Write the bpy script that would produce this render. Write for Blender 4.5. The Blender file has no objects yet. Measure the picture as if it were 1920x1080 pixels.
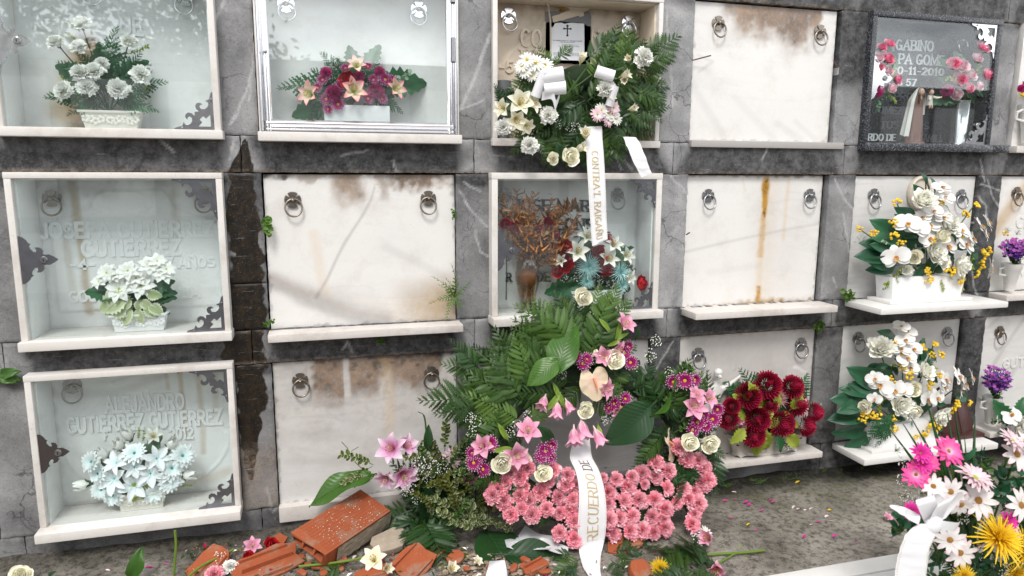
import bpy, bmesh, math, random
from mathutils import Vector, Matrix, Quaternion, noise
from mathutils.geometry import tessellate_polygon
PI = math.pi
rnd = random.Random(7)
scene = bpy.context.scene
COL = scene.collection
V = Vector

# ---------------------------------------------------------------- camera survey
Z0 = 1.46                       # height of the middle row's top edge above the ground
CAM = V((0.19624, -2.84326, Z0 + 0.00282))
RI = V((0.96370352, -0.26694996, 0.00363793))
UP = V((0.03972187, 0.15684627, 0.98682391))
FW = V((0.2640032, 0.95086117, -0.16175706))
FPX = 1315.976
def ray(px, py): return FW + RI * ((px - 960) / FPX) + UP * ((540 - py) / FPX)
def at(px, py, d=0.0):
    """point of the place that lies d metres in front of the wall plane"""
    r = ray(px, py); t = (-d - CAM.y) / r.y
    return CAM + r * t
def gz(x):
    return Z0 - 1.43 - 0.0171 * (min(max(x, -3), 3.5) + 1)
def atg(px, py, h=0.0):
    r = ray(px, py); z = 0.02
    for _ in range(4):
        t = (z + h - CAM.z) / r.z; p = CAM + r * t; z = gz(p.x)
    return p
def mpp(p): return (p - CAM).dot(FW) / FPX      # metres per photo pixel at p

# ---------------------------------------------------------------- mesh builder
ST_MATS = set()
class MB:
    def __init__(s): s.v = []; s.f = []; s.m = []; s.t = []; s.smooth = True
    def add(s, vs, fs, mi=0, t=0.5):
        b = len(s.v); s.v += [V(p) for p in vs]
        s.t += list(t) if isinstance(t, (list, tuple)) else [t] * len(vs)
        for f in fs: s.f.append([b + i for i in f]); s.m.append(mi)
    def box(s, x0, x1, y0, y1, z0, z1, mi=0, t=0.5):
        vs = [(x, y, z) for x in (x0, x1) for y in (y0, y1) for z in (z0, z1)]
        s.add(vs, [(0,1,3,2),(4,6,7,5),(0,4,5,1),(2,3,7,6),(0,2,6,4),(1,5,7,3)], mi, t)
    def grid(s, fn, nu, nv, mi=0, tf=None, close=False):
        vs = []; ts = []
        for i in range(nu + 1):
            for j in range(nv + 1 - (1 if close else 0)):
                u = i / nu; w = j / nv
                vs.append(fn(u, w)); ts.append(tf(u, w) if tf else u)
        n = nv if close else nv + 1; fs = []
        for i in range(nu):
            for j in range(nv):
                a = i*n + j; b = i*n + (j+1) % n
                fs.append((a, b, b + n, a + n))
        s.add(vs, fs, mi, ts)
    def tube(s, pts, r, n=6, mi=0, t=0.5, cap=True, closed=False):
        pts = [V(p) for p in pts]; m = len(pts); rr = r if isinstance(r, (list, tuple)) else [r] * m
        vs = []; side = None
        for i, p in enumerate(pts):
            a = pts[i-1] if (i > 0 or closed) else p
            b = pts[(i+1) % m] if (i < m-1 or closed) else p
            d = (b - a); d = d.normalized() if d.length > 1e-9 else V((0,0,1))
            if side is None: side = d.orthogonal().normalized()
            side = (side - d * side.dot(d))
            side = side.normalized() if side.length > 1e-6 else d.orthogonal().normalized()
            up = d.cross(side)
            for k in range(n):
                an = 2*PI*k/n
                vs.append(p + (side*math.cos(an) + up*math.sin(an)) * rr[i])
        fs = []
        for i in range(m if closed else m-1):
            for k in range(n):
                fs.append((i*n+k, i*n+(k+1)%n, ((i+1)%m)*n+(k+1)%n, ((i+1)%m)*n+k))
        if cap and not closed: fs += [tuple(range(n))[::-1], tuple(range((m-1)*n, m*n))]
        s.add(vs, fs, mi, t)
    def lathe(s, prof, n=24, c=(0,0,0), mi=0, t=0.5):
        c = V(c)
        s.grid(lambda u, w: c + V((prof[round(u*(len(prof)-1))][0]*math.cos(2*PI*w), prof[round(u*(len(prof)-1))][0]*math.sin(2*PI*w), prof[round(u*(len(prof)-1))][1])), len(prof)-1, n, mi, (lambda u, w: t), close=True)
    def ball(s, c, r, nu=4, nv=6, mi=0, t=0.5, sq=(1,1,1)):
        c = V(c)
        s.grid(lambda u, w: c + V((r*sq[0]*math.sin(PI*u)*math.cos(2*PI*w), r*sq[1]*math.sin(PI*u)*math.sin(2*PI*w), r*sq[2]*math.cos(PI*u))), nu, nv, mi, (lambda u, w: t), close=True)
    def prism(s, poly, fn, d, holes=(), mi=0, t=0.5):
        """2-D outline -> plate of thickness d; fn(x, y, depth) places a point"""
        loops = [list(poly)] + [list(h) for h in holes]
        flat = [p for l in loops for p in l]; n = len(flat)
        tri = tessellate_polygon([[V((p[0], p[1], 0)) for p in l] for l in loops])
        vs = [fn(p[0], p[1], 0) for p in flat] + [fn(p[0], p[1], d) for p in flat]
        fs = [tuple(x) for x in tri] + [tuple(i + n for i in x[::-1]) for x in tri]
        o = 0
        for l in loops:
            k = len(l)
            fs += [(o+i, o+(i+1)%k, n+o+(i+1)%k, n+o+i) for i in range(k)]
            o += k
        s.add(vs, fs, mi, t)
    def mesh(s, name, mats, bevel=0.0, off=None, smooth=None, weld=False):
        me = bpy.data.meshes.new(name)
        o = V(off) if off is not None else V((0,0,0))
        me.from_pydata([p - o for p in s.v], [], s.f)
        for m in (mats if isinstance(mats, (list, tuple)) else [mats]): me.materials.append(m)
        me.polygons.foreach_set('material_index', s.m)
        a = me.attributes.new('tint', 'FLOAT', 'POINT'); a.data.foreach_set('value', [float(x) for x in s.t])
        bm = bmesh.new(); bm.from_mesh(me)
        if weld: bmesh.ops.remove_doubles(bm, verts=bm.verts, dist=1e-5)
        bmesh.ops.recalc_face_normals(bm, faces=bm.faces)
        if bevel:
            es = [e for e in bm.edges if len(e.link_faces) == 2 and e.calc_face_angle(0) > 0.5]
            bmesh.ops.bevel(bm, geom=es, offset=bevel, segments=2, affect='EDGES', profile=0.6)
        bm.to_mesh(me); bm.free()
        if any(m.name in ST_MATS for m in me.materials): me.attributes.new('stain', 'FLOAT_COLOR', 'POINT').data.foreach_set('color', [0.0] * (4*len(me.vertices)))
        sm = s.smooth if smooth is None else smooth
        me.polygons.foreach_set('use_smooth', [bool(sm)] * len(me.polygons))
        if sm and not bevel:
            try: me.set_sharp_from_angle(angle=math.radians(50))
            except Exception: pass
        if bevel:
            me.polygons.foreach_set('use_smooth', [True] * len(me.polygons))
            try: me.set_sharp_from_angle(angle=math.radians(40))
            except Exception: pass
        return me

def tag(o, label=None, cat=None, group=None, kind=None):
    if label: o['label'] = label
    if cat: o['category'] = cat
    if group: o['group'] = group
    if kind: o['kind'] = kind
    return o
def thing(name, label, cat, loc=(0,0,0), group=None):
    o = bpy.data.objects.new(name, None); COL.objects.link(o); o.location = loc
    o.empty_display_size = 0.05
    return tag(o, label, cat, group)
def obj(name, mb, mats, parent=None, bevel=0.0, off=None, loc=None, smooth=None):
    """link a builder in world coordinates as one mesh object (origin at its parent's origin)"""
    base = V((0,0,0)); q = parent
    while q is not None: base = base + q.location; q = q.parent
    if off is None: off = base if parent is not None else (V(loc) if loc is not None else V((0,0,0)))
    me = mb.mesh(name, mats, bevel, off, smooth)
    o = bpy.data.objects.new(name, me); COL.objects.link(o)
    if parent is not None: o.parent = parent
    elif loc is not None: o.location = loc
    return o
def instance(parts, name, parent, M):
    """parts: [(part name, mesh), ...]; the first is the part, the others its sub-parts"""
    r = bpy.data.objects.new(name or parts[0][0], parts[0][1]); COL.objects.link(r)
    if parent is not None:
        r.parent = parent; M = Matrix.Translation(-parent.location) @ M
    r.matrix_local = M
    for n, me in parts[1:]:
        c = bpy.data.objects.new(n, me); COL.objects.link(c); c.parent = r
    return r
def place(proto, parent, pos, n=(0,-1,0.15), roll=None, s=1.0, name=None, sz=None):
    """flower: local +Z turns to n"""
    if isinstance(proto, list) and isinstance(proto[0], list): proto = rnd.choice(proto)
    n = V(n).normalized(); q = n.to_track_quat('Z', 'Y')
    if roll is None: roll = rnd.uniform(0, 2*PI)
    q = q @ Quaternion((0,0,1), roll)
    S = Matrix.Diagonal((s, s, s if sz is None else sz, 1))
    return instance(proto, name, parent, Matrix.Translation(pos) @ q.to_matrix().to_4x4() @ S)
def frond(proto, parent, pos, d, up=(0,-1,0.3), s=1.0, sx=None, name=None):
    """leaf: local +Y runs along d, local +Z looks towards up"""
    if isinstance(proto, list) and isinstance(proto[0], list): proto = rnd.choice(proto)
    y = V(d).normalized(); z = V(up); z = z - y * z.dot(y)
    z = z.normalized() if z.length > 1e-4 else y.orthogonal().normalized()
    x = y.cross(z); sx = s if sx is None else sx
    M = Matrix(((x.x*sx, y.x*s, z.x*s, pos[0]), (x.y*sx, y.y*s, z.y*s, pos[1]), (x.z*sx, y.z*s, z.z*s, pos[2]), (0,0,0,1)))
    return instance(proto, name, parent, M)

def fbm(p, o=4): return noise.fractal(p, 1.0, 2.0, o)
def sstep(a, b, x):
    t = min(max((x - a) / (b - a), 0), 1) if a != b else float(x > a)
    return t*t*(3 - 2*t)
def lerp(a, b, t): return a + (b - a) * t
def crom(pts, n):
    """Catmull-Rom through tuples"""
    P = [V(p) for p in pts]; P = [P[0]*2 - P[1]] + P + [P[-1]*2 - P[-2]]
    out = []
    for i in range(1, len(P) - 2):
        a, b, c, d = P[i-1:i+3]
        for k in range(n):
            t = k / n
            out.append(0.5 * ((2*b) + (c - a)*t + (2*a - 5*b + 4*c - d)*t*t + (3*b - a - 3*c + d)*t*t*t))
    out.append(P[-2]); return out

# ---------------------------------------------------------------- materials
class NT:
    def __init__(s, name):
        s.mat = bpy.data.materials.new(name); s.mat.use_nodes = True
        s.t = s.mat.node_tree; s.t.nodes.clear()
        s.out = s.t.nodes.new('ShaderNodeOutputMaterial')
    def n(s, typ, **k):
        nd = s.t.nodes.new(typ)
        for a, b in k.items():
            if a == 'inp':
                for kk, vv in b.items():
                    if hasattr(vv, 'is_output') or isinstance(vv, bpy.types.NodeSocket): s.t.links.new(vv, nd.inputs[kk])
                    else: nd.inputs[kk].default_value = vv
            else: setattr(nd, a, b)
        return nd
    def link(s, a, b): s.t.links.new(a, b)
    def mix(s, a, b, f, blend='MIX'):
        nd = s.n('ShaderNodeMix', data_type='RGBA', blend_type=blend)
        for sock, v in ((nd.inputs[0], f), (nd.inputs[6], a), (nd.inputs[7], b)):
            if isinstance(v, bpy.types.NodeSocket): s.link(v, sock)
            elif isinstance(v, (int, float)): sock.default_value = v
            else: sock.default_value = (v[0], v[1], v[2], 1)
        return nd.outputs[2]
    def math(s, op, a, b=0.0, c=None, clamp=False):
        nd = s.n('ShaderNodeMath', operation=op, use_clamp=clamp)
        for i, v in enumerate((a, b) if c is None else (a, b, c)):
            if isinstance(v, bpy.types.NodeSocket): s.link(v, nd.inputs[i])
            else: nd.inputs[i].default_value = v
        return nd.outputs[0]
    def ramp(s, f, stops):
        nd = s.n('ShaderNodeValToRGB'); r = nd.color_ramp
        while len(r.elements) < len(stops): r.elements.new(0.5)
        for e, (p, c) in zip(r.elements, stops):
            e.position = p; e.color = (c, c, c, 1) if isinstance(c, (int, float)) else (c[0], c[1], c[2], 1)
        s.link(f, nd.inputs[0]); return nd.outputs[0]
    def noise(s, scale, detail=4, rough=0.55, co=None, dist=0.0):
        nd = s.n('ShaderNodeTexNoise', inp={'Scale': scale, 'Detail': detail, 'Roughness': rough, 'Distortion': dist})
        if co is not None: s.link(co, nd.inputs['Vector'])
        return nd.outputs['Fac']
    def geo(s): return s.n('ShaderNodeNewGeometry').outputs['Position']
    def objco(s): return s.n('ShaderNodeTexCoord').outputs['Object']
    def attr(s, name): return s.n('ShaderNodeAttribute', attribute_name=name)
    def bump(s, h, strength=0.3, dist=0.005):
        return s.n('ShaderNodeBump', inp={'Height': h, 'Strength': strength, 'Distance': dist}).outputs[0]
    def bsdf(s, col, rough=0.6, normal=None, metal=0.0, spec=0.5, trans=0.0, tcol=None):
        b = s.n('ShaderNodeBsdfPrincipled')
        for k, v in (('Base Color', col), ('Roughness', rough), ('Metallic', metal), ('Specular IOR Level', spec), ('Normal', normal)):
            if v is None: continue
            if isinstance(v, bpy.types.NodeSocket): s.link(v, b.inputs[k])
            elif k == 'Base Color': b.inputs[k].default_value = (v[0], v[1], v[2], 1)
            else: b.inputs[k].default_value = v
        sh = b.outputs[0]
        if trans:
            t = s.n('ShaderNodeBsdfTranslucent')
            c = tcol if tcol is not None else col
            if isinstance(c, bpy.types.NodeSocket): s.link(c, t.inputs[0])
            else: t.inputs[0].default_value = (c[0], c[1], c[2], 1)
            m = s.n('ShaderNodeMixShader'); m.inputs[0].default_value = trans
            s.link(sh, m.inputs[1]); s.link(t.outputs[0], m.inputs[2]); sh = m.outputs[0]
        s.link(sh, s.out.inputs[0]); return s.mat

MATS = {}
def petal_mat(name, base, tip, mid=None, trans=0.1, rough=0.55, var=0.08):
    """petal colour runs from base to tip along the petal; every bloom varies a little"""
    if name in MATS: return MATS[name]
    n = NT(name); a = n.attr('tint').outputs['Fac']
    st = [(0.0, base), (1.0, tip)] if mid is None else [(0.0, base), (mid[0], mid[1]), (1.0, tip)]
    c = n.ramp(a, st)
    r = n.n('ShaderNodeObjectInfo').outputs['Random']
    nz = n.noise(60, 3, co=n.objco())
    f = n.math('MULTIPLY_ADD', r, var*2, 1 - var)
    f = n.math('MULTIPLY', f, n.math('MULTIPLY_ADD', nz, 0.3, 0.85))
    hs = n.n('ShaderNodeHueSaturation', inp={'Value': f, 'Color': c})
    MATS[name] = n.bsdf(hs.outputs[0], rough, spec=0.3, trans=trans); return MATS[name]
def leaf_mat(name, dark, light, rough=0.45, trans=0.15, var=0.25, edge=None, spec=0.4, veins=0.0):
    if name in MATS: return MATS[name]
    n = NT(name); a = n.attr('tint').outputs['Fac']
    nz = n.noise(25, 3, co=n.objco())
    r = n.n('ShaderNodeObjectInfo').outputs['Random']
    f = n.math('ADD', n.math('MULTIPLY', r, 0.55), n.math('MULTIPLY', nz, 0.5), clamp=True)
    c = n.mix(dark, light, f)
    if edge: c = n.mix(c, edge, n.ramp(a, [(0.62, 0.0), (0.8, 1.0)]))
    else:
        hs = n.n('ShaderNodeHueSaturation', inp={'Value': n.math('MULTIPLY_ADD', a, 0.5, 0.75), 'Color': c}); c = hs.outputs[0]
    nm = None
    if veins:
        s3 = n.n('ShaderNodeSeparateXYZ', inp={'Vector': n.objco()})
        ph = n.math('MULTIPLY', n.math('SUBTRACT', s3.outputs[1], n.math('MULTIPLY', n.math('ABSOLUTE', s3.outputs[0]), 1.1)), veins)
        w = n.math('POWER', n.math('ABSOLUTE', n.math('SINE', ph)), 6.0)
        c = n.mix(c, light, n.math('MULTIPLY', w, .13)); nm = n.bump(w, .12, .02)
        c = n.mix(c, (.20,.15,.04), n.ramp(n.noise(7, 5, .7, n.objco()), [(.66, 0), (.74, .5)]))
    MATS[name] = n.bsdf(c, rough, nm, spec=spec, trans=trans); return MATS[name]
def flat_mat(name, col, rough=0.5, metal=0.0, spec=0.5, nz=0.12, nscale=30, bump=0.0, trans=0.0):
    if name in MATS: return MATS[name]
    n = NT(name); co = n.objco()
    f = n.noise(nscale, 5, 0.6, co)
    c = n.mix(tuple(x * (1 - nz) for x in col), tuple(min(1, x * (1 + nz)) for x in col), f)
    nm = n.bump(n.noise(nscale * 3, 4, 0.6, co), bump, 0.003) if bump else None
    rr = n.math('MULTIPLY_ADD', f, 0.2, rough - 0.1)
    MATS[name] = n.bsdf(c, rr, nm, metal, spec, trans); return MATS[name]

def marble_mat(name, base, vein, vscale=2.0, rot=0.6, bright=0.25, cloud=0.3, rough=0.35, grime=0.22):
    """polished marble: soft cloudy veins, and its own stains read from the 'stain' attribute
    (R brown weathering, G rust, B grey vein, A black lichen)"""
    if name in MATS: return MATS[name]
    ST_MATS.add(name); n = NT(name); co = n.geo()
    mp = n.n('ShaderNodeMapping', inp={'Vector': co, 'Rotation': (0, rot, 0), 'Scale': (1, 1, 4.5)}).outputs[0]
    w = n.noise(vscale, 8, 0.55, mp, 0.6)
    v = n.ramp(w, [(0.40, 0.0), (0.50, 1.0), (0.53, 0.35), (0.66, 0.0)])
    cl = n.noise(2.2, 5, 0.6, co)
    fine = n.noise(90, 5, 0.7, co)
    c = n.mix(base, tuple(x * 0.86 for x in base), n.math('MULTIPLY', cl, cloud * 2, clamp=True))
    c = n.mix(c, vein, n.math('MULTIPLY', n.math('MULTIPLY', v, n.ramp(n.noise(1.3, 3, .5, co), [(.42, .15), (.62, 1)])), bright*.85))
    c = n.mix(c, tuple(x * 0.8 for x in base), n.ramp(fine, [(0.55, 0), (0.8, 0.5)]))
    c = n.mix(c, (.36,.30,.25), n.math('MULTIPLY', n.ramp(n.noise(6.5, 7, .72, co), [(.50, 0), (.72, 1)]), grime))
    c = n.mix(c, (.12,.11,.10), n.math('MULTIPLY', n.ramp(n.noise(210, 2, .5, co), [(.70, 0), (.76, 1)]), grime*1.6, clamp=True))
    at_ = n.attr('stain'); sp = n.n('ShaderNodeSeparateColor', inp={'Color': at_.outputs['Color']})
    br = n.noise(38, 6, 0.75, co); br2 = n.noise(8, 5, 0.65, co)
    def soft(s_, k): return n.math('MULTIPLY', s_, n.math('MULTIPLY_ADD', br, 1.1 * k, 1 - 0.55 * k), clamp=True)
    c = n.mix(c, n.mix((0.10, 0.075, 0.06), (0.36, 0.26, 0.19), n.ramp(n.math('ADD', n.math('MULTIPLY', br2, .5), n.math('MULTIPLY', br, .5)), [(.36,0),(.60,1)])), soft(n.math('MULTIPLY', sp.outputs[0], 1.2, clamp=True), 1.5))
    c = n.mix(c, n.mix((0.62, 0.42, 0.18), n.mix((0.46, 0.24, 0.025), (0.12, 0.05, 0.008), n.ramp(br, [(.54, 0), (.64, 1)])), n.ramp(sp.outputs[1], [(0.3, 0), (0.85, 1)])), soft(sp.outputs[1], 1.0))
    c = n.mix(c, (0.36, 0.34, 0.33), soft(sp.outputs[2], 0.6))
    c = n.mix(c, (0.018, 0.017, 0.016), soft(at_.outputs['Alpha'], 1.6))
    nm = n.bump(n.noise(160, 4, 0.6, co), 0.08, 0.002)
    MATS[name] = n.bsdf(c, n.math('MULTIPLY_ADD', br2, 0.3, rough - 0.1), nm, spec=0.4); return MATS[name]

WHITE_M = marble_mat('white_marble', (0.77, 0.753, 0.725), (0.47, 0.47, 0.48), 1.6, 0.7, 0.28, 0.3)
GREY_M = marble_mat('grey_veined_marble', (0.72, 0.71, 0.69), (0.36, 0.37, 0.39), 2.2, -0.9, 0.42, 0.4)
CREAM_M = marble_mat('cream_marble', (0.76, 0.66, 0.53), (0.5, 0.4, 0.3), 1.4, 0.4, 0.3, 0.4)
FRAME_M = marble_mat('frame_marble', (0.73, 0.705, 0.67), (0.60, 0.50, 0.42), 3.0, 0.4, 0.25, 0.45, 0.3, .45)
BACK_M = marble_mat('inner_white_marble', (0.86, 0.875, 0.87), (0.62, 0.64, 0.65), 1.6, 0.7, 0.25, 0.2)
SILL_M = marble_mat('sill_marble', (0.70, 0.66, 0.62), (0.45, 0.40, 0.38), 2.5, 0.3, 0.45, 0.6, 0.45, .6)
OLD_SILL = marble_mat('old_sill_stone', (0.42, 0.40, 0.38), (0.3, 0.28, 0.27), 2.5, 0.3, 0.4, 0.6, 0.6)

def granite():
    n = NT('black_granite'); co = n.geo()
    a = n.noise(170, 3, 0.8, co); b = n.noise(70, 3, 0.7, co)
    c = n.mix((0.012, 0.013, 0.016), (0.22, 0.235, 0.26), n.ramp(a, [(0.50, 0), (0.64, 1)]))
    c = n.mix(c, (0.03, 0.032, 0.037), n.ramp(b, [(0.48, 0.0), (0.6, 0.75)]))
    return n.bsdf(c, 0.25, spec=0.5)
GRANITE = granite()
def granite_back():
    n = NT('polished_black_granite'); co = n.geo(); a = n.noise(150, 3, 0.8, co)
    return n.bsdf(n.mix((.006,.0065,.008), (.085,.092,.10), n.ramp(a, [(.50, 0), (.66, 1)])), .2, spec=.5)
GRAN_B = granite_back()
CHROME = flat_mat('chrome', (0.78, 0.78, 0.80), 0.16, 1.0, nz=0.05)
STEEL = flat_mat('polished_steel', (0.36, 0.36, 0.37), 0.30, 1.0, nz=0.2, nscale=60)
BRONZE = flat_mat('aged_nickel', (0.27, 0.235, 0.20), 0.34, 1.0, nz=0.35, nscale=90)
DARKMET = flat_mat('dark_metal_letters', (0.05, 0.055, 0.06), 0.4, 0.6)
SILVERLET = flat_mat('silver_letters', (0.72, 0.72, 0.73), 0.45, 0.2)
GREYLET = flat_mat('carved_grey_letters', (0.075, 0.08, 0.09), 0.5)
BRKT = flat_mat('dulled_steel', (0.22, 0.225, 0.25), 0.32, 0.9, nz=0.25, nscale=40)
def glass_mat(name='window_glass', tint=(0.972, 0.998, 0.999), f0=0.070):
    n = NT(name)
    lw = n.n('ShaderNodeLayerWeight', inp={'Blend': 0.5}).outputs['Facing']
    f = n.math('MULTIPLY_ADD', n.math('POWER', lw, 5.0), 0.9, f0, clamp=True)
    tr = n.n('ShaderNodeBsdfTransparent', inp={'Color': (*tint, 1)})
    gl = n.n('ShaderNodeBsdfGlossy', inp={'Color': (1, 1, 1, 1), 'Roughness': 0.012})
    m = n.n('ShaderNodeMixShader', inp={0: f, 1: tr.outputs[0], 2: gl.outputs[0]})
    n.link(m.outputs[0], n.out.inputs[0]); return n.mat
GLASS = glass_mat()
VASEGLASS = glass_mat('vase_glass', (0.86, 0.80, 0.74), 0.06)

def stained(me, fn):
    """fn(x, y, z) -> (R, G, B, A) stored on the points of a mesh as 'stain'"""
    a = me.attributes.get('stain') or me.attributes.new('stain', 'FLOAT_COLOR', 'POINT'); buf = []
    for v in me.vertices: buf += [float(x) for x in fn(v.co)]
    a.data.foreach_set('color', buf)
# ---------------------------------------------------------------- setting: ground, far wall, sky
P_, RH, SH, SW = 0.9, 0.7436, 0.606, 0.7465      # column pitch, row pitch, slab height, slab width
def row_top(r): return Z0 - (r - 1) * RH
def row_bot(r): return row_top(r) - SH
def col_x(k): return (-0.832, -0.136) if k == -1 else (k * P_, k * P_ + SW)

def ground_mat():
    n = NT('mossy_concrete'); co = n.geo()
    a = n.noise(4.5, 9, 0.72, co); b = n.noise(34, 7, 0.8, co); c_ = n.noise(190, 4, 0.8, co)
    c = n.mix((0.155, 0.14, 0.118), (0.48, 0.44, 0.39), n.ramp(a, [(0.36, 0), (0.66, 1)]))
    c = n.mix(c, (0.040, 0.034, 0.028), n.math('MULTIPLY', n.ramp(b, [(0.47, 0), (0.60, 1)]), 0.8))
    c = n.mix(c, (0.38, 0.36, 0.33), n.ramp(c_, [(0.56, 0), (0.70, 0.75)]))
    st = n.attr('stain'); sp = n.n('ShaderNodeSeparateColor', inp={'Color': st.outputs['Color']})
    moss = n.math('MULTIPLY', sp.outputs[0], n.ramp(n.noise(9, 6, 0.7, co), [(0.36, 0), (0.6, 1)]))
    c = n.mix(c, n.mix((0.075, 0.07, 0.02), (0.04, 0.055, 0.015), b), moss)
    c = n.mix(c, (0.012, 0.011, 0.009), n.math('MULTIPLY', sp.outputs[1], n.math('MULTIPLY_ADD', b, 1.4, 0.3), clamp=True))
    nm = n.bump(n.math('ADD', n.math('MULTIPLY', b, 0.8), n.math('MULTIPLY', c_, 0.5)), 0.8, 0.012)
    return n.bsdf(c, 0.85, nm, spec=0.25)
mb = MB()
xs = [-40, -12, -5, -3] + [-2 + 0.03*i for i in range(200)] + [4.2, 6, 12, 40]
ys = [-40, -12, -6, -4] + [-2.2 + 0.025*i for i in range(93)]
def ground_pt(u, w):
    x = xs[round(u*(len(xs)-1))]; y = ys[round(w*(len(ys)-1))]
    h = 0.012*fbm(V((x*2.3, y*2.3, 3))) + 0.004*fbm(V((x*14, y*14, 1))) + 0.035*sstep(-0.09, 0.03, y)*(0.5+0.5*noise.noise(V((x*9, 0, 0))))*0.6
    return V((x, y, gz(x) + h))
mb.grid(ground_pt, len(xs)-1, len(ys)-1)
g = obj('ground', mb, ground_mat()); tag(g, kind='structure')
def gstain(p):
    near = sstep(-0.22, -0.05, p.y + 0.05*noise.noise(V((p.x*7, 0, 2))))
    moss = sstep(-0.75, -0.1, p.y) * sstep(0.9, 2.3, p.x) * 0.5 + 0.3*near
    return (min(1, moss + 0.15), near * (0.9 if p.x > 1.2 else 0.55), 0, 0)
stained(g.data, gstain)

# the other row of niches across the path, behind the photographer: seen only as a reflection in the panes
mb = MB(); ow = flat_mat('far_wall_stone', (0.15, 0.148, 0.145), 0.8, nz=0.4, nscale=3)
mb.box(-14, 14, -6.6, -5.9, 0, 2.62)
mb.box(-14, 14, -6.65, -5.84, 2.62, 2.72)
for r in range(3):
    for k in range(-12, 13):
        mb.box(k*0.95 - 0.37, k*0.95 + 0.37, -5.9, -5.87, 0.15 + r*0.82, 0.8 + r*0.82, 1)
tag(obj('opposite_wall', mb, [ow, flat_mat('far_marble', (0.5, 0.5, 0.5), 0.5)], smooth=False), kind='structure')

# ---------------------------------------------------------------- the niche wall
def stone_mat():
    n = NT('grey_slate_cladding'); co = n.geo()
    a = n.noise(5.0, 8, 0.62, co, 0.4); b = n.noise(34, 7, 0.72, co); c_ = n.noise(150, 4, 0.7, co)
    st = n.attr('stain'); sp = n.n('ShaderNodeSeparateColor', inp={'Color': st.outputs['Color']})
    c = n.mix((0.185, 0.185, 0.19), (0.42, 0.418, 0.42), n.ramp(a, [(0.34, 0), (0.64, 1)]))
    c = n.mix(c, (0.42, 0.42, 0.425), n.ramp(b, [(0.52, 0), (0.75, 0.55)]))
    c = n.mix(c, (0.06, 0.06, 0.062), n.ramp(n.noise(70, 5, 0.7, co), [(0.6, 0), (0.75, 0.75)]))
    # hairline cracks and scratches of the stone
    vo = n.n('ShaderNodeTexVoronoi', feature='DISTANCE_TO_EDGE', inp={'Scale': 7.0, 'Vector': n.mix(co, n.n('ShaderNodeTexNoise', inp={'Scale': 6.0, 'Detail': 5, 'Vector': co}).outputs['Color'], 0.18)})
    ck = n.ramp(vo.outputs['Distance'], [(0.0, 1), (0.018, 0)])
    c = n.mix(c, (0.045, 0.045, 0.048), n.math('MULTIPLY', ck, n.ramp(n.noise(3.1, 3, 0.5, co), [(0.5, 0), (0.6, 0.8)])))
    dk = n.math('MULTIPLY', sp.outputs[0], n.math('MULTIPLY_ADD', a, 1.6, 0.25), clamp=True)
    dcol = n.mix((0.011, 0.011, 0.012), (0.135, 0.133, 0.135), n.ramp(n.math('ADD', n.math('MULTIPLY', b, .5), n.math('MULTIPLY', n.noise(13, 6, .65, co), .5)), [(0.43, 0), (0.66, 1)]))
    c = n.mix(c, dcol, n.math('MULTIPLY', n.ramp(dk, [(0.15, 0), (0.62, 1)]), 0.95))
    br = n.mix((0.009, 0.007, 0.005), (0.036, 0.022, 0.010), n.ramp(b, [(0.45, 0), (0.65, 1)]))
    vs = n.noise(16, 5, 0.7, n.n('ShaderNodeMapping', inp={'Vector': co, 'Scale': (4, 1, 0.35)}).outputs[0])
    br = n.mix(br, (0.11, 0.065, 0.03), n.ramp(vs, [(0.60, 0), (0.74, 0.5)]))
    c = n.mix(c, br, n.ramp(n.math('MULTIPLY', sp.outputs[1], n.math('MULTIPLY_ADD', b, 0.8, 0.6)), [(0.28, 0), (0.62, 1)]))
    c = n.mix(c, (0.56, 0.56, 0.56), n.math('MULTIPLY', sp.outputs[2], n.math('MULTIPLY_ADD', b, 1.7, -0.35), clamp=True))
    c = n.mix(c, (0.33, 0.26, 0.20), n.math('MULTIPLY', st.outputs['Alpha'], n.ramp(b, [(0.4, 0.2), (0.6, 1)])))
    c = n.mix(c, tuple([0.02]*3), n.ramp(c_, [(.30, .45), (.46, 0)]))
    c = n.mix(c, tuple([0.55]*3), n.ramp(c_, [(.60, 0), (.80, .4)]))
    sc = n.noise(9, 7, .75, n.n('ShaderNodeMapping', inp={'Vector': co, 'Rotation': (0, .9, 0), 'Scale': (1, 1, 14)}).outputs[0], .8)
    c = n.mix(c, (0.50, 0.50, 0.51), n.ramp(sc, [(.62, 0), (.70, .55)]))
    c = n.mix(c, (0.03, 0.03, 0.032), n.ramp(n.noise(240, 3, .7, co), [(.60, 0), (.72, .5)]))
    h = n.math('ADD', n.math('MULTIPLY', b, 0.7), n.math('MULTIPLY', c_, 0.35))
    nm = n.bump(h, 0.55, 0.006)
    wet = n.math('MULTIPLY_ADD', sp.outputs[1], -0.30, 0.66)
    return n.bsdf(c, wet, nm, spec=0.35)
STONE = stone_mat()

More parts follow.
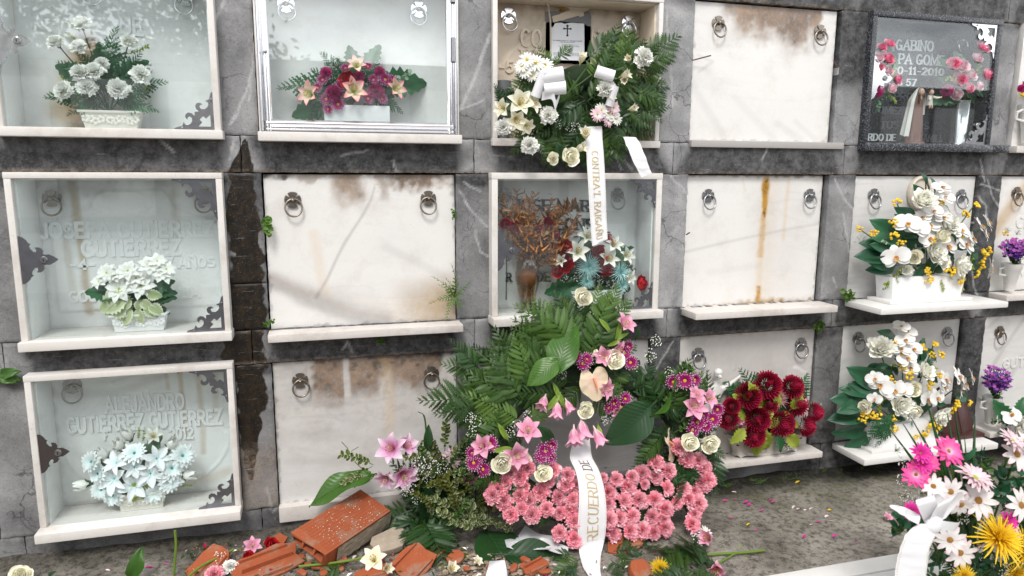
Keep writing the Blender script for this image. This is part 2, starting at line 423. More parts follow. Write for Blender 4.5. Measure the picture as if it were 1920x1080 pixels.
def poly_w(*px): return [at(x, y) for x, y in px]
VEINS = [(poly_w((922,62),(905,105),(885,160),(862,205)), .0075), (poly_w((905,188),(878,200),(850,205)), .003), (poly_w((480,70),(470,140),(445,215),(430,232)), .004),
  (poly_w((420,0),(405,30),(400,60)), .006), (poly_w((478,60),(466,190)), .003), (poly_w((437,262),(430,300)), .003),
  (poly_w((862,358),(885,395),(915,425)), .0045), (poly_w((892,432),(900,470),(918,480)), .003), (poly_w((870,340),(900,360)), .002),
  (poly_w((1565,335),(1580,370),(1604,396)), .005), (poly_w((1580,400),(1588,440),(1592,475)), .0025), (poly_w((1562,520),(1568,540)), .002),
  (poly_w((1834,368),(1848,385),(1850,408),(1858,418)), .005), (poly_w((1822,505),(1826,540),(1836,558)), .005), (poly_w((1850,335),(1862,370),(1876,392)), .0025), (poly_w((1838,345),(1880,358)), .002),
  (poly_w((1845,340),(1838,300)), .003), (poly_w((1430,300),(1445,262)), .003), (poly_w((1170,300),(1185,318)), .004), (poly_w((1152,290),(1165,318)), .003),
  (poly_w((500,915),(508,945),(516,962)), .005), (poly_w((745,322),(735,300)), .003), (poly_w((640,292),(690,280)), .0018), (poly_w((1890,180),(1905,120),(1910,100)), .003), (poly_w((1256,330),(1290,365)), .002), (poly_w((660,660),(650,640),(642,655)), .003),
  (poly_w((890,700),(905,760),(900,800)), .003), (poly_w((1225,700),(1262,640)), .002), (poly_w((930,60),(925,140)), .0025), (poly_w((1250,20),(1262,200)), .0016), (poly_w((300,262),(325,285)), .0025)]
VEINB = [(pl, w, (min(p.x for p in pl) - .03, max(p.x for p in pl) + .03, min(p.z for p in pl) - .03, max(p.z for p in pl) + .03)) for pl, w in VEINS]
STREAK = [at(x, y) for x, y in ((458,262),(455,320),(452,400),(462,480),(462,560),(460,640),(462,700),(466,750),(468,820),(472,900))]
STREAKW = [0.006, 0.044, 0.056, 0.066, 0.064, 0.072, 0.074, 0.060, 0.038, 0.006]
PATCH = [(at(488,350), .02, .10), (at(420,355), .018, .05), (at(500,600), .02, .09)]
def segd(p, a, b):
    d = b - a; t = max(0, min(1, (p - a).dot(d) / d.length_squared)); return (p - (a + d*t)).length
DARKP = {(-2,0):.5,(-2,1):.35,(-2,2):.25,(-1,0):.25,(-1,1):.45,(-1,2):.35,(0,0):.22,(0,1):.30,(0,2):.45,(1,0):.08,(1,1):.12,(1,2):.55,(2,0):.62,(2,1):.22,(2,2):.42,(3,0):.25,(3,1):.92,(3,2):.86,(4,0):.5,(4,1):.5,(4,2):.5}
def wall_stain(p):
    x, z = p.x, p.z
    q = V((x, 0, z)); n1 = noise.noise(V((x*6, 1.7, z*6))); n2 = fbm(V((x*18, 4.1, z*18)))
    R = 0.0
    k = math.floor((x + 0.0768) / P_ + 1e-6) - 0
    kk = math.floor((x - SW + 0.0001) / P_) if x > 0 else (-1 if x > -0.5 else -2)
    row = None
    for r in range(-1, 3):
        if row_bot(r) - 1e-3 <= z <= row_top(r) + 1e-3: row = r
    if row is not None:
        R = DARKP.get((kk, row), 0.4)
        f = (row_top(row) - z) / SH
        if (kk, row) == (2, 0): R = lerp(0.85, 0.12, sstep(0.35, 0.75, f))
        R += 0.35*sstep(0.12, 0.0, f) + 0.25*n1
    else:
        # cross bands: nearly black below each sill, paler where they cross the uprights
        c = (x - SW/2) % P_; c = min(c, P_ - c) if x > -0.2 else abs(x + 0.48)
        R = lerp(1.0, 0.22, sstep(0.31, 0.44, c + 0.07*n1 + .03*n2)) + 0.2*n2
        if z < row_bot(2): R = 0.45 + 0.3*n1
        if x > 2.5: R += 0.15
    G = 0.0
    for i in range(len(STREAK) - 1):
        a, b = STREAK[i], STREAK[i+1]
        if b.z - 1e-6 <= z <= a.z:
            t = (a.z - z) / (a.z - b.z); cx = lerp(a.x, b.x, t); w = lerp(STREAKW[i], STREAKW[i+1], t)
            w *= 1 + 0.30*n1 + 0.40*n2
            G = sstep(w*1.25, w*0.70, abs(x - cx + 0.012*n1))
    for a, sx, sz in PATCH:
        G = max(G, 0.9*sstep(1.15, 0.8, math.hypot((x-a.x)/sx, (z-a.z)/sz) + 0.5*n2) * 0)
    B = 0.0
    qq = V((x + 0.006*n2 + 0.004*n1, 0, z + 0.006*noise.noise(V((z*20, x*20, 0)))))
    for pl, w, bb in VEINB:
        if x < bb[0] or x > bb[1] or z < bb[2] or z > bb[3]: continue
        for a, b in zip(pl, pl[1:]):
            dd = segd(qq, a, b)
            if dd < max(w, .0045)*2: B = max(B, sstep(max(w, .0045)*1.5, w*0.3, dd))
    A = 0.0
    if row is None and z > row_bot(2):
        for r in range(0, 3):
            A = max(A, 0.7*sstep(0.016 + 0.008*n1, 0.002, abs(z - row_top(r))))
    if row == 2 and kk == -1: A = 0.55*sstep(0.4, 0.75, (row_top(2)-z)/SH + 0.5*n1)
    return (min(1, max(0, R)), G, B, A)

WALL = thing('niche_wall', 'grey slate clad cemetery wall holding three rows of marble burial niches', 'wall', (0, 0, 0))
mb = MB()
dark = flat_mat('mortar_core', (0.03, 0.029, 0.028), 0.95, nz=0.4)
mb.box(-4, 8, 0.19, 1.6, -0.2, row_top(-1) + 0.2)
zs = [-0.2] + [z for r in (2, 1, 0, -1) for z in (row_bot(r), row_top(r))] + [row_top(-1) + 0.2]
gaps = [(-4, -0.832)] + [(-0.136, 0.0)] + [(k*P_ + SW, (k+1)*P_) for k in range(0, 8)]
for x0, x1 in gaps: mb.box(x0 + 0.006, x1 - 0.006, 0.04, 0.2, -0.2, row_top(-1) + 0.2)
for i in range(0, len(zs), 2): mb.box(-4, 8, 0.042, 0.2, zs[i] + 0.006, zs[i+1] - 0.006)
obj('masonry', mb, dark, WALL, smooth=False)
def clad(x0, x1, z0, z1, seed, res=0.0065, name='cladding_slab', dy=0.0):
    x0 += 0.0015; x1 -= 0.0015; z0 += 0.0015; z1 -= 0.0015
    nx = max(2, min(140, int((x1-x0)/res))); nz = max(2, min(110, int((z1-z0)/res)))
    mb = MB(); r = random.Random(seed); tlt = r.uniform(-.003, .003); off = r.uniform(-.002, .002) + dy
    def f(u, w):
        x = lerp(x0, x1, u); z = lerp(z0, z1, w)
        e = min(u, 1-u)*(x1-x0); e2 = min(w, 1-w)*(z1-z0); ed = sstep(0.006, 0.0, min(e, e2))
        j = 0.003*noise.noise(V((x*30, seed, z*30)))
        return V((x + (j if u in (0, 1) else 0), off + tlt*(u-.5) + 0.0016*fbm(V((x*9, seed, z*9))) + 0.004*ed*(1+noise.noise(V((x*40, 0, z*40)))), z + (j if w in (0, 1) else 0)))
    mb.grid(f, nx, nz)
    for a, b, fx in ((x0, x0, 0), (x1, x1, 1)):
        mb.grid(lambda u, w: V((f(fx, w)[0], lerp(f(fx, w)[1], 0.042, u), f(fx, w)[2])), 1, nz)
    for fz in (0, 1):
        mb.grid(lambda u, w: V((f(w, fz)[0], lerp(f(w, fz)[1], 0.042, u), f(w, fz)[2])), 1, nx)
    o = obj(name, mb, STONE, WALL); stained(o.data, wall_stain); return o
sd = 10
for r in range(-1, 3):
    gl = [(-0.985, -0.835)] + gaps[1:7]
    for i, (x0, x1) in enumerate(gl):
        sd += 1
        if r == 1 and i == 1:
            clad(x0, x1, row_top(r) - 0.42, row_top(r), sd); clad(x0, x1, row_bot(r), row_top(r) - 0.42, sd + 50, dy=0.003)
        else: clad(x0, x1, row_bot(r), row_top(r), sd, 0.0065 if r >= 0 else 0.03)
    clad(-3.0, -0.985, row_bot(r), row_top(r), sd + 300, 0.03)
    clad(5*P_, 8.0, row_bot(r), row_top(r), sd + 330, 0.06)
    if r == -1:
        for k in range(-1, 5): clad(*col_x(k), row_bot(r), row_top(r), sd + 400 + k, 0.03)
cuts = [-3.0, -1.6, -0.91, -0.068] + [k*P_ + SW + 0.0768 for k in range(0, 5)] + [6.4, 8.0]
for r in range(-1, 3):
    zt = row_bot(r - 1) if r >= 0 else row_top(-1) + 0.17
    for i in range(len(cuts) - 1):
        sd += 1; clad(cuts[i], cuts[i+1], row_top(r), zt, sd, 0.0075 if r >= 0 and -1 < cuts[i] < 4.4 else 0.04, dy=0.0)
for i in range(len(cuts) - 1):
    sd += 1; clad(cuts[i], cuts[i+1], -0.10, row_bot(2), sd, 0.012, 'plinth_stone', dy=0.004)
# trees beyond the far wall, mirrored in the top left pane
def far_tree(x, y, h, seed, label):
    r = random.Random(seed); t = thing('tree', label, 'tree', (x, y, 0), 'trees behind the far wall')
    bark = flat_mat('bark', (.09,.07,.05), .9, nz=.4); lf = flat_mat('tree_leaf', (.06,.10,.035), .6, nz=.3)
    mb = MB(); lv = MB(); tips = []
    mb.tube([(x,y,-.1),(x+.05,y,h*.3),(x-.05,y+.05,h*.6),(x,y,h*.95)], [.14,.11,.07,.02], 8)
    for i in range(26):
        z = h*r.uniform(.38,.95); a = r.uniform(0, 6.28); L = r.uniform(.7,1.7)*(1.25 - z/h*.7)
        p = V((x, y, z)); q = p + V((L*math.cos(a), L*math.sin(a), L*r.uniform(.2,.7))); m = (p+q)/2 + V((0,0,.1)); mb.tube([p, m, q], [.035,.022,.008], 5)
        tips += [m, q, (m+q)/2, q + V((r.uniform(-.3,.3), r.uniform(-.3,.3), r.uniform(-.2,.3)))]
    for c in tips:
        for k in range(34):
            p = c + V((r.gauss(0,.22), r.gauss(0,.22), r.gauss(0,.20))); d = V((r.uniform(-1,1), r.uniform(-1,1), r.uniform(-1,1))).normalized(); s = d.orthogonal().normalized()*.035; d = d*.07
            lv.add([p - d, p + s, p + d, p - s], [(0,1,2,3)])
    obj('trunk', mb, bark, t); lv.smooth = False; obj('crown', lv, lf, t, smooth=False)
far_tree(-1.5, -9.0, 5.2, 3, 'leafy tree beyond the far wall, nearest to it, mirrored in the top left pane')
far_tree(-3.9, -9.6, 5.6, 5, 'taller leafy tree beyond the far wall, farther left, mirrored in the top left pane')
# ---------------------------------------------------------------- lettering
def arc(cx, cy, rx, ry, a0, a1, n=10):
    return [(cx + rx*math.cos(math.radians(lerp(a0, a1, i/n))), cy + ry*math.sin(math.radians(lerp(a0, a1, i/n)))) for i in range(n+1)]
GL = {
 'A': (.7, [[(0,0),(.35,1),(.7,0)], [(.13,.35),(.57,.35)]]), 'B': (.6, [[(.02,0),(.02,1)], [(.02,1),(.3,1)]+arc(.32,.77,.22,.23,90,-90)+[(.02,.54)], [(.02,.5),(.32,.5)]+arc(.34,.25,.25,.25,90,-90)+[(.02,0)]]),
 'C': (.62, [arc(.33,.5,.31,.5,50,310,14)]), 'D': (.64, [[(.02,0),(.02,1)], [(.02,1),(.28,1)]+arc(.3,.5,.33,.5,90,-90,12)+[(.02,0)]]),
 'E': (.52, [[(.02,0),(.02,1)], [(.02,1),(.5,1)], [(.02,.52),(.42,.52)], [(.02,0),(.52,0)]]), 'F': (.5, [[(.02,0),(.02,1)], [(.02,1),(.5,1)], [(.02,.52),(.4,.52)]]),
 'G': (.66, [arc(.33,.5,.31,.5,50,330,14), [(.38,.42),(.64,.42),(.64,.08)]]), 'H': (.62, [[(.02,0),(.02,1)], [(.6,0),(.6,1)], [(.02,.5),(.6,.5)]]), 'I': (.1, [[(.05,0),(.05,1)]]), 'J': (.42, [[(.38,1),(.38,.25)]+arc(.2,.22,.18,.22,0,-160,8)]),
 'L': (.5, [[(.02,1),(.02,0)], [(.02,0),(.5,0)]]), 'M': (.8, [[(.02,0),(.06,1),(.4,.15),(.74,1),(.78,0)]]), 'N': (.64, [[(.03,0),(.03,1),(.61,0),(.61,1)]]),
 'O': (.68, [arc(.34,.5,.32,.5,90,450,20)]), 'P': (.56, [[(.02,0),(.02,1)], [(.02,1),(.3,1)]+arc(.3,.73,.25,.27,90,-90)+[(.02,.46)]]),
 'R': (.6, [[(.02,0),(.02,1)], [(.02,1),(.3,1)]+arc(.3,.74,.25,.26,90,-90)+[(.02,.48)], [(.28,.48),(.6,0)]]),
 'S': (.56, [arc(.28,.74,.25,.26,40,270,10)+arc(.28,.25,.27,.25,90,-140,10)]), 'T': (.6, [[(.3,0),(.3,1)], [(0,1),(.6,1)]]), 'U': (.62, [[(.03,1),(.03,.3)]+arc(.31,.3,.28,.3,180,360,10)+[(.59,1)]]),
 'V': (.66, [[(0,1),(.33,0),(.66,1)]]), 'X': (.6, [[(0,0),(.6,1)], [(0,1),(.6,0)]]), 'Y': (.6, [[(0,1),(.3,.5),(.6,1)], [(.3,.5),(.3,0)]]), 'Z': (.58, [[(.03,1),(.56,1),(.02,0),(.58,0)]]),
 '0': (.56, [arc(.28,.5,.26,.5,90,450,18)]), '1': (.3, [[(0,.8),(.17,1),(.17,0)]]), '2': (.54, [arc(.27,.73,.25,.27,160,-30,10)+[(.02,0),(.54,0)]]), '3': (.54, [arc(.25,.75,.24,.25,150,-90,9)+arc(.25,.25,.27,.25,90,-150,9)]),
 '4': (.58, [[(.42,0),(.42,1),(.02,.3),(.58,.3)]]), '5': (.54, [[(.5,1),(.1,1),(.06,.55)]+arc(.26,.32,.26,.32,120,-150,10)]), '6': (.54, [[(.42,1)]+arc(.27,.3,.25,.3,150,510,14)]), '7': (.52, [[(0,1),(.52,1),(.18,0)]]), '8': (.54, [arc(.27,.75,.22,.25,-90,270,14), arc(.27,.25,.26,.25,90,450,14)]),
 '9': (.54, [[(.12,0)]+arc(.27,.7,.25,.3,-30,330,14)]), '-': (.36, [[(.04,.45),(.32,.45)]]), '+': (.46, [[(.23,.1),(.23,.9)], [(.03,.6),(.43,.6)]]), '.': (.14, [[(.03,.0),(.03,.1)]]), "'": (.14, [[(.05,.75),(.05,1)]]),
}
GL['Ñ'] = (GL['N'][0], GL['N'][1] + [[(.15,1.14),(.27,1.22),(.38,1.15),(.5,1.23)]])
def letters(mb, text, fn, th=0.13, depth=0.003, serif=False, gap=0.2, space=0.4, slant=0.0, fit=None):
    """raise the strokes of a line of text; fn(x, y, h) with y up in letter heights, x from 0 (to fit)"""
    tot = sum((space if c == ' ' else GL[c][0] + gap) for c in text) - gap
    sx = (fit / tot) if fit else 1.0; x = 0.0; k = 0
    for c in text:
        if c == ' ': x += space; continue
        w, st = GL[c]; st = list(st)
        if serif and c not in '.-+\'':
            for s_ in list(st):
                for a, b in ((s_[0], s_[1]), (s_[-1], s_[-2])):
                    if a[1] in (0, 1) and abs(a[0]-b[0]) < 0.4 and abs(a[1]-b[1]) > 0.2: st.append([(a[0]-.13, a[1]), (a[0]+.13, a[1])])
        for s_ in st:
            k += 1; P = s_; hw = th/2; L = []; Rr = []; closed = len(P) > 5 and math.dist(P[0], P[-1]) < 1e-6
            for i, p in enumerate(P):
                a = P[i-1] if i else (P[-2] if closed else p); b = P[i+1] if i < len(P)-1 else (P[1] if closed else p)
                d1 = V((p[0]-a[0], p[1]-a[1])); d2 = V((b[0]-p[0], b[1]-p[1]))
                d1 = d1.normalized() if d1.length > 1e-9 else d2.normalized(); d2 = d2.normalized() if d2.length > 1e-9 else d1
                t = d1 + d2; t = t.normalized() if t.length > 0.3 else d1
                nn = V((-t.y, t.x)); m = 1 / max(0.45, abs(nn.dot(V((-d1.y, d1.x)))))
                hh = hw * (0.62 if serif and abs(d2.y) < 0.35 else 1)
                e = V((0, 0))
                if not closed and i == 0: e = -d2*hw*.7
                if not closed and i == len(P)-1: e = d1*hw*.7
                L.append(V(p) + e + nn*hh*m); Rr.append(V(p) + e - nn*hh*m)
            dz = depth * (1 + 0.05*(k % 5)); n = len(P)
            q = lambda p, h: fn((x + p.x + slant*p.y) * sx, p.y, h)
            vs = [q(p, dz) for p in L] + [q(p, dz) for p in Rr] + [q(p, 0) for p in L] + [q(p, 0) for p in Rr]
            fs = []
            for i in range(n-1): fs += [(i, i+1, n+i+1, n+i), (2*n+i, i, i+1, 2*n+i+1)[::-1], (n+i, n+i+1, 3*n+i+1, 3*n+i)]
            if not closed: fs += [(0, n, 3*n, 2*n), (n-1, 3*n-1, 4*n-1, 2*n-1)]
            mb.add(vs, fs)
        x += w + gap
def inscription(par, text, pa, pb, d, hpx, mat, serif=False, th=0.15, depth=0.004, name='inscription'):
    """a line of letters between two photo points (baseline ends) on the plate that lies d in front of the wall"""
    a, b = at(*pa, d), at(*pb, d); W = (b - a).length; e = (b - a) / W
    a2 = at(pa[0], pa[1] - hpx, d); H = a2.z - a.z
    mb = MB(); mb.smooth = False
    up = V((0, 0, 1))
    letters(mb, text, lambda x, y, h: a + e*(x*H) + up*(y*H) + V((0, -h + 0.0006, 0)), th, depth, serif, fit=W/H)
    return obj(name, mb, mat, par, smooth=False)

# ---------------------------------------------------------------- niche hardware
def ring_handle(par, p, mat=STEEL, R=0.036, tilt=0.0, plate=None, name='ring_handle'):
    c = V(p); mb = MB(); k = R / 0.036
    for a0 in (90, 210, 330) if plate == 3 else (90, 180, 0, 270):
        s = 0.036*k
        poly = [(0.006*k*math.cos(math.radians(a0-60)), 0.006*k*math.sin(math.radians(a0-60)))] + arc(0, 0, s, s, a0-36, a0+36, 8) + [(0.006*k*math.cos(math.radians(a0+60)), 0.006*k*math.sin(math.radians(a0+60)))]
        mb.prism(poly, lambda x, y, h: c + V((x, -h - 0.0012*(a0 % 4 + 1), y)), 0.004)
    mb.lathe([(0.0, 0.0), (0.012*k, 0), (0.012*k, .004), (0.0075*k, .010*k), (0.009*k, .018*k), (0.006*k, .024*k), (0, .026*k)], 14, (0, 0, 0))
    n0 = len(mb.v) - 7*14
    for i in range(n0, len(mb.v)):
        q = mb.v[i]; mb.v[i] = c + V((q.x, -q.z - 0.003, q.y))
    o = obj(name, mb, mat, par)
    rb = MB(); cc = c + V((0.004*tilt, -0.014*k, -R*0.92))
    pts = [cc + V((R*math.cos(t) , -0.006*(1-math.sin(t)) + 0.004*tilt*math.cos(t), R*1.06*math.sin(t))) for t in [2*PI*i/28 for i in range(28)]]
    rb.tube(pts, 0.0043*k, 8, closed=True)
    r = obj('ring', rb, mat, o, off=par.location); r.location = (0, 0, 0)
    return o
BR_HALF = [(1.0,0.0),(.97,.05),(.88,.075),(.80,.10),(.755,.20),(.72,.13),(.66,.12),(.60,.15),(.545,.22),(.55,.31),(.61,.35),(.655,.31),(.66,.26),(.71,.32),(.70,.40),(.63,.45),(.54,.43),(.48,.36)]
def corner_bracket(par, c, sx, sz, size, y, mat=BRKT):
    """fretted corner plate with its legs along the two edges; c the corner, (sx, sz) the way inwards"""
    h = BR_HALF + [(.47,.47)]
    poly = [(0, 0)] + h + [(b, a) for a, b in BR_HALF[::-1]]
    hole = [(.09,.09),(.40,.09),(.30,.2),(.36,.27),(.27,.36),(.2,.30),(.09,.40)]
    mb = MB(); mb.smooth = False
    mb.prism(poly, lambda x, z, d: V((c[0] + sx*x*size, y - d, c[1] + sz*z*size)), 0.003, [hole])
    for a, b in ((.8,.045),(.045,.8)): mb.ball((c[0]+sx*a*size, y-0.0035, c[1]+sz*b*size), 0.0045, 4, 8)
    return obj('corner_bracket', mb, mat, par, smooth=False)
LK = [(0,1),(.07,.97),(.12,.93),(.2,.83),(.25,.70),(.31,.66),(.27,.58),(.28,.48),(.36,.34),(.43,.32),(.45,.40),(.41,.52),(.5,.52),(.57,.47),(.62,.36),(.60,.24),(.66,.21),(.76,.22),(.88,.13),(1,0)]
def lock_plate(par, c, w, h, y, mat=BRKT):
    poly = LK + [(a, -b) for a, b in LK[-2::-1]]
    mb = MB(); mb.smooth = False
    mb.prism(poly, lambda x, z, d: V((c[0] + x*w, y - d, c[1] + z*h)), 0.003)
    o = obj('lock_plate', mb, mat, par, smooth=False)
    kb = MB(); cc = V((c[0] + .62*w, y - 0.004, c[1]))
    kb.grid(lambda u, t: cc + V((0.013*(1-.25*u)*math.cos(2*PI*t), -0.006*u, 0.013*(1-.25*u)*math.sin(2*PI*t))), 1, 16, close=True)
    kb.add([cc + V((0.0097*math.cos(2*PI*i/16), -0.006, 0.0097*math.sin(2*PI*i/16))) for i in range(16)], [tuple(range(16))])
    kb.box(cc.x - .0015, cc.x + .0015, cc.y - .0066, cc.y - .006, cc.z - .006, cc.z + .004, 1)
    obj('lock_cylinder', kb, [STEEL, flat_mat('keyhole_black', (0.01, 0.01, 0.01))], o, off=par.location)
    return o

def slab(par, x0, x1, z0, z1, y, mat, stain=None, name='marble_slab', th=0.028, nx=110, nz=95, relief=None):
    mb = MB()
    def f(u, w):
        p = V((lerp(x0, x1, u), y, lerp(z0, z1, w)))
        if u in (0, 1): p.x += 0.0015*noise.noise(V((p.z*40, x0, 0)))
        if relief: p.y -= relief(u, w, p)
        return p
    mb.grid(f, nx, nz)
    mb.add([(x0,y,z0),(x1,y,z0),(x1,y,z1),(x0,y,z1),(x0,y+th,z0),(x1,y+th,z0),(x1,y+th,z1),(x0,y+th,z1)], [(0,1,5,4),(1,2,6,5),(2,3,7,6),(3,0,4,7),(4,5,6,7)])
    o = obj(name, mb, mat, par)
    z = lambda u, w, n1, n2: (0, 0, 0, 0)
    st = stain or z
    def sf(p):
        p = p + par.location; u = (p.x-x0)/(x1-x0); w = (p.z-z0)/(z1-z0)
        return st(u, w, noise.noise(V((p.x*9, y, p.z*9))), fbm(V((p.x*26, y, p.z*26))))
    stained(o.data, sf); return o
def sill(par, x0, x1, zt, th, y0, y1, mat, name='sill', bevel=0.004, bow=0.0):
    mb = MB(); n = 24
    mb.box(x0, x1, y0, y1, zt - th, zt)
    return obj(name, mb, mat, par, bevel=bevel)
def line_m(u, w, pts, wd):
    p = V((u, w, 0)); d = 9
    for a, b in zip(pts, pts[1:]): d = min(d, segd(p, V((*a, 0)), V((*b, 0))))
    return sstep(wd*1.5, wd*0.2, d)

def niche(label, k, r, x0=None, x1=None, zt=None, zb=None, name='burial_niche'):
    cx0, cx1 = col_x(k)
    x0 = cx0 if x0 is None else x0; x1 = cx1 if x1 is None else x1
    zt = row_top(r) if zt is None else zt; zb = row_bot(r) if zb is None else zb
    t = thing(name, label, 'grave niche', ((x0+x1)/2, 0.03, zb))
    return t, x0, x1, zb, zt
def glazed(t, x0, x1, zb, zt, p, b, fw, frame=FRAME_M, back=WHITE_M, stain=None, over=0.012, sill_out=0.03, sill_th=0.032, glass=True, sillmat=None, lin=None, relief=None, frame_top=True, back_nx=110):
    """marble lined niche closed by a pane: jambs, lintel, sill, back slab, pane"""
    mb = MB()
    mb.box(x0, x0+fw, -p, b, zb, zt - fw); mb.box(x1-fw, x1, -p, b, zb, zt - fw)
    if frame_top: mb.box(x0 - 0.001, x1 + 0.001, -p - 0.001, b, zt - fw, zt)
    obj('frame', mb, frame, t, bevel=0.003)
    sill(t, x0 - over, x1 + over, zb, sill_th, -p - sill_out, b, sillmat or frame)
    slab(t, x0 + fw, x1 - fw, zb, zt - fw, b - 0.002, back, stain, 'back_slab', nx=back_nx, relief=relief)
    mb = MB(); lw = 0.006
    mb.box(x0+fw, x0+fw+lw, -p+0.03, b-0.003, zb, zt-fw-lw); mb.box(x1-fw-lw, x1-fw, -p+0.03, b-0.003, zb, zt-fw-lw); mb.box(x0+fw, x1-fw, -p+0.03, b-0.003, zt-fw-lw, zt-fw-0.001)
    obj('lining', mb, lin or back, t, bevel=0.001)
    if glass:
        mb = MB(); mb.box(x0+fw+0.001, x1-fw-0.001, -p+0.010, -p+0.015, zb+0.001, zt-fw-0.001)
        obj('glass_pane', mb, GLASS, t, smooth=False)
def rings(t, y, *ps, mat=STEEL, R=0.0315, plate=None):
    for i, (px, py) in enumerate(ps): ring_handle(t, at(px, py, -y), mat, R, (-1)**i * 0.6, plate)
def band(u, w, n1, n2, lst):
    """weathering that runs down from the top edge: (u centre, half width, depth, strength)"""
    s = 0
    for c, hw, dp, k in lst:
        s = max(s, k * sstep(hw*1.55, hw*0.45, abs(u - c + 0.03*n1 + .02*n2)) * sstep(dp*1.35, dp*0.25, (1-w) + 0.06*n1 + 0.05*n2))
    return s
def edge_dirt(u, w, n2, k=0.35, wd=0.03):
    e = min(u, 1-u, w*0.9, (1-w)*0.9)
    return k * sstep(wd, 0.0, e + 0.02*n2)

# ---- A1: top left, glazed
t, x0, x1, zb, zt = niche('glazed white marble niche at the top left, holding white carnations in a cream planter', -1, 0, x1=-0.126, zb=Z0+0.152)
def s(u, w, n1, n2):
    return (0.10 + 0.9*line_m(u, w, [(.30,.0),(.27,.22),(.36,.46),(.33,.52)], .075+.02*n1), 0.55*line_m(u, w, [(.20,.12),(.27,.3),(.34,.46)], .09) + edge_dirt(u, w, n2, .2), 0.5*line_m(u, w, [(.1,.62),(.3,.55),(.38,.44)], .012), 0)
glazed(t, x0, x1, zb, zt, 0.05, 0.13, 0.022, back=BACK_M, stain=s, sill_out=0.012, sill_th=0.032, over=0.006)
rings(t, 0.126, (172,-22), (347,-4), mat=CHROME)
corner_bracket(t, (x1-0.022, zb), -1, 1, 0.135, -0.041, STEEL); corner_bracket(t, (x1-0.022, zt-0.022), -1, -1, 0.135, -0.041, STEEL)
lock_plate(t, (x0+0.022, at(24,76,.04).z), 0.105, 0.085, -0.041, CHROME)
inscription(t, 'UE', (226,62), (268,66), -0.126, 30, BACK_M, th=.2, depth=.003); inscription(t, 'AÑOS', (222,131), (284,134), -0.126, 16, BACK_M, th=.2, depth=.003)

# ---- B1: chrome framed
t, x0, x1, zb, zt = niche('niche with a chrome framed glass door, pink lilies in a white box inside', 0, 0, x0=0.004, x1=0.757, zb=Z0+0.150)
glazed(t, x0, x1, zb, zt, 0.03, 0.10, 0.012, sill_out=0.04, sill_th=0.034, over=0.004, glass=False, back=BACK_M, stain=lambda u, w, n1, n2: (0.12+.1*n1, 0.05, 0, 0))
mb = MB(); fr = 0.048
for xa, xb in ((x0+0.006, x0+0.02), (x0+0.024, x0+fr), (x1-fr, x1-0.024), (x1-0.02, x1-0.006)):
    mb.grid(lambda u, w: V((lerp(xa, xb, w) , -0.032 - 0.011*math.sin(PI*w), lerp(zb+0.004, zt-0.004, u))), 1, 10)
for za, zc in ((zb+0.004, zb+0.018), (zb+0.020, zb+0.046), (zt-0.046, zt-0.022)):
    mb.grid(lambda u, w: V((lerp(x0+fr*.55, x1-fr*.55, u), -0.033 - 0.011*math.sin(PI*w), lerp(za, zc, w))), 1, 10)
mb.box(x0+0.005, x0+fr, -0.032, -0.028, zb+0.002, zt-0.002); mb.box(x1-fr, x1-0.005, -0.032, -0.028, zb+0.002, zt-0.002)
mb.box(x0+fr, x1-fr, -0.0322, -0.028, zb+0.002, zb+0.046); mb.box(x0+fr, x1-fr, -0.0322, -0.028, zt-0.046, zt-0.002)
door = obj('door_frame', mb, CHROME, t)
for zz in (zb + 0.28, zb + 0.50):
    mb = MB(); mb.tube([(x1-0.022, -0.044, zz), (x1-0.022, -0.044, zz+0.09)], 0.007, 10); mb.box(x1-0.03, x1-0.012, -0.042, -0.036, zz, zz+0.09)
    obj('hinge', mb, STEEL, t)
mb = MB(); mb.ball((x0+0.036, -0.046, at(500,97,.045).z), 0.007, 6, 10); obj('door_knob', mb, STEEL, t)
mb = MB(); mb.box(x0+fr-0.004, x1-fr+0.004, -0.026, -0.022, zb+0.04, zt-0.04); obj('glass_pane', mb, GLASS, t, smooth=False)
rings(t, 0.096, (536,8), (785,18), mat=CHROME)

# ---- C1: open recess, cream slab
t, x0, x1, zb, zt = niche('open cream marble niche with a printed death notice behind the white flower wreath', 2-1, 0, x0=0.898, x1=1.64, zb=Z0+0.142, zt=row_top(0)-0.012)
def s(u, w, n1, n2):
    ru = 0.95*line_m(u, w, [(.46,1.0),(.50,.86),(.53,.72),(.55,.60)], .030 + .012*n1) * (1 if w > .55 else .3)
    return (0.3*sstep(.15, 0, 1-w+.1*n2) + .1 + .08*n1, ru, 0, edge_dirt(u, w, n2, .3, .02))
def arch(u, w, p):
    # the raised field with a scalloped head carved in the slab
    a = 0.60 + 0.30*(1 - min(1, abs(u-.5)/.42)**2.5)
    a = a if abs(u-.5) < 0.16 else a - 0.05
    return 0.007 * sstep(a + 0.01, a - 0.01, w)
glazed(t, x0, x1, zb, zt, 0.018, 0.155, 0.020, back=CREAM_M, stain=s, sill_out=0.008, sill_th=0.030, over=0.004, glass=False, lin=CREAM_M, sillmat=SILL_M, relief=arch)
rings(t, 0.15, (953,30), (1178,44), mat=CHROME, R=.032)
inscription(t, 'CO', (977,86), (1014,88), -0.146, 31, CREAM_M, True, .2, .006); inscription(t, 'NO', (1109,90), (1146,92), -0.146, 31, CREAM_M, True, .2, .006)
inscription(t, 'VA', (977,120), (1013,121), -0.146, 27, CREAM_M, True, .2, .006); inscription(t, '-5', (937,136), (961,136), -0.146, 20, CREAM_M, True, .2, .006)
mb = MB(); q0, q1 = at(1106,122,-.15), at(1022,118,-.15)
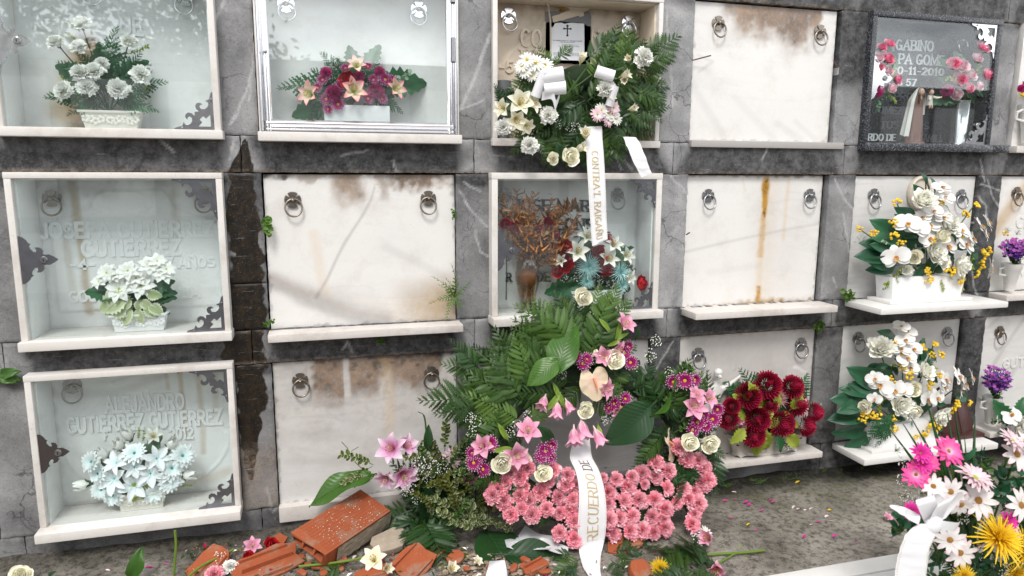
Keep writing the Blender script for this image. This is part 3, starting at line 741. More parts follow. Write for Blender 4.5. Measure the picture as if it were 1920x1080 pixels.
mb.add([(q1.x, .146, q1.z), (q0.x, .146, q0.z), (q0.x, .146, at(1106,30,-.15).z), (q0.x-.012, .146, at(1100,22,-.15).z), (q1.x, .146, at(1022,22,-.15).z)], [(0,1,2,3,4)])
mb.add([(q1.x, .1475, q1.z), (q0.x, .1475, q0.z), (q0.x, .1475, at(1106,30,-.15).z), (q1.x, .1475, at(1022,22,-.15).z)], [(0,1,2,3)])
obj('photo_plaque', mb, flat_mat('plaque_grey', (0.20, 0.20, 0.21), 0.5), t, smooth=False)
mb = MB()
c = at(1072,22,-.146)
for dx, dz, w, h, a in ((0,.02,.105,.030,-.55), (.012,.0,.13,.03,.40), (-.03,-.02,.12,.026,.30)):
    ca, sa = math.cos(a), math.sin(a)
    mb.prism([(-w/2,-h/2),(w/2,-h/2),(w/2+.012,0),(w/2,h/2),(-w/2,h/2)], lambda x, z, d: c + V((dx + x*ca - z*sa, -d + dx*.05, dz + x*sa + z*ca)), 0.004)
obj('carved_book', mb, CREAM_M, t, smooth=False)
mb = MB(); mb.tube([at(1012,-12,-.10), at(1028,10,-.11), at(1032,40,-.12), at(1033,100,-.12)], .0035, 8); obj('cord', mb, flat_mat('pale_cord', (.6, .54, .44), .8), t)

# ---- D1: plain, brown stain
t, x0, x1, zb, zt = niche('plain white marble slab niche, top row, broad brown stain below its top edge', 2, 0, zb=Z0+0.150, zt=row_top(0)-0.006)
def s(u, w, n1, n2):
    b = band(u, w, n1, n2, [(.27,.07,.13,.7), (.36,.08,.22,1.), (.56,.16,.25,1.), (.72,.10,.31,1.), (.84,.04,.25,.9), (.44,.05,.14,.6)])
    b = max(b, .55*sstep(.10,.0,math.hypot((u-.78)/1.0,(w-.86)) + .02*n2))
    return (b, 0.35*sstep(.004,.0,abs(u-.165))*sstep(.63,.72,w)*sstep(.8,.75,w), .16*line_m(u,w,[(.0,.42),(.25,.02)],.03) + .15*line_m(u,w,[(.62,.14),(.8,.02)],.026)+.12*line_m(u,w,[(.3,.33),(.6,.02)],.03)+.25*line_m(u,w,[(.05,.5),(.14,.58),(.04,.62)],.012)+.14*line_m(u,w,[(.75,.16),(.9,.03)],.02), edge_dirt(u,w,n2,.25,.012))
slab(t, x0+.003, x1-.012, zb, zt, 0.02, WHITE_M, s)
sill(t, x0, x1+0.055, zb-0.001, 0.030, -0.014, 0.045, OLD_SILL)
rings(t, 0.02, (1346,44), (1537,60), mat=BRONZE, R=.031)
nail = flat_mat('rusty_iron', (0.10, 0.055, 0.035), 0.8, 0.3)
for a, b in (((1299,113),(1333,104)), ((1563,114),(1571,127))):
    mb = MB(); mb.tube([at(*a, 0.0), at(*b, 0.02)], 0.0028, 6); obj('nail', mb, nail, t)

# ---- E1: granite
t, x0, x1, zb, zt = niche('glazed black granite niche with silver letters, a figurine and pink roses inside', 3, 0, x0=2.69, x1=3.452, zb=Z0+0.150, zt=Z0+0.746)
glazed(t, x0, x1, zb, zt, 0.035, 0.11, 0.026, frame=GRANITE, back=GRAN_B, sill_out=0.02, sill_th=0.038, over=0.0, lin=GRAN_B)
mb = MB(); mb.box(x1, x1+0.105, -0.055, 0.0, zb-0.0382, zb-0.0005); obj('sill_end', mb, GRANITE, t, bevel=0.003)
corner_bracket(t, (x1-0.026, zt-0.026), -1, -1, 0.16, -0.026, CHROME); corner_bracket(t, (x1-0.026, zb), -1, 1, 0.15, -0.026, STEEL)
lock_plate(t, (x0+0.026, at(1648,146,.03).z), 0.115, 0.10, -0.026, CHROME)
rings(t, 0.106, (1801,76), mat=CHROME, R=.0315)
for tx, pa, pb, h, m in (('GABINO',(1679,93),(1748,96),18,SILVERLET), ('PA GOME',(1684,119),(1768,123),18,SILVERLET), ('30-11-2010',(1670,138),(1768,142),13,SILVERLET), ('S 57',(1682,160),(1716,161),12,SILVERLET), ('PROPIEDAD',(1676,188),(1772,190),14,GREYLET), ('GOMEZ',(1634,212),(1690,214),13,GREYLET), ('TUS HIJOS',(1650,240),(1740,242),12,GREYLET), ('RDO DE',(1627,263),(1678,264),12,SILVERLET), ('FAMILIA',(1722,265),(1772,266),12,GREYLET)):
    inscription(t, tx, pa, pb, -0.1078, h, m, True, .19, .004)

# ---- F1
t, x0, x1, zb, zt = niche('white marble niche right of the black granite one, cut by the picture edge', 4, 0, x0=3.615, zb=Z0+0.148)
slab(t, x0, x1, zb, zt, -0.012, WHITE_M, lambda u, w, n1, n2: (0, 0, 0, 0), nx=40, nz=40, th=.05)
sill(t, x0-.004, x1, zb-0.001, 0.034, -0.05, 0.03, SILL_M)

# ---- A2
t, x0, x1, zb, zt = niche('glazed white niche, middle row far left, pot of white flowers with pale leaves inside', -1, 1, x0=-0.829, x1=-0.134, zt=Z0+0.0, zb=Z0-0.592)
def s(u, w, n1, n2):
    drip = max(line_m(u, w, [(.19,1),(.20,.72),(.215,.45),(.22,.1)], .022+.01*n1), .5*line_m(u, w, [(.21,.12),(.6,.10)], .012), .4*line_m(u,w,[(.13,.65),(.15,.2)],.02), .35*line_m(u,w,[(.72,.9),(.74,.6)],.025))
    return (0.35*drip + .05, 0.28*drip, 0.65*sstep(.16,.0,1-w+.12*n1+.05*n2) + .35*line_m(u,w,[(.8,1.),(.9,.8),(1.,.74)],.06) + edge_dirt(u,w,n2,.3,.03), .10*sstep(.06,0,math.hypot(u-.1,w-.9)))
def field(u, w, p):
    # raised inscription field with a scalloped head, and a shield line at its foot
    head = .80 + .12*sstep(.26,.34,u)*sstep(.74,.66,u) - .07*sstep(.3,.1,u) - .07*sstep(.7,.9,u) if .1 < u < .9 else .7
    return 0.006*sstep(head+.012, head-.012, w)*sstep(.05,.07,u)*sstep(.97,.95,u)*sstep(.10,.12,w) + .004*sstep(.012,.004,abs(math.hypot((u-.44)/2.2,(w-.84))-.07))
glazed(t, x0, x1, zb, zt, 0.05, 0.16, 0.022, back=BACK_M, stain=s, sill_out=0.026, sill_th=0.034, over=0.004, relief=field)
rings(t, 0.152, (97,372), (383,368), mat=BRONZE, R=.0315)
corner_bracket(t, (x1-0.022, zt-0.022), -1, -1, 0.15, -0.041); corner_bracket(t, (x1-0.022, zb), -1, 1, 0.135, -0.041)
lock_plate(t, (x0+0.022, at(40,488,.04).z), 0.118, 0.085, -0.041)
for tx, pa, pb, h in (('JOSEFA GUTIERREZ',(77,446),(400,441),27), ('GUTIERREZ',(156,480),(338,476),27), ('-4-',(134,505),(178,504),17), ('7 AÑOS',(312,502),(402,499),17), ('GOU',(131,566),(182,564),19), ('ALIA',(318,559),(374,557),17)):
    inscription(t, tx, pa, pb, -0.1515, h, BACK_M, False, .25, .0032)

# ---- B2
t, x0, x1, zb, zt = niche('blank white marble slab niche with a long diagonal grey vein and orange lower right corner', 0, 1, zb=row_bot(1)-0.004, zt=row_top(1)-0.006)
def s(u, w, n1, n2):
    b = band(u, w, n1, n2, [(.42,.075,.20,.75), (.60,.03,.16,.5), (.79,.17,.075,.9), (.93,.05,.085,.8), (.5,.5,.028,.5), (.1,.1,.04,.5)])
    low = sstep(.13,.0,w - (.30 - .33*u) + .03*n1)*sstep(-.08,.0,w-(.30-.33*u)+.02*n1)
    org = .62*sstep(.32,.05,math.hypot((u-.95)*.75,(w-.12)*1.25)+.03*n1)
    return (max(b, .16*low, org*.9), .50*org + .22*line_m(u,w,[(.24,.62),(.28,.24)],.03) + .2*line_m(u,w,[(0,.34),(.2,.22),(.42,.09),(.66,.03)],.018), .5*line_m(u,w,[(.565,.92),(.545,.84),(.50,.74),(.40,.56),(.36,.47),(.30,.32),(.24,.2)],.009+.004*n1) + .7*line_m(u,w,[(.02,.32),(.2,.19),(.45,.06),(.6,.02)],.06+.02*n1) + .2*line_m(u,w,[(.62,.52),(.95,.30)],.03), max(.9*sstep(.04,.0,max(1-w, u*.35)+.03*n2)*sstep(.2,.1,u), .8*sstep(.03,.0,(1-u)+.02*n2)*sstep(.8,.9,w), edge_dirt(u,w,n2,.3,.010)))
slab(t, x0+.005, x1-.002, zb, zt, 0.022, WHITE_M, s)
sill(t, x0-.002, x1+.010, zb, 0.031, -0.085, 0.045, SILL_M)
rings(t, 0.022, (549,375), (803,372), mat=BRONZE, R=.0315)

# ---- C2
t, x0, x1, zb, zt = niche('glazed niche with dark metal lettering, dried flowers in a vase behind its pane', 1, 1, x0=0.885, x1=1.648, zt=Z0+0.004, zb=Z0-0.592)
glazed(t, x0, x1, zb, zt, 0.05, 0.13, 0.026, back=BACK_M, stain=lambda u, w, n1, n2: (.03, 0, .5*sstep(.12,0,1-w+.05*n1)+edge_dirt(u,w,n2,.3,.03), 0), sill_out=0.05, sill_th=0.034, over=0.004)
rings(t, 0.126, (946,366), (1157,366), mat=STEEL, R=.0315)
corner_bracket(t, (x1-0.026, zt-0.026), -1, -1, 0.125, -0.041, BRKT); corner_bracket(t, (x1-0.026, zb), -1, 1, 0.12, -0.041, BRKT)
lock_plate(t, (x0+0.026, at(938,470,.04).z), 0.10, 0.085, -0.041, BRKT)
for tx, pa, pb, h in (('JOSE MARIA',(962,394),(1132,396),20), ('ALONSO',(1022,429),(1132,431),20), ('12 - 1995',(1044,451),(1142,452),17), ('DE TU',(1006,527),(1068,527),15), ('R',(950,527),(958,527),15)):
    inscription(t, tx, pa, pb, -0.1275, h, DARKMET, True, .2, .007)
mb = MB(); mb.tube([at(950,482,-.10), at(949,562,-.06)], .0025, 6); obj('rod', mb, DARKMET, t)

# ---- D2
t, x0, x1, zb, zt = niche('white marble slab niche with a yellow rust streak down its centre', 2, 1, zb=row_bot(1)-0.002, zt=row_top(1)-0.004)
def s(u, w, n1, n2):
    wd = .018 + .008*n1 + .006*n2
    st = sstep(wd*2.0, wd*.4, abs(u-.575+.012*(1-w)+.006*n1))
    k = .55 + .45*sstep(.62,.80,w)*sstep(1.0,.93,w) + .25*sstep(.16,.05,w)
    if .14 < w < .36: k *= .35
    g = st*k + .30*line_m(u,w,[(.745,.99),(.735,.8),(.73,.5)],.014) + .30*line_m(u,w,[(.40,.98),(.425,.88)],.008) + .12*sstep(.10,.02,abs(u-.60))
    bt = sstep(.055,.0,w + .03*n2 + .10*max(0,abs(u-.58)-.05))
    g = max(g, .45*bt); 
    return (.55*bt*sstep(.25,.5,u) + .10*sstep(.3,.05,abs(u-.68)) + .5*sstep(.02,0,1-w+.01*n2), g, .30*line_m(u,w,[(.0,.42),(.35,.50),(.7,.57),(1,.62)],.013) + .12*line_m(u,w,[(.2,.26),(.55,.30)],.03), max(edge_dirt(u,w,n2,.35,.010), .55*st*sstep(.80,.88,w)*sstep(1.,.9,w)*.4))
slab(t, x0+.003, x1-.014, zb, zt, 0.03, WHITE_M, s)
sill(t, x0-.004, x1-.002, zb, 0.031, -0.125, 0.05, SILL_M)
rings(t, 0.03, (1327,367), (1517,366), mat=STEEL, R=.031)
mb = MB(); mb.tube([at(1287,440,0), at(1293,436,.02)], .003, 6); obj('nail', mb, nail, t)

# ---- E2
t, x0, x1, zb, zt = niche('pale grey marble niche with an oval portrait medallion, behind the upper orchid arrangement', 3, 1, zb=row_bot(1)-0.004, zt=row_top(1)-0.006)
def carve(u, w, p): return .004*sstep(.01,.002,abs(math.hypot((u-.1)*1.2,(w-.1)*.8)-.38))*(1 if w < .5 else 0)
slab(t, x0+.003, x1-.003, zb, zt, 0.02, GREY_M, lambda u, w, n1, n2: (0, .05*line_m(u,w,[(.15,1),(.16,.8)],.02), .25*sstep(.6,.1,math.hypot(u-.3,w-.3)+.2*n1), 0), relief=carve)
sill(t, x0-.01, x1+.0, zb, 0.030, -0.235, 0.045, WHITE_M, bevel=.006)
rings(t, 0.02, (1637,366), (1801,367), mat=STEEL, R=.033)
inscription(t, 'MI', (1603,452), (1632,453), -0.02, 13, GREY_M, False, .2, .003)
mb = MB(); c = at(1722,362,-.015)
mb.prism(arc(0,0,.068,.085,0,360,36)[:-1], lambda x, z, d: c + V((x, -d, z)), .010); mb.tube([c + V((.060*math.cos(a), -.012, .076*math.sin(a))) for a in [2*PI*i/36 for i in range(36)]], .009, 8, closed=True)
obj('portrait_medallion', mb, flat_mat('cream_porcelain', (.62, .55, .46), .35), t)

# ---- F2
t, x0, x1, zb, zt = niche('white marble niche with an amber vein at the right edge of the middle row', 4, 1, zb=row_bot(1)-0.004, zt=row_top(1)-0.006)
slab(t, x0+.003, x1, zb, zt, 0.02, WHITE_M, lambda u, w, n1, n2: (.35*line_m(u,w,[(.0,.52),(.12,.72),(.32,1.)],.05), .42*line_m(u,w,[(.0,.52),(.12,.72),(.32,1.)],.07+.02*n1), .15*sstep(.2,0,w), 0), nx=70, nz=70)
sill(t, x0-.002, x1, zb, 0.030, -0.10, 0.045, SILL_M)
rings(t, 0.02, (1905,362), mat=BRONZE, R=.033)
inscription(t, 'CE', (1905,426), (1930,427), -0.02, 20, WHITE_M, False, .2, .004); inscription(t, 'MI', (1908,518), (1930,519), -0.02, 18, WHITE_M, False, .2, .004)

# ---- A3
t, x0, x1, zb, zt = niche('glazed white niche, bottom row far left, pale turquoise and white flowers inside', -1, 2, x0=-0.836, x1=-0.138, zt=Z0-0.719, zb=Z0-1.300)
def s(u, w, n1, n2):
    dr = max(line_m(u,w,[(.70,1),(.705,.7),(.71,.45)],.014), .7*line_m(u,w,[(.80,1),(.81,.5),(.80,.3)],.018), .6*line_m(u,w,[(.62,.98),(.63,.8)],.012), .5*line_m(u,w,[(.90,.9),(.89,.6)],.02), .45*line_m(u,w,[(.55,.08),(.85,.10),(.95,.14)],.04))
    return (.3*dr+.05, .36*dr, .30*line_m(u,w,[(.0,.82),(.35,.80),(.6,.9)],.035) + .25*line_m(u,w,[(.1,.4),(.2,.2)],.03)+edge_dirt(u,w,n2,.35,.03) + .25*sstep(.1,0,w+.05*n1), .8*line_m(u,w,[(.655,.985),(.665,.945),(.70,.96),(.69,.92)],.008))
glazed(t, x0, x1, zb, zt, 0.05, 0.125, 0.022, back=BACK_M, stain=s, sill_out=0.055, sill_th=0.036, over=0.002, relief=lambda u, w, p: 0.005*sstep(.012,.003,abs(math.hypot((u-.5)/1.25,(w-.40)/1.0)-.36))*(1 if w < .45 else 0) + .004*(line_m(u,w,[(.32,.92),(.50,.985),(.62,.93)],.012)+line_m(u,w,[(.34,.87),(.5,.93),(.62,.90)],.010)))
rings(t, 0.122, (136,722), mat=STEEL, R=.033)
corner_bracket(t, (x1-0.022, zt-0.022), -1, -1, 0.135, -0.041); corner_bracket(t, (x1-0.022, zb), -1, 1, 0.135, -0.041)
lock_plate(t, (x0+0.022, at(85,850,.04).z), 0.098, 0.075, -0.041, flat_mat('brown_metal', (.13, .11, .11), .3, .8))
for tx, pa, pb, h in (('ALEJANDRO',(199,773),(345,764),27), ('GUTIERREZ GUTIERREZ',(128,811),(416,793),27), ('+',(192,826),(201,825),16), ('2012',(319,823),(362,820),19)):
    inscription(t, tx, pa, pb, -0.1215, h, BACK_M, False, .24, .005)

# ---- B3
t, x0, x1, zb, zt = niche('bottom row marble slab niche with brown weathering, broken hollow brick at its foot', 0, 2, zb=Z0-1.347, zt=row_top(2)-0.004)
def s(u, w, n1, n2):
    b = band(u, w, n1, n2, [(.29,.10,.36,1.), (.47,.10,.32,1.), (.60,.06,.2,.8), (.72,.10,.30,1.), (.86,.06,.19,.9), (.62,.26,.16,.8)])
    b = max(b, .55*band(u, w, n1, n2, [(.35,.14,.36,.8), (.64,.06,.5,.5)])); b *= 1 - .75*sstep(.022,.010,abs(u-.385))*sstep(.6,.75,w); b = max(b, .22*sstep(.0,.9,w + .3*n1))
    return (b, .25*line_m(u,w,[(.60,1),(.62,.6),(.61,.45)],.035) + .30*sstep(.03,0,math.hypot(u-.58,(1-w)*.7)), .35*line_m(u,w,[(.2,.70),(.33,.68),(.5,.76)],.03)+.22*line_m(u,w,[(.05,.5),(.5,.40),(1,.58)],.06+.03*n1)+.2*line_m(u,w,[(.1,.3),(.6,.25)],.05), max(.75*sstep(.065,.0,(1-w)+.03*n2)*sstep(.62,.68,u), edge_dirt(u,w,n2,.35,.008), .55*b*sstep(.1,.5,n2)))
slab(t, x0+.003, x1-.002, zb, zt, 0.022, GREY_M, s)
sill(t, x0+.0, x1+.002, zb, 0.066, -0.014, 0.05, SILL_M)
rings(t, 0.022, (563,713), (809,700), mat=BRONZE, R=.0315)

# ---- C3
t, x0, x1, zb, zt = niche('grey marble niche mostly hidden behind the big pink carnation wreath', 1, 2, zt=row_top(2)-0.004)
slab(t, x0+.003, x1-.003, zb, zt, 0.022, GREY_M, lambda u, w, n1, n2: (.05, .12*line_m(u,w,[(.0,.5),(1,.2)],.03), .45+.2*n1, 0), nx=60, nz=50)
sill(t, x0-.002, x1+.002, zb, 0.03, -0.03, 0.05, OLD_SILL)
rings(t, 0.022, (958,694), (1188,682), mat=STEEL, R=.0315)

# ---- D3
t, x0, x1, zb, zt = niche('white marble niche with a carved crucifix, dark red chrysanthemums on its sill', 2, 2, zt=row_top(2)-0.004)
def rel(u, w, p):
    h = .004*sstep(.008,.002,abs(max(abs(u-.30)/.105, abs(w-.835)/.155)-1)*.1)*(1 if w > .70 else 0)
    prof = .60 + .025*math.sin(u*38) + (.06 if u > .85 else 0) + (.03 if .52 < u < .60 else 0)
    return h + .006*sstep(prof+.012, prof-.012, w)*sstep(.47,.50,u)*sstep(.97,.94,u)
slab(t, x0+.003, x1-.004, zb, zt, 0.02, GREY_M if False else WHITE_M, lambda u, w, n1, n2: (.25*sstep(.05,0,1-w+.02*n2)+.10, .03, .35+.1*n1, edge_dirt(u,w,n2,.25,.008)), relief=rel)
sill(t, x0-.01, x1+.012, zb, 0.030, -0.085, 0.045, SILL_M)
rings(t, 0.02, (1308,664), (1501,645), mat=STEEL, R=.033)
# carved figure with spread arms
sk = bpy.data.meshes.new('carved_crucifix'); base = t.location
J = [(1345,735), (1341,752), (1339,775), (1337,800), (1318,722), (1300,716), (1372,718), (1390,704), (1337,830), (1343,712)]
pts = [at(px, py, .0) - base for px, py in J]
for p in pts: p.y = -0.028
sk.from_pydata(pts, [(0,1),(1,2),(2,3),(0,4),(4,5),(0,6),(6,7),(3,8),(0,9)], [])
co = bpy.data.objects.new('carved_crucifix', sk); COL.objects.link(co); co.parent = t
sk_mat = flat_mat('carved_white_stone', (.70,.69,.66), .5)
md = co.modifiers.new('Skin', 'SKIN'); sk.materials.append(sk_mat)
for i, r_ in enumerate((.020,.028,.027,.024,.013,.008,.013,.007,.02,.016)): sk.skin_vertices[0].data[i].radius = (r_, r_*.8)
sk.skin_vertices[0].data[0].use_root = True
ss = co.modifiers.new('Sub', 'SUBSURF'); ss.levels = ss.render_levels = 2
mb = MB(); c = at(1346,700,.02)
mb.ball(c, .019, 10, 12, sq=(1,1,1.15)); mb.ball(c + V((0,-.002,.006)), .0205, 8, 12, sq=(1,.95,.9)); mb.ball(c + V((.002,-.016,-.012)), .010, 6, 8)
obj('carved_head', mb, WHITE_M, t)

# ---- E3
t, x0, x1, zb, zt = niche('pale marble niche behind the lower of the two orchid arrangements', 3, 2, zt=row_top(2)-0.004)
slab(t, x0+.003, x1-.003, zb, zt, 0.02, GREY_M, lambda u, w, n1, n2: (0, 0, .2*sstep(.7,.1,math.hypot(u-.2,w-.3)+.2*n1), 0))
sill(t, x0-.01, x1+.07, zb-.004, 0.032, -0.215, 0.045, WHITE_M, bevel=.006)
rings(t, 0.02, (1608,634), (1775,624), mat=STEEL, R=.033)

# ---- F3
t, x0, x1, zb, zt = niche('marble niche with slanting grey veins at the right edge of the bottom row', 4, 2, zt=row_top(2)-0.004)
slab(t, x0+.003, x1, zb, zt, 0.02, GREY_M, lambda u, w, n1, n2: (0, 0, .4*line_m(u,w,[(.0,.3),(.25,.75),(.4,1.)],.02)+.35*line_m(u,w,[(.1,.0),(.4,.6)],.03)+.3*line_m(u,w,[(.05,.9),(.15,1)],.02), 0), nx=60, nz=60)
sill(t, x0-.004, x1, zb, 0.030, -0.10, 0.045, SILL_M)
rings(t, 0.02, (1873,622), mat=BRONZE, R=.033)
inscription(t, 'GUTIE', (1880,690), (1935,686), -0.02, 16, GREY_M, False, .2, .004)
# ---------------------------------------------------------------- petals, leaves, blooms
def P_round(u): return math.sin(PI*min(1, 0.12 + 0.80*u))**0.8
def P_fan(u): return 0.25 + 0.75*u**0.8
def P_point(u): return max(0.0, math.sin(PI*(0.10 + 0.90*u)))**0.9
def P_oval(u): return max(0.02, math.sin(PI*(0.06 + 0.90*u)))**0.6
def petal(mb, az, L, W, e0, e1, r0=0.0, h0=0.0, prof=P_oval, cup=0.0, ruf=0.0, rf=3.0, nu=4, nv=4, crease=0.0, jag=0.0, t0=0.0, t1=1.0, mi=0, rg=None, curlp=1.0, wob=0.0):
    """one petal: starts r0 from the axis, rises at e0 degrees and bends to e1 at its tip"""
    rg = rg or rnd; ph = rg.uniform(0, 6.28); ca, sa = math.cos(az), math.sin(az)
    path = [(r0, h0)]; N = nu
    for i in range(N):
        u = (i + .5)/N; e = math.radians(lerp(e0, e1, u**curlp)); r, h = path[-1]
        path.append((r + L/N*math.cos(e), h + L/N*math.sin(e)))
    jg = [rg.uniform(-jag, jag) for _ in range(nv + 1)]
    tw = rg.uniform(-wob, wob)
    def f(u, w):
        i = round(u*N); r, h = path[i]; e = math.radians(lerp(e0, e1, u**curlp)); v = 2*w - 1
        ww = W*prof(u)
        if jag and i == N:
            k = jg[round(w*nv)]; r += k*L*math.cos(e); h += k*L*math.sin(e)
        dn = cup*ww*v*v + ruf*W*math.sin(rf*v*2 + ph)*u*u - crease*ww*(1-abs(v)) + tw*v*u*W
        r2 = r - dn*math.sin(e); h2 = h + dn*math.cos(e); lat = ww*v
        return V((r2*ca - lat*sa, r2*sa + lat*ca, h2))
    mb.grid(f, nu, nv, mi, lambda u, w: lerp(t0, t1, u))
def wrapped(mb, az, H, ang, rb, rm, rt, h0=0.0, nu=5, nv=6, t0=0.0, t1=1.0, mi=0, ruf=0.0):
    """a petal that wraps round the axis: radius rb at the foot, rm half-way, rt at the lip"""
    ph = rnd.uniform(0, 6)
    def f(u, w):
        v = 2*w - 1; r = (1-u)**2*rb + 2*u*(1-u)*(2*rm - .5*rb - .5*rt) + u*u*rt
        wd = ang*math.sin(PI*(0.22 + 0.62*u)); h = h0 + H*(u - 0.16*u*u*v*v*2 )
        r += ruf*math.sin(3*v + ph)*u*u + 0.03*v*v*u
        a = az + v*wd
        return V((r*math.cos(a), r*math.sin(a), h))
    mb.grid(f, nu, nv, mi, lambda u, w: lerp(t0, t1, u))
GA = PI*(3 - math.sqrt(5))
def proto(name, mb, mat, *subs):
    out = [(name, mb.mesh(name, mat))]
    for n, b, m in subs: out.append((n, b.mesh(n, m)))
    return out

def make_carnation(name, mat, seed, dome=0.8, ruf=.50):
    r = random.Random(seed); mb = MB(); n = 96
    for i in range(n):
        k = (i+.5)/n; e = lerp(-12, 88, k**.62) + r.uniform(-8,8); er = math.radians(e); r0 = .26
        petal(mb, i*GA + r.uniform(-.25,.25), lerp(.70,.50,k)*r.uniform(.8,1.12), lerp(.34,.24,k), e + 6, e - 10 + r.uniform(-14,14), r0*math.cos(er), -.12 + r0*math.sin(er)*dome, P_fan, ruf=ruf, rf=4.2, nu=3, nv=6, jag=.16, t0=lerp(.15,.05,k), t1=r.uniform(.6,1.0), rg=r, wob=.4)
    mb.ball((0,0,-.1), .34, 5, 8, t=.1)
    c = MB(); c.lathe([(.0,-.62),(.16,-.6),(.2,-.3),(.26,-.02),(.1,.02)], 8)
    return proto(name, mb, mat, ('calyx', c, LEAF_MID))
def make_rose(name, mat, seed, open_=1.0):
    r = random.Random(seed); mb = MB(); n = 21
    for i in range(n):
        k = i/(n-1); rad = lerp(.08, .80, k**1.0)*open_
        wrapped(mb, i*2.4 + r.uniform(-.2,.2), lerp(.90,.62,k**1.5)*r.uniform(.96,1.03), lerp(1.9,.92,k), .05 + .14*k, rad*.98, rad*lerp(.85,1.24,k**2), lerp(.10,-.08,k), t0=lerp(.5,.2,k), t1=lerp(.55,1,k), ruf=.03)
    return proto(name, mb, mat)
def make_peony(name, mat, seed):
    r = random.Random(seed); mb = MB(); n = 46
    for i in range(n):
        k = i/(n-1); e = lerp(82, 2, k**1.1)
        petal(mb, i*GA, lerp(.62,.98,k)*r.uniform(.9,1.1), lerp(.26,.42,k), e+20, e+lerp(5,38,k), .03+.10*k, lerp(.30,.0,k), P_round, cup=.55, ruf=.10, rf=3, nu=4, nv=5, jag=.07, t0=lerp(.75,.3,k), t1=lerp(.6,1,k), rg=r)
    return proto(name, mb, mat)
def make_lily(name, mat, seed, W=.29, e0=72, e1=-12, sta=True, stmat=None, n=6, nested=True, recurve=1.2):
    r = random.Random(seed); mb = MB()
    for i in range(n):
        o = i % 2
        petal(mb, 2*PI*i/n + r.uniform(-.08,.08), r.uniform(.95,1.08), W*(1.15 if o else .85), e0+r.uniform(-5,5), e1+r.uniform(-14,14), .05, 0, P_point, cup=.35, crease=.18, ruf=.06, nu=7, nv=4, rg=r, curlp=recurve, wob=.15, t0=0, t1=1)
    mb.lathe([(.02,-.25),(.05,-.15),(.07,.02)], 8, t=.02)
    if not sta: return proto(name, mb, mat)
    st = MB(); an = MB()
    for i in range(6):
        a = 2*PI*i/6 + .3; p = [(0,0,.05), (.05*math.cos(a), .05*math.sin(a), .35), (.16*math.cos(a), .16*math.sin(a), .62)]
        st.tube(p, .011, 4); q = V(p[-1]); d = V((-math.sin(a), math.cos(a), .2))*.06
        st.tube([q - d, q, q + d], [.012,.026,.012], 5, 1)
    st.tube([(0,0,.05),(0.02,0,.45),(.05,.02,.74)], [.015,.013,.026], 5)
    return proto(name, mb, mat, ('stamens', st, [stmat or STAMEN, ANTHER]))
def make_daisy(name, mat, cmat, seed, n=20, W=.10, e0=18, e1=-4, layers=1, cr=.2, jag=0.0, L=1.0, prof=P_oval):
    r = random.Random(seed); mb = MB()
    for l in range(layers):
        for i in range(n):
            petal(mb, 2*PI*(i+.5*l)/n + r.uniform(-.08,.08), L*(1-.22*l)*r.uniform(.9,1.06), W, e0+16*l+r.uniform(-8,8), e1+14*l+r.uniform(-14,14), cr*.6, .02*l, prof, cup=.25, nu=4, nv=2, rg=r, wob=.2)
    c = MB(); c.ball((0,0,.02), cr, 5, 10, sq=(1,1,.55)); 
    for i in range(40):
        rr = cr*math.sqrt(i/40); a = i*GA; c.ball((rr*math.cos(a), rr*math.sin(a), .02+cr*.55*math.sqrt(max(0,1-(rr/cr)**2))), cr*.13, 2, 4)
    return proto(name, mb, mat, ('flower_centre', c, cmat))
def make_pompon(name, mat, seed, n=190, W=.085):
    r = random.Random(seed); mb = MB()
    for i in range(n):
        k = (i+.5)/n; e = lerp(88, -20, k**.85)
        petal(mb, i*GA, r.uniform(.42,.54), W, e+14, e+40, .0+.46*math.cos(math.radians(e)), .40*math.sin(math.radians(e)), P_oval, cup=.7, nu=3, nv=2, rg=r, t0=0, t1=1)
    return proto(name, mb, mat)
def make_spider(name, mat, seed, n=70, W=.028, cmat=None):
    r = random.Random(seed); mb = MB()
    for i in range(n):
        k = i/n; e = lerp(80, -8, k**.8)
        petal(mb, i*GA, r.uniform(.8,1.08)*lerp(.55,1,k), W, e+14, e-14+r.uniform(-22,22), .05, .05, P_oval, cup=.5, nu=5, nv=2, rg=r)
    c = MB(); c.ball((0,0,.05), .13, 4, 8)
    return proto(name, mb, mat, ('flower_centre', c, cmat or mat))
def make_orchid(name, seed):
    r = random.Random(seed); mb = MB()
    for a, L, W in ((90,.9,.34), (215,.92,.33), (325,.92,.33)): petal(mb, math.radians(a), L, W, 10, -12, .04, -.03, P_oval, cup=.1, ruf=.05, nu=6, nv=5, rg=r)
    for a in (12, 168): petal(mb, math.radians(a), 1.0, .58, 16, -14, .04, .03, P_oval, cup=.12, ruf=.06, nu=6, nv=6, rg=r)
    lip = MB(); petal(lip, math.radians(270), .34, .17, 60, -10, .03, .05, P_oval, cup=.8, nu=4, nv=3, rg=r)
    for s in (-1, 1): petal(lip, math.radians(270+s*55), .24, .12, 75, 20, .03, .05, P_oval, cup=.6, nu=3, nv=3, rg=r)
    lip.ball((0,.02,.12), .06, 4, 6)
    return proto(name, mb, ORCHID_W, ('orchid_lip', lip, ORCHID_LIP))
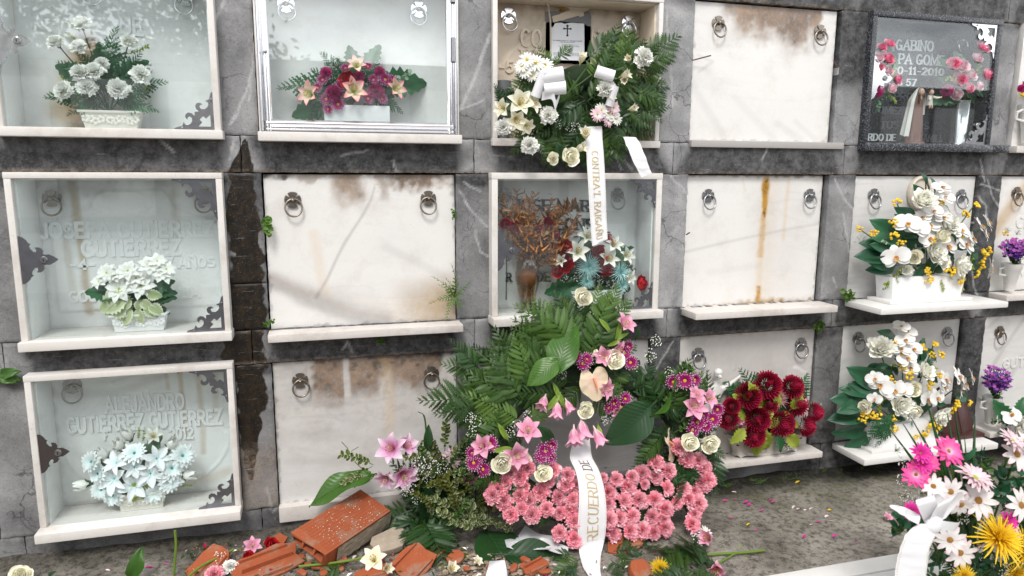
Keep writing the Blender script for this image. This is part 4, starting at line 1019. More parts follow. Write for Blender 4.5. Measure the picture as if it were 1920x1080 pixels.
def make_anthurium(name):
    mb = MB()
    def f(u, w):
        a = 2*PI*w; r = u*(0.62 + .28*abs(math.cos(a/2))**.5 - .34*math.exp(-((a-PI)/.35)**2) + (.30*math.exp(-(min(a,2*PI-a)/.35)**2)))
        x, y = r*math.sin(a)*1.02, -r*math.cos(a)
        z = .10*u*u*math.sin(3*a+.5) - .16*(y*y)*.5 + .03*math.sin(9*a)*u*u + .05*math.sin(14*u)*abs(math.sin(a*2))*.3
        return V((x, y + .12, z))
    mb.grid(f, 9, 40, 0, lambda u, w: u, close=True)
    s = MB(); s.tube([(0,.2,.03),(0,.05,.16),(.01,-.2,.22),(.02,-.48,.2)], [.05,.055,.05,.028], 8)
    return proto(name, mb, ANTH_P, ('spadix', s, SPADIX))
def make_bud(name, mat, seed):
    mb = MB()
    for i in range(6): wrapped(mb, i*2.3, 1.15, 1.25, .16, .36, .24 if i < 4 else .36, 0, t0=.2, t1=1)
    c = MB(); c.lathe([(0,-.2),(.14,-.16),(.2,.0),(.28,.12)], 8)
    for i in range(5): petal(c, i*1.257, .5, .1, 70, 20, .18, .02, P_point, nu=3, nv=2)
    return proto(name, mb, mat, ('calyx', c, LEAF_TEAL))
def make_cluster(name, mat, seed, n, spread, rad, stem=True, h=1.0, smat=None, sq=1.0):
    """loose cluster of small berries or blossoms on thin stalks"""
    r = random.Random(seed); mb = MB(); st = MB()
    for i in range(n):
        a = r.uniform(0, 6.28); q = math.sqrt(r.random())*spread
        p = V((q*math.cos(a), q*math.sin(a), h*(r.uniform(.65,1.0) - .35*(q/spread)**2)))
        mb.ball(p, rad*r.uniform(.75,1.2), 4, 6, t=r.random(), sq=(1,1,sq))
        if stem: st.tube([(0,0,0), (p.x*.35, p.y*.35, p.z*.55), p], .012, 3, cap=False)
    return proto(name, mb, mat, *([('stalks', st, smat or LEAF_MID)] if stem else []))
def make_statice(name, seed):
    r = random.Random(seed); mb = MB(); st = MB()
    for i in range(46):
        a = r.uniform(0, 6.28); q = math.sqrt(r.random())*.42; k = r.random()
        c = V((q*math.cos(a), q*math.sin(a), lerp(.75, 1.15, k) - q*.4))
        st.tube([(0,0,0), (c.x*.3, c.y*.3, .5), c], .014, 3, cap=False)
        for j in range(5): petal(mb, j*1.26+k, .10, .035, 40, 10, .0, 0, P_oval, nu=2, nv=1, t0=k, t1=k, rg=r); 
        for v in range(len(mb.v) - 5*6, len(mb.v)): mb.v[v] = mb.v[v] + c
    return proto(name, mb, STATICE, ('stalks', st, LEAF_MID))

# leaves -----------------------------------------------------------------
def make_fern(name, mat, seed, n=10, Wd=.32, lf=4, droop=.25, tri=.85):
    """leatherleaf frond: alternate pinnae, each cut into small toothed leaflets; length 1"""
    r = random.Random(seed); mb = MB()
    def spine(u): return V((.04*math.sin(3*u+seed), u, .10*math.sin(PI*u*.8) - droop*u*u))
    mb.tube([spine(i/8) for i in range(9)], [.011*(1-i/9)+.002 for i in range(9)], 4, t=.1)
    for i in range(n):
        u = .12 + .86*i/n
        env = Wd*(min(1, (1-u)*1.2/tri))*(.78 if i == 0 else 1)*r.uniform(.88,1.1) + .025
        for s in (-1, 1):
            if r.random() < .03: continue
            b = spine(u + (.5*.86/n*.6 if s > 0 else 0)); ang = math.radians(lerp(66, 40, u) + r.uniform(-6,6))
            d = V((s*math.sin(ang), math.cos(ang), r.uniform(-.25,.15))).normalized(); lat = d.cross(V((0,0,1))).normalized()
            tw = r.uniform(-.5,.5); lat = (lat + V((0,0,tw))).normalized(); crv = r.uniform(.05,.28)
            m = max(4, int(lf*2.2*env/Wd + 2)); hw = min(.055, env*.20 + .006)
            L_, C_, R_ = [], [], []
            for q in range(2*m + 1):
                f = q/(2*m); k = math.sin(PI*min(1, .16 + .84*f))**.75; k = max(k, .05)
                c = b + d*env*f + V((0, .10*env*f*f, -crv*env*f*f))
                tooth = 1.0 if q % 2 else .34
                o = lat*hw*k*tooth; fw = d*hw*.75*(1 if q % 2 else 0)
                L_.append(c + o + fw + V((0,0,-.25*hw*tooth))); C_.append(c); R_.append(c - o + fw + V((0,0,-.25*hw*tooth)))
            nn = 2*m + 1
            mb.add(L_ + C_ + R_, [(q, q+1, nn+q+1, nn+q) for q in range(2*m)] + [(nn+q, nn+q+1, 2*nn+q+1, 2*nn+q) for q in range(2*m)], 0, [.9 if q % 2 else .55 for q in range(nn)] + [.25]*nn + [.9 if q % 2 else .55 for q in range(nn)])
    return proto(name, mb, mat)
def make_leaf(name, mat, W=.28, droop=.35, fold=.25, wave=.03, nu=10, nv=6, stalk=.15, tooth=0.0, prof=None, twist=0.0, edge=False):
    mb = MB(); pf = prof or (lambda u: math.sin(PI*min(1, u*.97+.015))**.75 * (1.12-.35*u))
    def f(u, w):
        v = 2*w-1; ww = W*pf(u)
        if tooth and abs(v) > .9: ww *= 1 + tooth*(1 if round(u*nu) % 2 else -1)
        z = -droop*u*u + fold*abs(v)*ww + wave*math.sin(9*u + 2*v)*abs(v); x = ww*v
        a = twist*u; 
        return V((x*math.cos(a), stalk + u*(1-stalk*.3), z + x*math.sin(a)))
    mb.grid(f, nu, nv, 0, (lambda u, w: abs(2*w-1)) if edge else (lambda u, w: .35 + .5*abs(2*w-1)))
    mb.tube([(0,0,0), (0,stalk*.6,.02), (0,stalk+.05,-.002)], .014, 5, t=.3)
    mb.tube([V((0, stalk+u*(1-stalk*.3), -droop*u*u+.006)) for u in (0,.25,.5,.75,.98)], [.012,.010,.008,.005,.002], 4, t=.95 if not edge else .1)
    return proto(name, mb, mat)
def make_sprig(name, mat, seed, n=16, size=.17, W=.42, edge=False, spread=1.0, stmat=None):
    """stem of small leaves in pairs; length 1"""
    r = random.Random(seed); mb = MB(); st = MB()
    sp = lambda u: V((.10*math.sin(2.4*u+seed), u, .12*math.sin(3*u+seed*2) - .10*u*u))
    st.tube([sp(i/6) for i in range(7)], [.012]*6+[.006], 4)
    for i in range(n):
        u = .15 + .85*i/n; b = sp(u); a = i*2.39 + seed
        d = V((math.cos(a)*spread, .55+r.uniform(-.2,.3), math.sin(a)*.8*spread)).normalized(); nn = V((r.uniform(-.5,.5), r.uniform(-.3,.3), 1)); lat = d.cross(nn).normalized(); up = lat.cross(d)
        L = size*r.uniform(.75,1.25)
        mb.grid(lambda q, w: b + d*L*q + lat*L*W*(2*w-1)*math.sin(PI*min(1,q*.96+.03))**.7 + up*(.18*L*abs(2*w-1) - .2*L*q*q), 4, 4, 0, (lambda q, w: abs(2*w-1)) if edge else (lambda q, w: .3+.6*q))
    return proto(name, mb, mat, ('twig', st, stmat or LEAF_MID))
def make_plume(name, mat, seed, n=60):
    """dried brown foliage: wiry stem with curling thin leaflets"""
    r = random.Random(seed); mb = MB()
    sp = lambda u: V((.12*math.sin(2.5*u+seed), u, .08*math.sin(3*u)))
    mb.tube([sp(i/6) for i in range(7)], [.012]*6+[.004], 4, t=.2)
    for i in range(n):
        u = .15+.85*i/n; b = sp(u); a = r.uniform(0, 6.28); L = r.uniform(.12,.26)*(1.1-.5*u)
        d = V((math.cos(a), r.uniform(.3,.9), math.sin(a))).normalized(); s = d.cross(V((r.uniform(-1,1),r.uniform(-1,1),r.uniform(-1,1)))).normalized(); c = r.uniform(2,4)
        pts = [b + d*L*q + s*L*.45*math.sin(c*q*q)*q for q in (0,.25,.5,.75,1)]
        lat = d.cross(s)*L*.09
        mb.add([p - lat*math.sin(PI*(.15+.8*i2/4)) for i2, p in enumerate(pts)] + [p + lat*math.sin(PI*(.15+.8*i2/4)) for i2, p in enumerate(pts)], [(k, k+1, 6+k, 5+k) for k in range(4)], 0, [r.random()]*10)
    return proto(name, mb, mat)

# colours -----------------------------------------------------------------
LEAF_MID = leaf_mat('mid_green', (.025,.075,.012), (.075,.15,.026))
FERN_G = leaf_mat('fern_green', (.010,.042,.007), (.055,.118,.016), .42, .15)
FERN_L = leaf_mat('fern_light_green', (.040,.105,.014), (.115,.205,.032), .45, .2)
FERN_D = leaf_mat('fern_dark_green', (.008,.034,.008), (.028,.078,.016), .4, .1)
SILK = leaf_mat('silk_leaf_green', (.010,.06,.022), (.025,.12,.04), .45, .06)
LEAF_TEAL = leaf_mat('blue_green_leaf', (.010,.055,.028), (.028,.12,.052), .4, .06)
LEAF_PALE = leaf_mat('pale_leaf', (.28,.38,.15), (.50,.56,.32), .5, .15, edge=(.66,.70,.52))
BROADG = leaf_mat('broad_leaf_green', (.025,.085,.010), (.075,.165,.022), .35, .12, veins=38)
BROADD = leaf_mat('dark_broad_leaf', (.007,.032,.009), (.022,.066,.018), .33, .06, veins=44)
VARIEG = leaf_mat('variegated_leaf', (.055,.10,.02), (.14,.19,.05), .5, .15, edge=(.45,.46,.28))
OLIVE = leaf_mat('olive_leaf', (.06,.085,.012), (.16,.16,.03), .5, .15)
LIME = leaf_mat('lime_leaf', (.20,.28,.02), (.36,.42,.06), .5, .2)
WEED = leaf_mat('weed_green', (.05,.13,.014), (.12,.23,.03), .5, .2)
DRIED = petal_mat('dried_brown', (.17,.065,.02), (.50,.22,.065), trans=.1)
PINK_C = petal_mat('pink_carnation', (.90,.17,.26), (.98,.76,.80), (.66,(.97,.42,.51)), trans=.18)
WHITE_C = petal_mat('white_petals', (.90,.91,.80), (.94,.94,.92), trans=.1)
CREAM_R = petal_mat('cream_rose', (.93,.88,.60), (.95,.94,.84), trans=.1)
PEONY_W = petal_mat('cream_peony', (.94,.92,.72), (.95,.95,.90), trans=.1)
LILY_P = petal_mat('pink_lily', (.82,.60,.62), (.84,.48,.60), (.4,(.78,.32,.48)), trans=.2)
LILY_PW = petal_mat('pale_pink_lily', (.62,.16,.38), (.84,.74,.80), (.5,(.74,.42,.62)), trans=.25)
LILY_W = petal_mat('white_lily', (.50,.60,.24), (.85,.85,.80), (.35,(.82,.83,.74)), trans=.25)
LILY_C = petal_mat('cream_lily', (.66,.62,.28), (.89,.87,.74), (.3,(.88,.85,.66)), trans=.25)
LILY_SILK = petal_mat('silk_pink_lily', (.35,.45,.08), (.80,.22,.30), (.45,(.82,.66,.50)), trans=.1)
LILY_B = petal_mat('pale_blue_lily', (.66,.84,.84), (.91,.93,.94), (.3,(.87,.91,.92)), trans=.1)
MUM_P = petal_mat('purple_mum', (.24,.004,.09), (.82,.60,.74), (.80,(.32,.006,.14)), trans=.2)
MUM_W = petal_mat('white_daisy', (.72,.72,.62), (.86,.86,.84), trans=.2)
MUM_PW = petal_mat('pale_pink_daisy', (.80,.74,.72), (.84,.56,.64), trans=.2)
MUM_HP = petal_mat('hot_pink_daisy', (.86,.62,.72), (.80,.05,.30), (.35,(.82,.20,.44)), trans=.2)
MUM_DP = petal_mat('magenta_daisy', (.62,.02,.25), (.78,.05,.40), trans=.2)
GERB_W = petal_mat('blush_white_daisy', (.82,.74,.72), (.84,.60,.66), (.6,(.86,.84,.82)), trans=.2)
CRIMSON = petal_mat('crimson_mum', (.10,.003,.012), (.50,.022,.075), (.5,(.28,.007,.034)), trans=.05)
RED_R = petal_mat('red_rose', (.30,.004,.010), (.60,.02,.03), trans=.1)
ROSE_P = petal_mat('pink_rose', (.78,.08,.24), (.90,.32,.46), trans=.12)
ROSE_PP = petal_mat('pale_pink_rose', (.78,.42,.50), (.84,.66,.70), trans=.12)
MAGENTA = petal_mat('magenta_carnation', (.32,.005,.12), (.70,.08,.32), trans=.1)
YELLOW = petal_mat('yellow_spider', (.72,.42,.01), (.84,.60,.03), trans=.2)
TEALW = petal_mat('turquoise_white', (.02,.34,.32), (.92,.94,.94), (.17,(.72,.87,.87)), trans=.1)
TEALS = petal_mat('pale_turquoise', (.16,.48,.46), (.55,.76,.74), trans=.1)
PINKTH = petal_mat('mauve_spider', (.30,.06,.10), (.62,.34,.38), trans=.1)
ORCHID_W = petal_mat('orchid_white', (.80,.78,.74), (.87,.87,.86), trans=.15, var=.05)
ORCHID_LIP = petal_mat('orchid_lip_yellow', (.40,.06,.08), (.75,.48,.10), trans=.1)
ANTH_P = petal_mat('anthurium_cream', (.80,.52,.38), (.84,.72,.50), (.45,(.82,.66,.50)), trans=.12, rough=.35)
SPADIX = flat_mat('spadix_coral', (.74,.26,.15), .5)
STAMEN = petal_mat('stamen_green', (.45,.50,.15), (.60,.60,.25)); ANTHER = flat_mat('anther_rust', (.42,.10,.02), .8)
YCENT = flat_mat('yellow_centre', (.58,.42,.03), .8, nz=.4, nscale=400); OCENT = flat_mat('ochre_centre', (.33,.17,.03), .8, nz=.4, nscale=400); GCENT = flat_mat('green_yellow_centre', (.45,.45,.05), .8)
BERRY = petal_mat('yellow_berry', (.74,.42,.01), (.88,.64,.06), trans=.0)
GYPSO = petal_mat('gypsophila', (.78,.78,.72), (.88,.88,.86), trans=.1)
STATICE = petal_mat('purple_statice', (.06,.015,.20), (.42,.09,.36), (.5,(.13,.04,.30)), trans=.1)
STATPK = petal_mat('pink_statice', (.42,.05,.30), (.62,.20,.45), trans=.1)

K = {}
K['pink'] = [make_carnation('carnation', PINK_C, i) for i in range(4)]
K['white'] = [make_carnation('carnation', WHITE_C, 20+i, .8, .24) for i in range(3)]
K['mag'] = [make_carnation('carnation', MAGENTA, 30+i) for i in range(2)]
K['rose'] = [make_rose('rose', CREAM_R, i) for i in range(3)]
K['redrose'] = [make_rose('rose', RED_R, 10+i, .9) for i in range(2)]
K['pkrose'] = [make_rose('rose', ROSE_P, 14+i) for i in range(2)]; K['pprose'] = [make_rose('rose', ROSE_PP, 16+i) for i in range(2)]
K['peony'] = [make_peony('peony', PEONY_W, i) for i in range(3)]
K['lilyp'] = [make_lily('lily', LILY_P, i) for i in range(3)]; K['lilypt'] = [make_lily('lily', LILY_P, 5+i, .24, 86, 38) for i in range(2)]
K['lilypw'] = [make_lily('lily', LILY_PW, i, .25) for i in range(3)]
K['lilyw'] = [make_lily('lily', LILY_W, i, .22) for i in range(2)]; K['lilyc'] = [make_lily('lily', LILY_C, i, .30) for i in range(2)]; K['lilyct'] = [make_lily('lily', LILY_C, 5+i, .26, 86, 40) for i in range(2)]
K['lilys'] = [make_lily('lily', LILY_SILK, i, .26, 60, 0) for i in range(2)]
K['lilyb'] = [make_lily('lily', LILY_B, i, .24, 38, -16, False) for i in range(3)]
K['poin'] = [make_daisy('white_flower', WHITE_C, GCENT, i, 7, .26, 30, -30, 2, .10, prof=P_point) for i in range(3)]
K['mump'] = [make_daisy('daisy', MUM_P, YCENT, i, 18, .11, 30, 0, 2, .22) for i in range(3)]
K['daisyw'] = [make_daisy('daisy', MUM_W, YCENT, i, 15, .15, 12, -10, 1, .2) for i in range(2)]
K['daisyp'] = [make_daisy('daisy', MUM_PW, GCENT, 4+i, 18, .12, 16, -12, 2, .17) for i in range(2)]
K['daisyh'] = [make_daisy('daisy', MUM_HP, OCENT, 8+i, 13, .19, 14, -6, 2, .15) for i in range(2)]
K['daisym'] = [make_daisy('daisy', MUM_DP, OCENT, 10+i, 14, .14, 40, 0, 2, .14) for i in range(2)]
K['gerbw'] = [make_daisy('daisy', GERB_W, OCENT, 12+i, 11, .19, 12, -10, 1, .22) for i in range(3)]
K['tealw'] = [make_daisy('daisy', TEALW, flat_mat('teal_centre', (.02,.30,.28), .8), 15+i, 16, .16, 26, -8, 2, .12) for i in range(2)]
K['crim'] = [make_pompon('chrysanthemum', CRIMSON, i) for i in range(3)]
K['yspid'] = [make_spider('spider_mum', YELLOW, i, 120, .034) for i in range(2)]
K['tspid'] = [make_spider('spiky_flower', TEALS, 4, 80, .026)]; K['mspid'] = [make_spider('spiky_flower', PINKTH, 6, 60, .022)]
K['orch'] = [make_orchid('orchid', i) for i in range(3)]
K['anth'] = [make_anthurium('anthurium')]
K['bud'] = [make_bud('rosebud', WHITE_C, 1)]
K['berry'] = [make_cluster('berry_cluster', BERRY, i, 18, .60, .165) for i in range(3)]
K['gyps'] = [make_cluster('gypsophila', GYPSO, i, 26, .6, .055, h=1.2) for i in range(3)]
K['stat'] = [make_statice('statice', i) for i in range(2)]
K['fern'] = [make_fern('fern_frond', FERN_G, i) for i in range(4)]; K['fernl'] = [make_fern('fern_frond', FERN_L, 4+i) for i in range(3)]
K['fernd'] = [make_fern('fern_frond', FERN_D, 8+i) for i in range(3)]; K['silkfern'] = [make_fern('silk_fern', SILK, 12+i, 12, .30, 1, .2, .9) for i in range(2)]
K['silk'] = [make_leaf('silk_leaf', SILK, .26, .3, tooth=.18, nu=14)]; K['teal'] = [make_leaf('leaf', LEAF_TEAL, .27, .25)]
K['pale'] = [make_leaf('pale_leaf', LEAF_PALE, .40, .3, tooth=.14, nu=14, edge=True)]
K['broad'] = [make_leaf('broad_leaf', BROADG, .30, .45, .2, .06, 14, 8)]; K['broadd'] = [make_leaf('broad_leaf', BROADD, .22, .3, .25, .02, 14, 8)]
K['lime'] = [make_leaf('lime_leaf', LIME, .30, .3, tooth=.2, nu=12)]
K['lance'] = [make_leaf('lily_leaf', leaf_mat('lily_leaf_green', (.12,.22,.02), (.22,.32,.05)), .14, .2)]
K['blade'] = [make_leaf('palm_blade', FERN_D, .035, .08, .6, 0, 8, 2, .02, prof=lambda u: 1-u*.9)]
K['var'] = [make_sprig('variegated_sprig', VARIEG, i, 18, .17, .40, True) for i in range(3)]
K['olive'] = [make_sprig('olive_sprig', OLIVE, i, 26, .13, .34) for i in range(2)]
K['box'] = [make_sprig('leafy_sprig', LEAF_MID, i, 20, .14, .38) for i in range(2)]; K['limesp'] = [make_sprig('lime_sprig', LIME, i, 18, .13, .4) for i in range(2)]
K['sprigd'] = [make_sprig('dark_sprig', LEAF_TEAL, i, 12, .26, .36) for i in range(2)]
K['plume'] = [make_plume('dried_plume', DRIED, i) for i in range(4)]
K['euc'] = [make_sprig('pale_sprig', leaf_mat('grey_green', (.14,.26,.16), (.32,.44,.30)), 5, 16, .15, .45)]
# ---------------------------------------------------------------- arrangements
def atz(px, py, z):
    r = ray(px, py); return CAM + r * ((z - CAM.z) / r.z)
def bloom(t, key, px, py, d, dia, c=None, n=None, tilt=.7, upb=.25, roll=None, name=None):
    """a flower of dia photo pixels with its face d metres off the wall, turned away from the heart c of the bunch"""
    p = at(px, py, d); k = mpp(p)
    if n is None:
        n = V((0, -1, upb))
        if c is not None:
            o = (p - c); n = V((o.x*tilt/.12, -1, o.z*tilt/.12 + upb)); n.x = max(-1.4, min(1.4, n.x)); n.z = max(-1.0, min(1.6, n.z))
        n = n + V((rnd.uniform(-.15,.15), 0, rnd.uniform(-.15,.15)))
    return place(K[key], t, p, n, roll, dia/2*k, name)
def leaf(t, key, a, b, d0, d1=None, up=None, wid=None, name=None):
    """a leaf or frond from photo point a (d0 off the wall) to b (d1 off the wall)"""
    p = at(*a, d0); q = at(*b, d0 + .02 if d1 is None else d1); L = (q - p).length
    up = up or (rnd.uniform(-.5,.5), -1, rnd.uniform(0,.7))
    return frond(K[key], t, p, q - p, up, L, L if wid is None else L*wid, name)
def fan(t, key, c, n, r0, r1, d0, d1, a0=0, a1=360, sx=1.0, jit=.3, rise=.03, name=None):
    """leaves of r0..r1 photo pixels radiating from photo point c between a0 and a1 (degrees, counter-clockwise from right)"""
    for i in range(n):
        a = math.radians(lerp(a0, a1, (i + rnd.uniform(-jit, jit) + .5)/n)); L = rnd.uniform(r0, r1); e = rnd.uniform(0, .3)
        p = (c[0] + L*e*math.cos(a)*sx, c[1] - L*e*math.sin(a)); q = (c[0] + L*(1)*math.cos(a)*sx, c[1] - L*math.sin(a))
        dd = rnd.uniform(d0, d1); leaf(t, key, p, q, dd, dd + rnd.uniform(-rise, rise), name=name)
def stems(t, c, pts, mat=None, r=.0025, name='stems'):
    mb = MB()
    for p in pts: m = (c + p)/2 + V((0, .01, .01)); mb.tube(crom([c, m, p], 3), r, 4, cap=False)
    obj(name, mb, mat or LEAF_MID, t)
CER = flat_mat('cream_plastic', (.74,.71,.64), .4, nz=.06); WPL = flat_mat('white_plastic', (.80,.80,.80), .35, nz=.05); SOIL = flat_mat('foam_brown', (.16,.06,.03), .95, nz=.5)
STONEPOT = flat_mat('sand_stone', (.52,.48,.43), .7, nz=.2, nscale=60, bump=.2); PORC = flat_mat('white_porcelain', (.76,.75,.72), .22, nz=.05)
def trough(t, x0, x1, zb, zt, y0, y1, tp, mat, name='pot', rim=.006, relief=True):
    """tapered box planter, open on top, with a rim and a garland moulded on its face"""
    mb = MB(); cx, cy = (x0+x1)/2, (y0+y1)/2
    def ring(h, e):
        k = lerp(1 - tp, 1, h); hx, hy = (x1-x0)/2*k + e, (y1-y0)/2*k + e; z = lerp(zb, zt, h)
        return [V((cx-hx, cy-hy, z)), V((cx+hx, cy-hy, z)), V((cx+hx, cy+hy, z)), V((cx-hx, cy+hy, z))]
    R = [ring(0, -.004), ring(.02, 0), ring(.86, 0), ring(.87, rim), ring(1, rim), ring(1, -.004), ring(.8, -.006)]
    b = len(mb.v); vs = [p for q in R for p in q]; fs = [(3,2,1,0)]
    for i in range(len(R)-1):
        for j in range(4): fs.append((i*4+j, i*4+(j+1)%4, i*4+4+(j+1)%4, i*4+4+j))
    mb.add(vs, fs, 0)
    mb.add(R[6], [(0,1,2,3)], 1)
    o = obj(name, mb, [mat, SOIL], t, bevel=.0015)
    if relief:
        g = MB(); n = 11; H = zt - zb
        for i in range(n):
            u = (i+.5)/n; yy = y0 + (y1-y0)/2*tp*.4
            for j in range(5):
                a = j*1.257 + i; g.ball((lerp(x0, x1, .06+.88*u) + .010*math.cos(a), yy - .001, zb + H*(.5 + .07*math.sin(u*20)) + .009*math.sin(a)), .0065, 3, 5, sq=(1,.35,1))
        obj('moulding', g, mat, o)
    return o
def ctr(px, py, d): return at(px, py, d)

# ---- A1 white carnations
zb = Z0 + .152
c = at(205, 195, -.06); x0, x1 = at(148, 215, -.02).x, at(263, 215, -.02).x
t = thing('flower_planter', 'cream trough of white carnations and dark ferns, in the top left niche', 'flower planter', (c.x, .05, zb))
trough(t, x0, x1, zb, at(205, 207, -.02).z, .02, .085, .16, CER)
fl = [(150,136,38),(178,134,40),(119,170,40),(162,162,40),(222,166,42),(264,140,40),(152,45,38),(148,88,34),(105,80,36),(242,78,34),(190,120,30)]
for x, y, s in fl: bloom(t, 'white', x, y, -.02 + .02*(y > 120), s, c, tilt=.5)
for a, b in (((190,190),(78,178)), ((190,195),(122,214)), ((205,175),(205,110)), ((220,190),(298,204)), ((225,170),(312,146)), ((195,170),(105,112)), ((200,160),(140,95)), ((215,150),(264,100)), ((200,150),(208,42)), ((200,190),(150,196)), ((215,190),(275,178)), ((195,180),(130,140)), ((210,180),(240,130)), ((205,165),(172,108)), ((215,185),(255,190))):
    leaf(t, 'silkfern', a, b, -.05, -.03 + rnd.uniform(-.02,.03))
for a, b in (((195,170),(110,118)), ((205,165),(180,85)), ((215,165),(262,112)), ((210,185),(190,135))): leaf(t, 'silk', a, b, -.06, -.05)
for a, b in (((125,165),(115,140)), ((265,160),(285,165)), ((150,85),(122,60)), ((240,100),(276,82)), ((165,170),(170,150)), ((150,60),(125,40))): leaf(t, 'limesp', a, b, -.03, -.02, wid=1.0)
stems(t, at(205, 212, -.05), [at(x, y, -.04) for x, y, s in fl], SILK)

# ---- B1 lilies in a white box
zb = Z0 + .150
c = at(668, 190, -.03); x0, x1 = at(608, 215, .0).x, at(731, 215, .0).x
t = thing('flower_planter', 'white rectangular box of pink lilies, magenta carnations and a red rose, behind the chrome door', 'flower planter', (c.x, .04, zb))
trough(t, x0, x1, zb, at(668, 197, .0).z, .0, .08, .0, WPL, relief=False, rim=.0)
for x, y, s in ((663,172,60),(584,178,56),(738,168,50),(668,126,46)): bloom(t, 'lilys', x, y, .004, s, c, tilt=.4)
bloom(t, 'redrose', 652, 152, -.005, 40, c, tilt=.2)
for x, y, s in ((626,174,36),(706,172,34),(611,136,24),(712,134,22),(672,145,26)): bloom(t, 'mag', x, y, -.002, s, c, tilt=.3)
for x, y, s in ((634,196,26),(722,150,28),(615,205,20),(700,150,22),(605,150,22),(640,160,24),(690,185,22),(596,165,20),(716,186,22),(648,128,20),(690,125,20),(612,186,24),(735,150,20)): bloom(t, 'mump', x, y, .002, s, c, tilt=.3)
for x, y, s in ((628,125,26),(676,142,28),(686,165,26),(620,145,28),(706,125,22),(742,152,24),(600,152,22),(684,190,16),(697,202,16),(640,120,20)): bloom(t, 'gyps', x, y, -.03, s, c, tilt=.3)
for a, b in (((640,175),(518,156)), ((640,185),(556,212)), ((645,190),(575,218)), ((695,175),(760,208)), ((700,185),(735,195)), ((690,160),(792,150)), ((655,160),(598,96)), ((668,160),(660,90)), ((680,160),(702,86)), ((690,165),(715,130)), ((650,165),(580,130)), ((680,190),(700,212)), ((640,190),(610,200))):
    leaf(t, 'silk' if rnd.random() < .4 else 'silkfern', a, b, -.04, -.03)
for a, b in (((660,170),(640,110)), ((675,170),(690,115)), ((650,175),(600,165)), ((690,180),(735,175)), ((668,180),(650,200))): leaf(t, 'silk', a, b, -.045, -.04)
leaf(t, 'euc', (725,165), (768,132), -.03, -.02)

# ---- A2 white flowers with pale leaves
zb = Z0 - .592
p = atz(260, 622, zb); c = at(258, 560, -p.y - .03)
d = -p.y
t = thing('flower_planter', 'white trough of white star flowers and pale serrated leaves in the middle left niche', 'flower planter', (c.x, p.y + .03, zb))
trough(t, at(207, 600, d).x, at(311, 600, d).x, zb, at(258, 589, d).z, p.y, p.y + .06, .12, WPL)
for x, y, s in ((224,542,66),(264,536,62),(304,512,54),(200,512,48),(240,508,52),(282,498,52),(185,528,36),(312,505,40),(255,522,46),(214,516,40),(295,490,40)): bloom(t, 'poin', x, y, d - .01, s*.88, c, tilt=.4, upb=.35)
for a, b in (((245,570),(200,590)), ((250,575),(226,606)), ((258,575),(262,604)), ((268,570),(292,592)), ((248,560),(230,578)), ((262,560),(258,580)), ((270,550),(298,555)), ((245,555),(188,578)), ((275,570),(302,585)), ((262,560),(280,578)), ((250,560),(205,560))): leaf(t, 'pale', a, b, d + .0, d + .015)
for a, b in (((250,555),(165,542)), ((265,550),(322,545)), ((270,560),(322,555)), ((265,555),(316,528)), ((255,560),(240,600)), ((265,560),(275,600)), ((258,560),(215,585)), ((255,555),(190,560))): leaf(t, 'silk', a, b, d - .02, d - .01)
for i in range(26):
    a = rnd.uniform(205, 310); leaf(t, 'silk', (258, 575), (a, rnd.uniform(530, 592)), d - .03, d - .02, wid=.9)
stems(t, at(258, 595, d - .03), [at(x, y, d - .03) for x, y in ((178,532),(190,540),(224,542),(264,536),(304,512),(240,508),(282,498))], LEAF_TEAL)

# ---- A3 turquoise bowl
zb = Z0 - 1.300
p = atz(265, 957, zb); d = -p.y; c = at(262, 900, d - .04)
t = thing('flower_planter', 'cream bowl of turquoise centred daisies, white lilies and rosebuds in the lower left niche', 'flower planter', (c.x, p.y + .03, zb))
trough(t, at(219, 940, d).x, at(309, 940, d).x, zb, at(264, 925, d).z, p.y, p.y + .06, .12, CER)
for x, y, s in ((214,898,62),(252,910,62),(282,888,58),(252,876,48),(294,860,54),(218,868,50),(312,890,40)): bloom(t, 'lilyb', x, y, d + .0, s, c, tilt=.45)
for x, y, s in ((252,850,44),(342,855,46),(322,878,44),(318,900,48),(212,928,46),(288,924,44),(172,866,42),(184,888,40),(190,918,40)): bloom(t, 'tealw', x, y, d - .005, s, c, tilt=.45)
for x, y, nx, nz in ((242,816,-.25,1),(322,834,.5,.8),(350,889,1.2,.1),(160,907,-1.2,-.05),(196,852,-.5,.8),(225,835,-.2,.9)):
    place(K['bud'], t, at(x, y, d - .03) - V((nx, 0, nz)).normalized()*.018, (nx, -.45, nz), s=.052)
bloom(t, 'lilyw', 288, 820, d - .04, 44, c, tilt=.5)
for a, b in (((255,900),(285,828)), ((265,905),(330,862)), ((250,900),(200,900)), ((262,920),(245,942)), ((262,920),(292,945)), ((262,920),(225,940)), ((265,915),(300,905)), ((250,900),(190,862)), ((258,895),(240,860)), ((262,895),(272,850)), ((258,905),(225,905)), ((262,905),(300,880))): leaf(t, 'silk', a, b, d - .02, d - .01)
for a, b in (((262,900),(240,930)), ((262,900),(285,940)), ((262,925),(248,940))): leaf(t, 'lime', a, b, d, d + .01)
for x, y in ((258,802),(268,808),(348,908),(360,912),(236,876)): leaf(t, 'limesp', (lerp(262, x, .75), lerp(890, y, .75)), (x, y), d - .03, d - .02)
stems(t, at(262, 940, d - .03), [at(x, y, d - .03) for x, y in ((242,822),(322,840),(345,889),(165,907),(196,856),(288,825),(172,866),(342,855))], LEAF_TEAL)

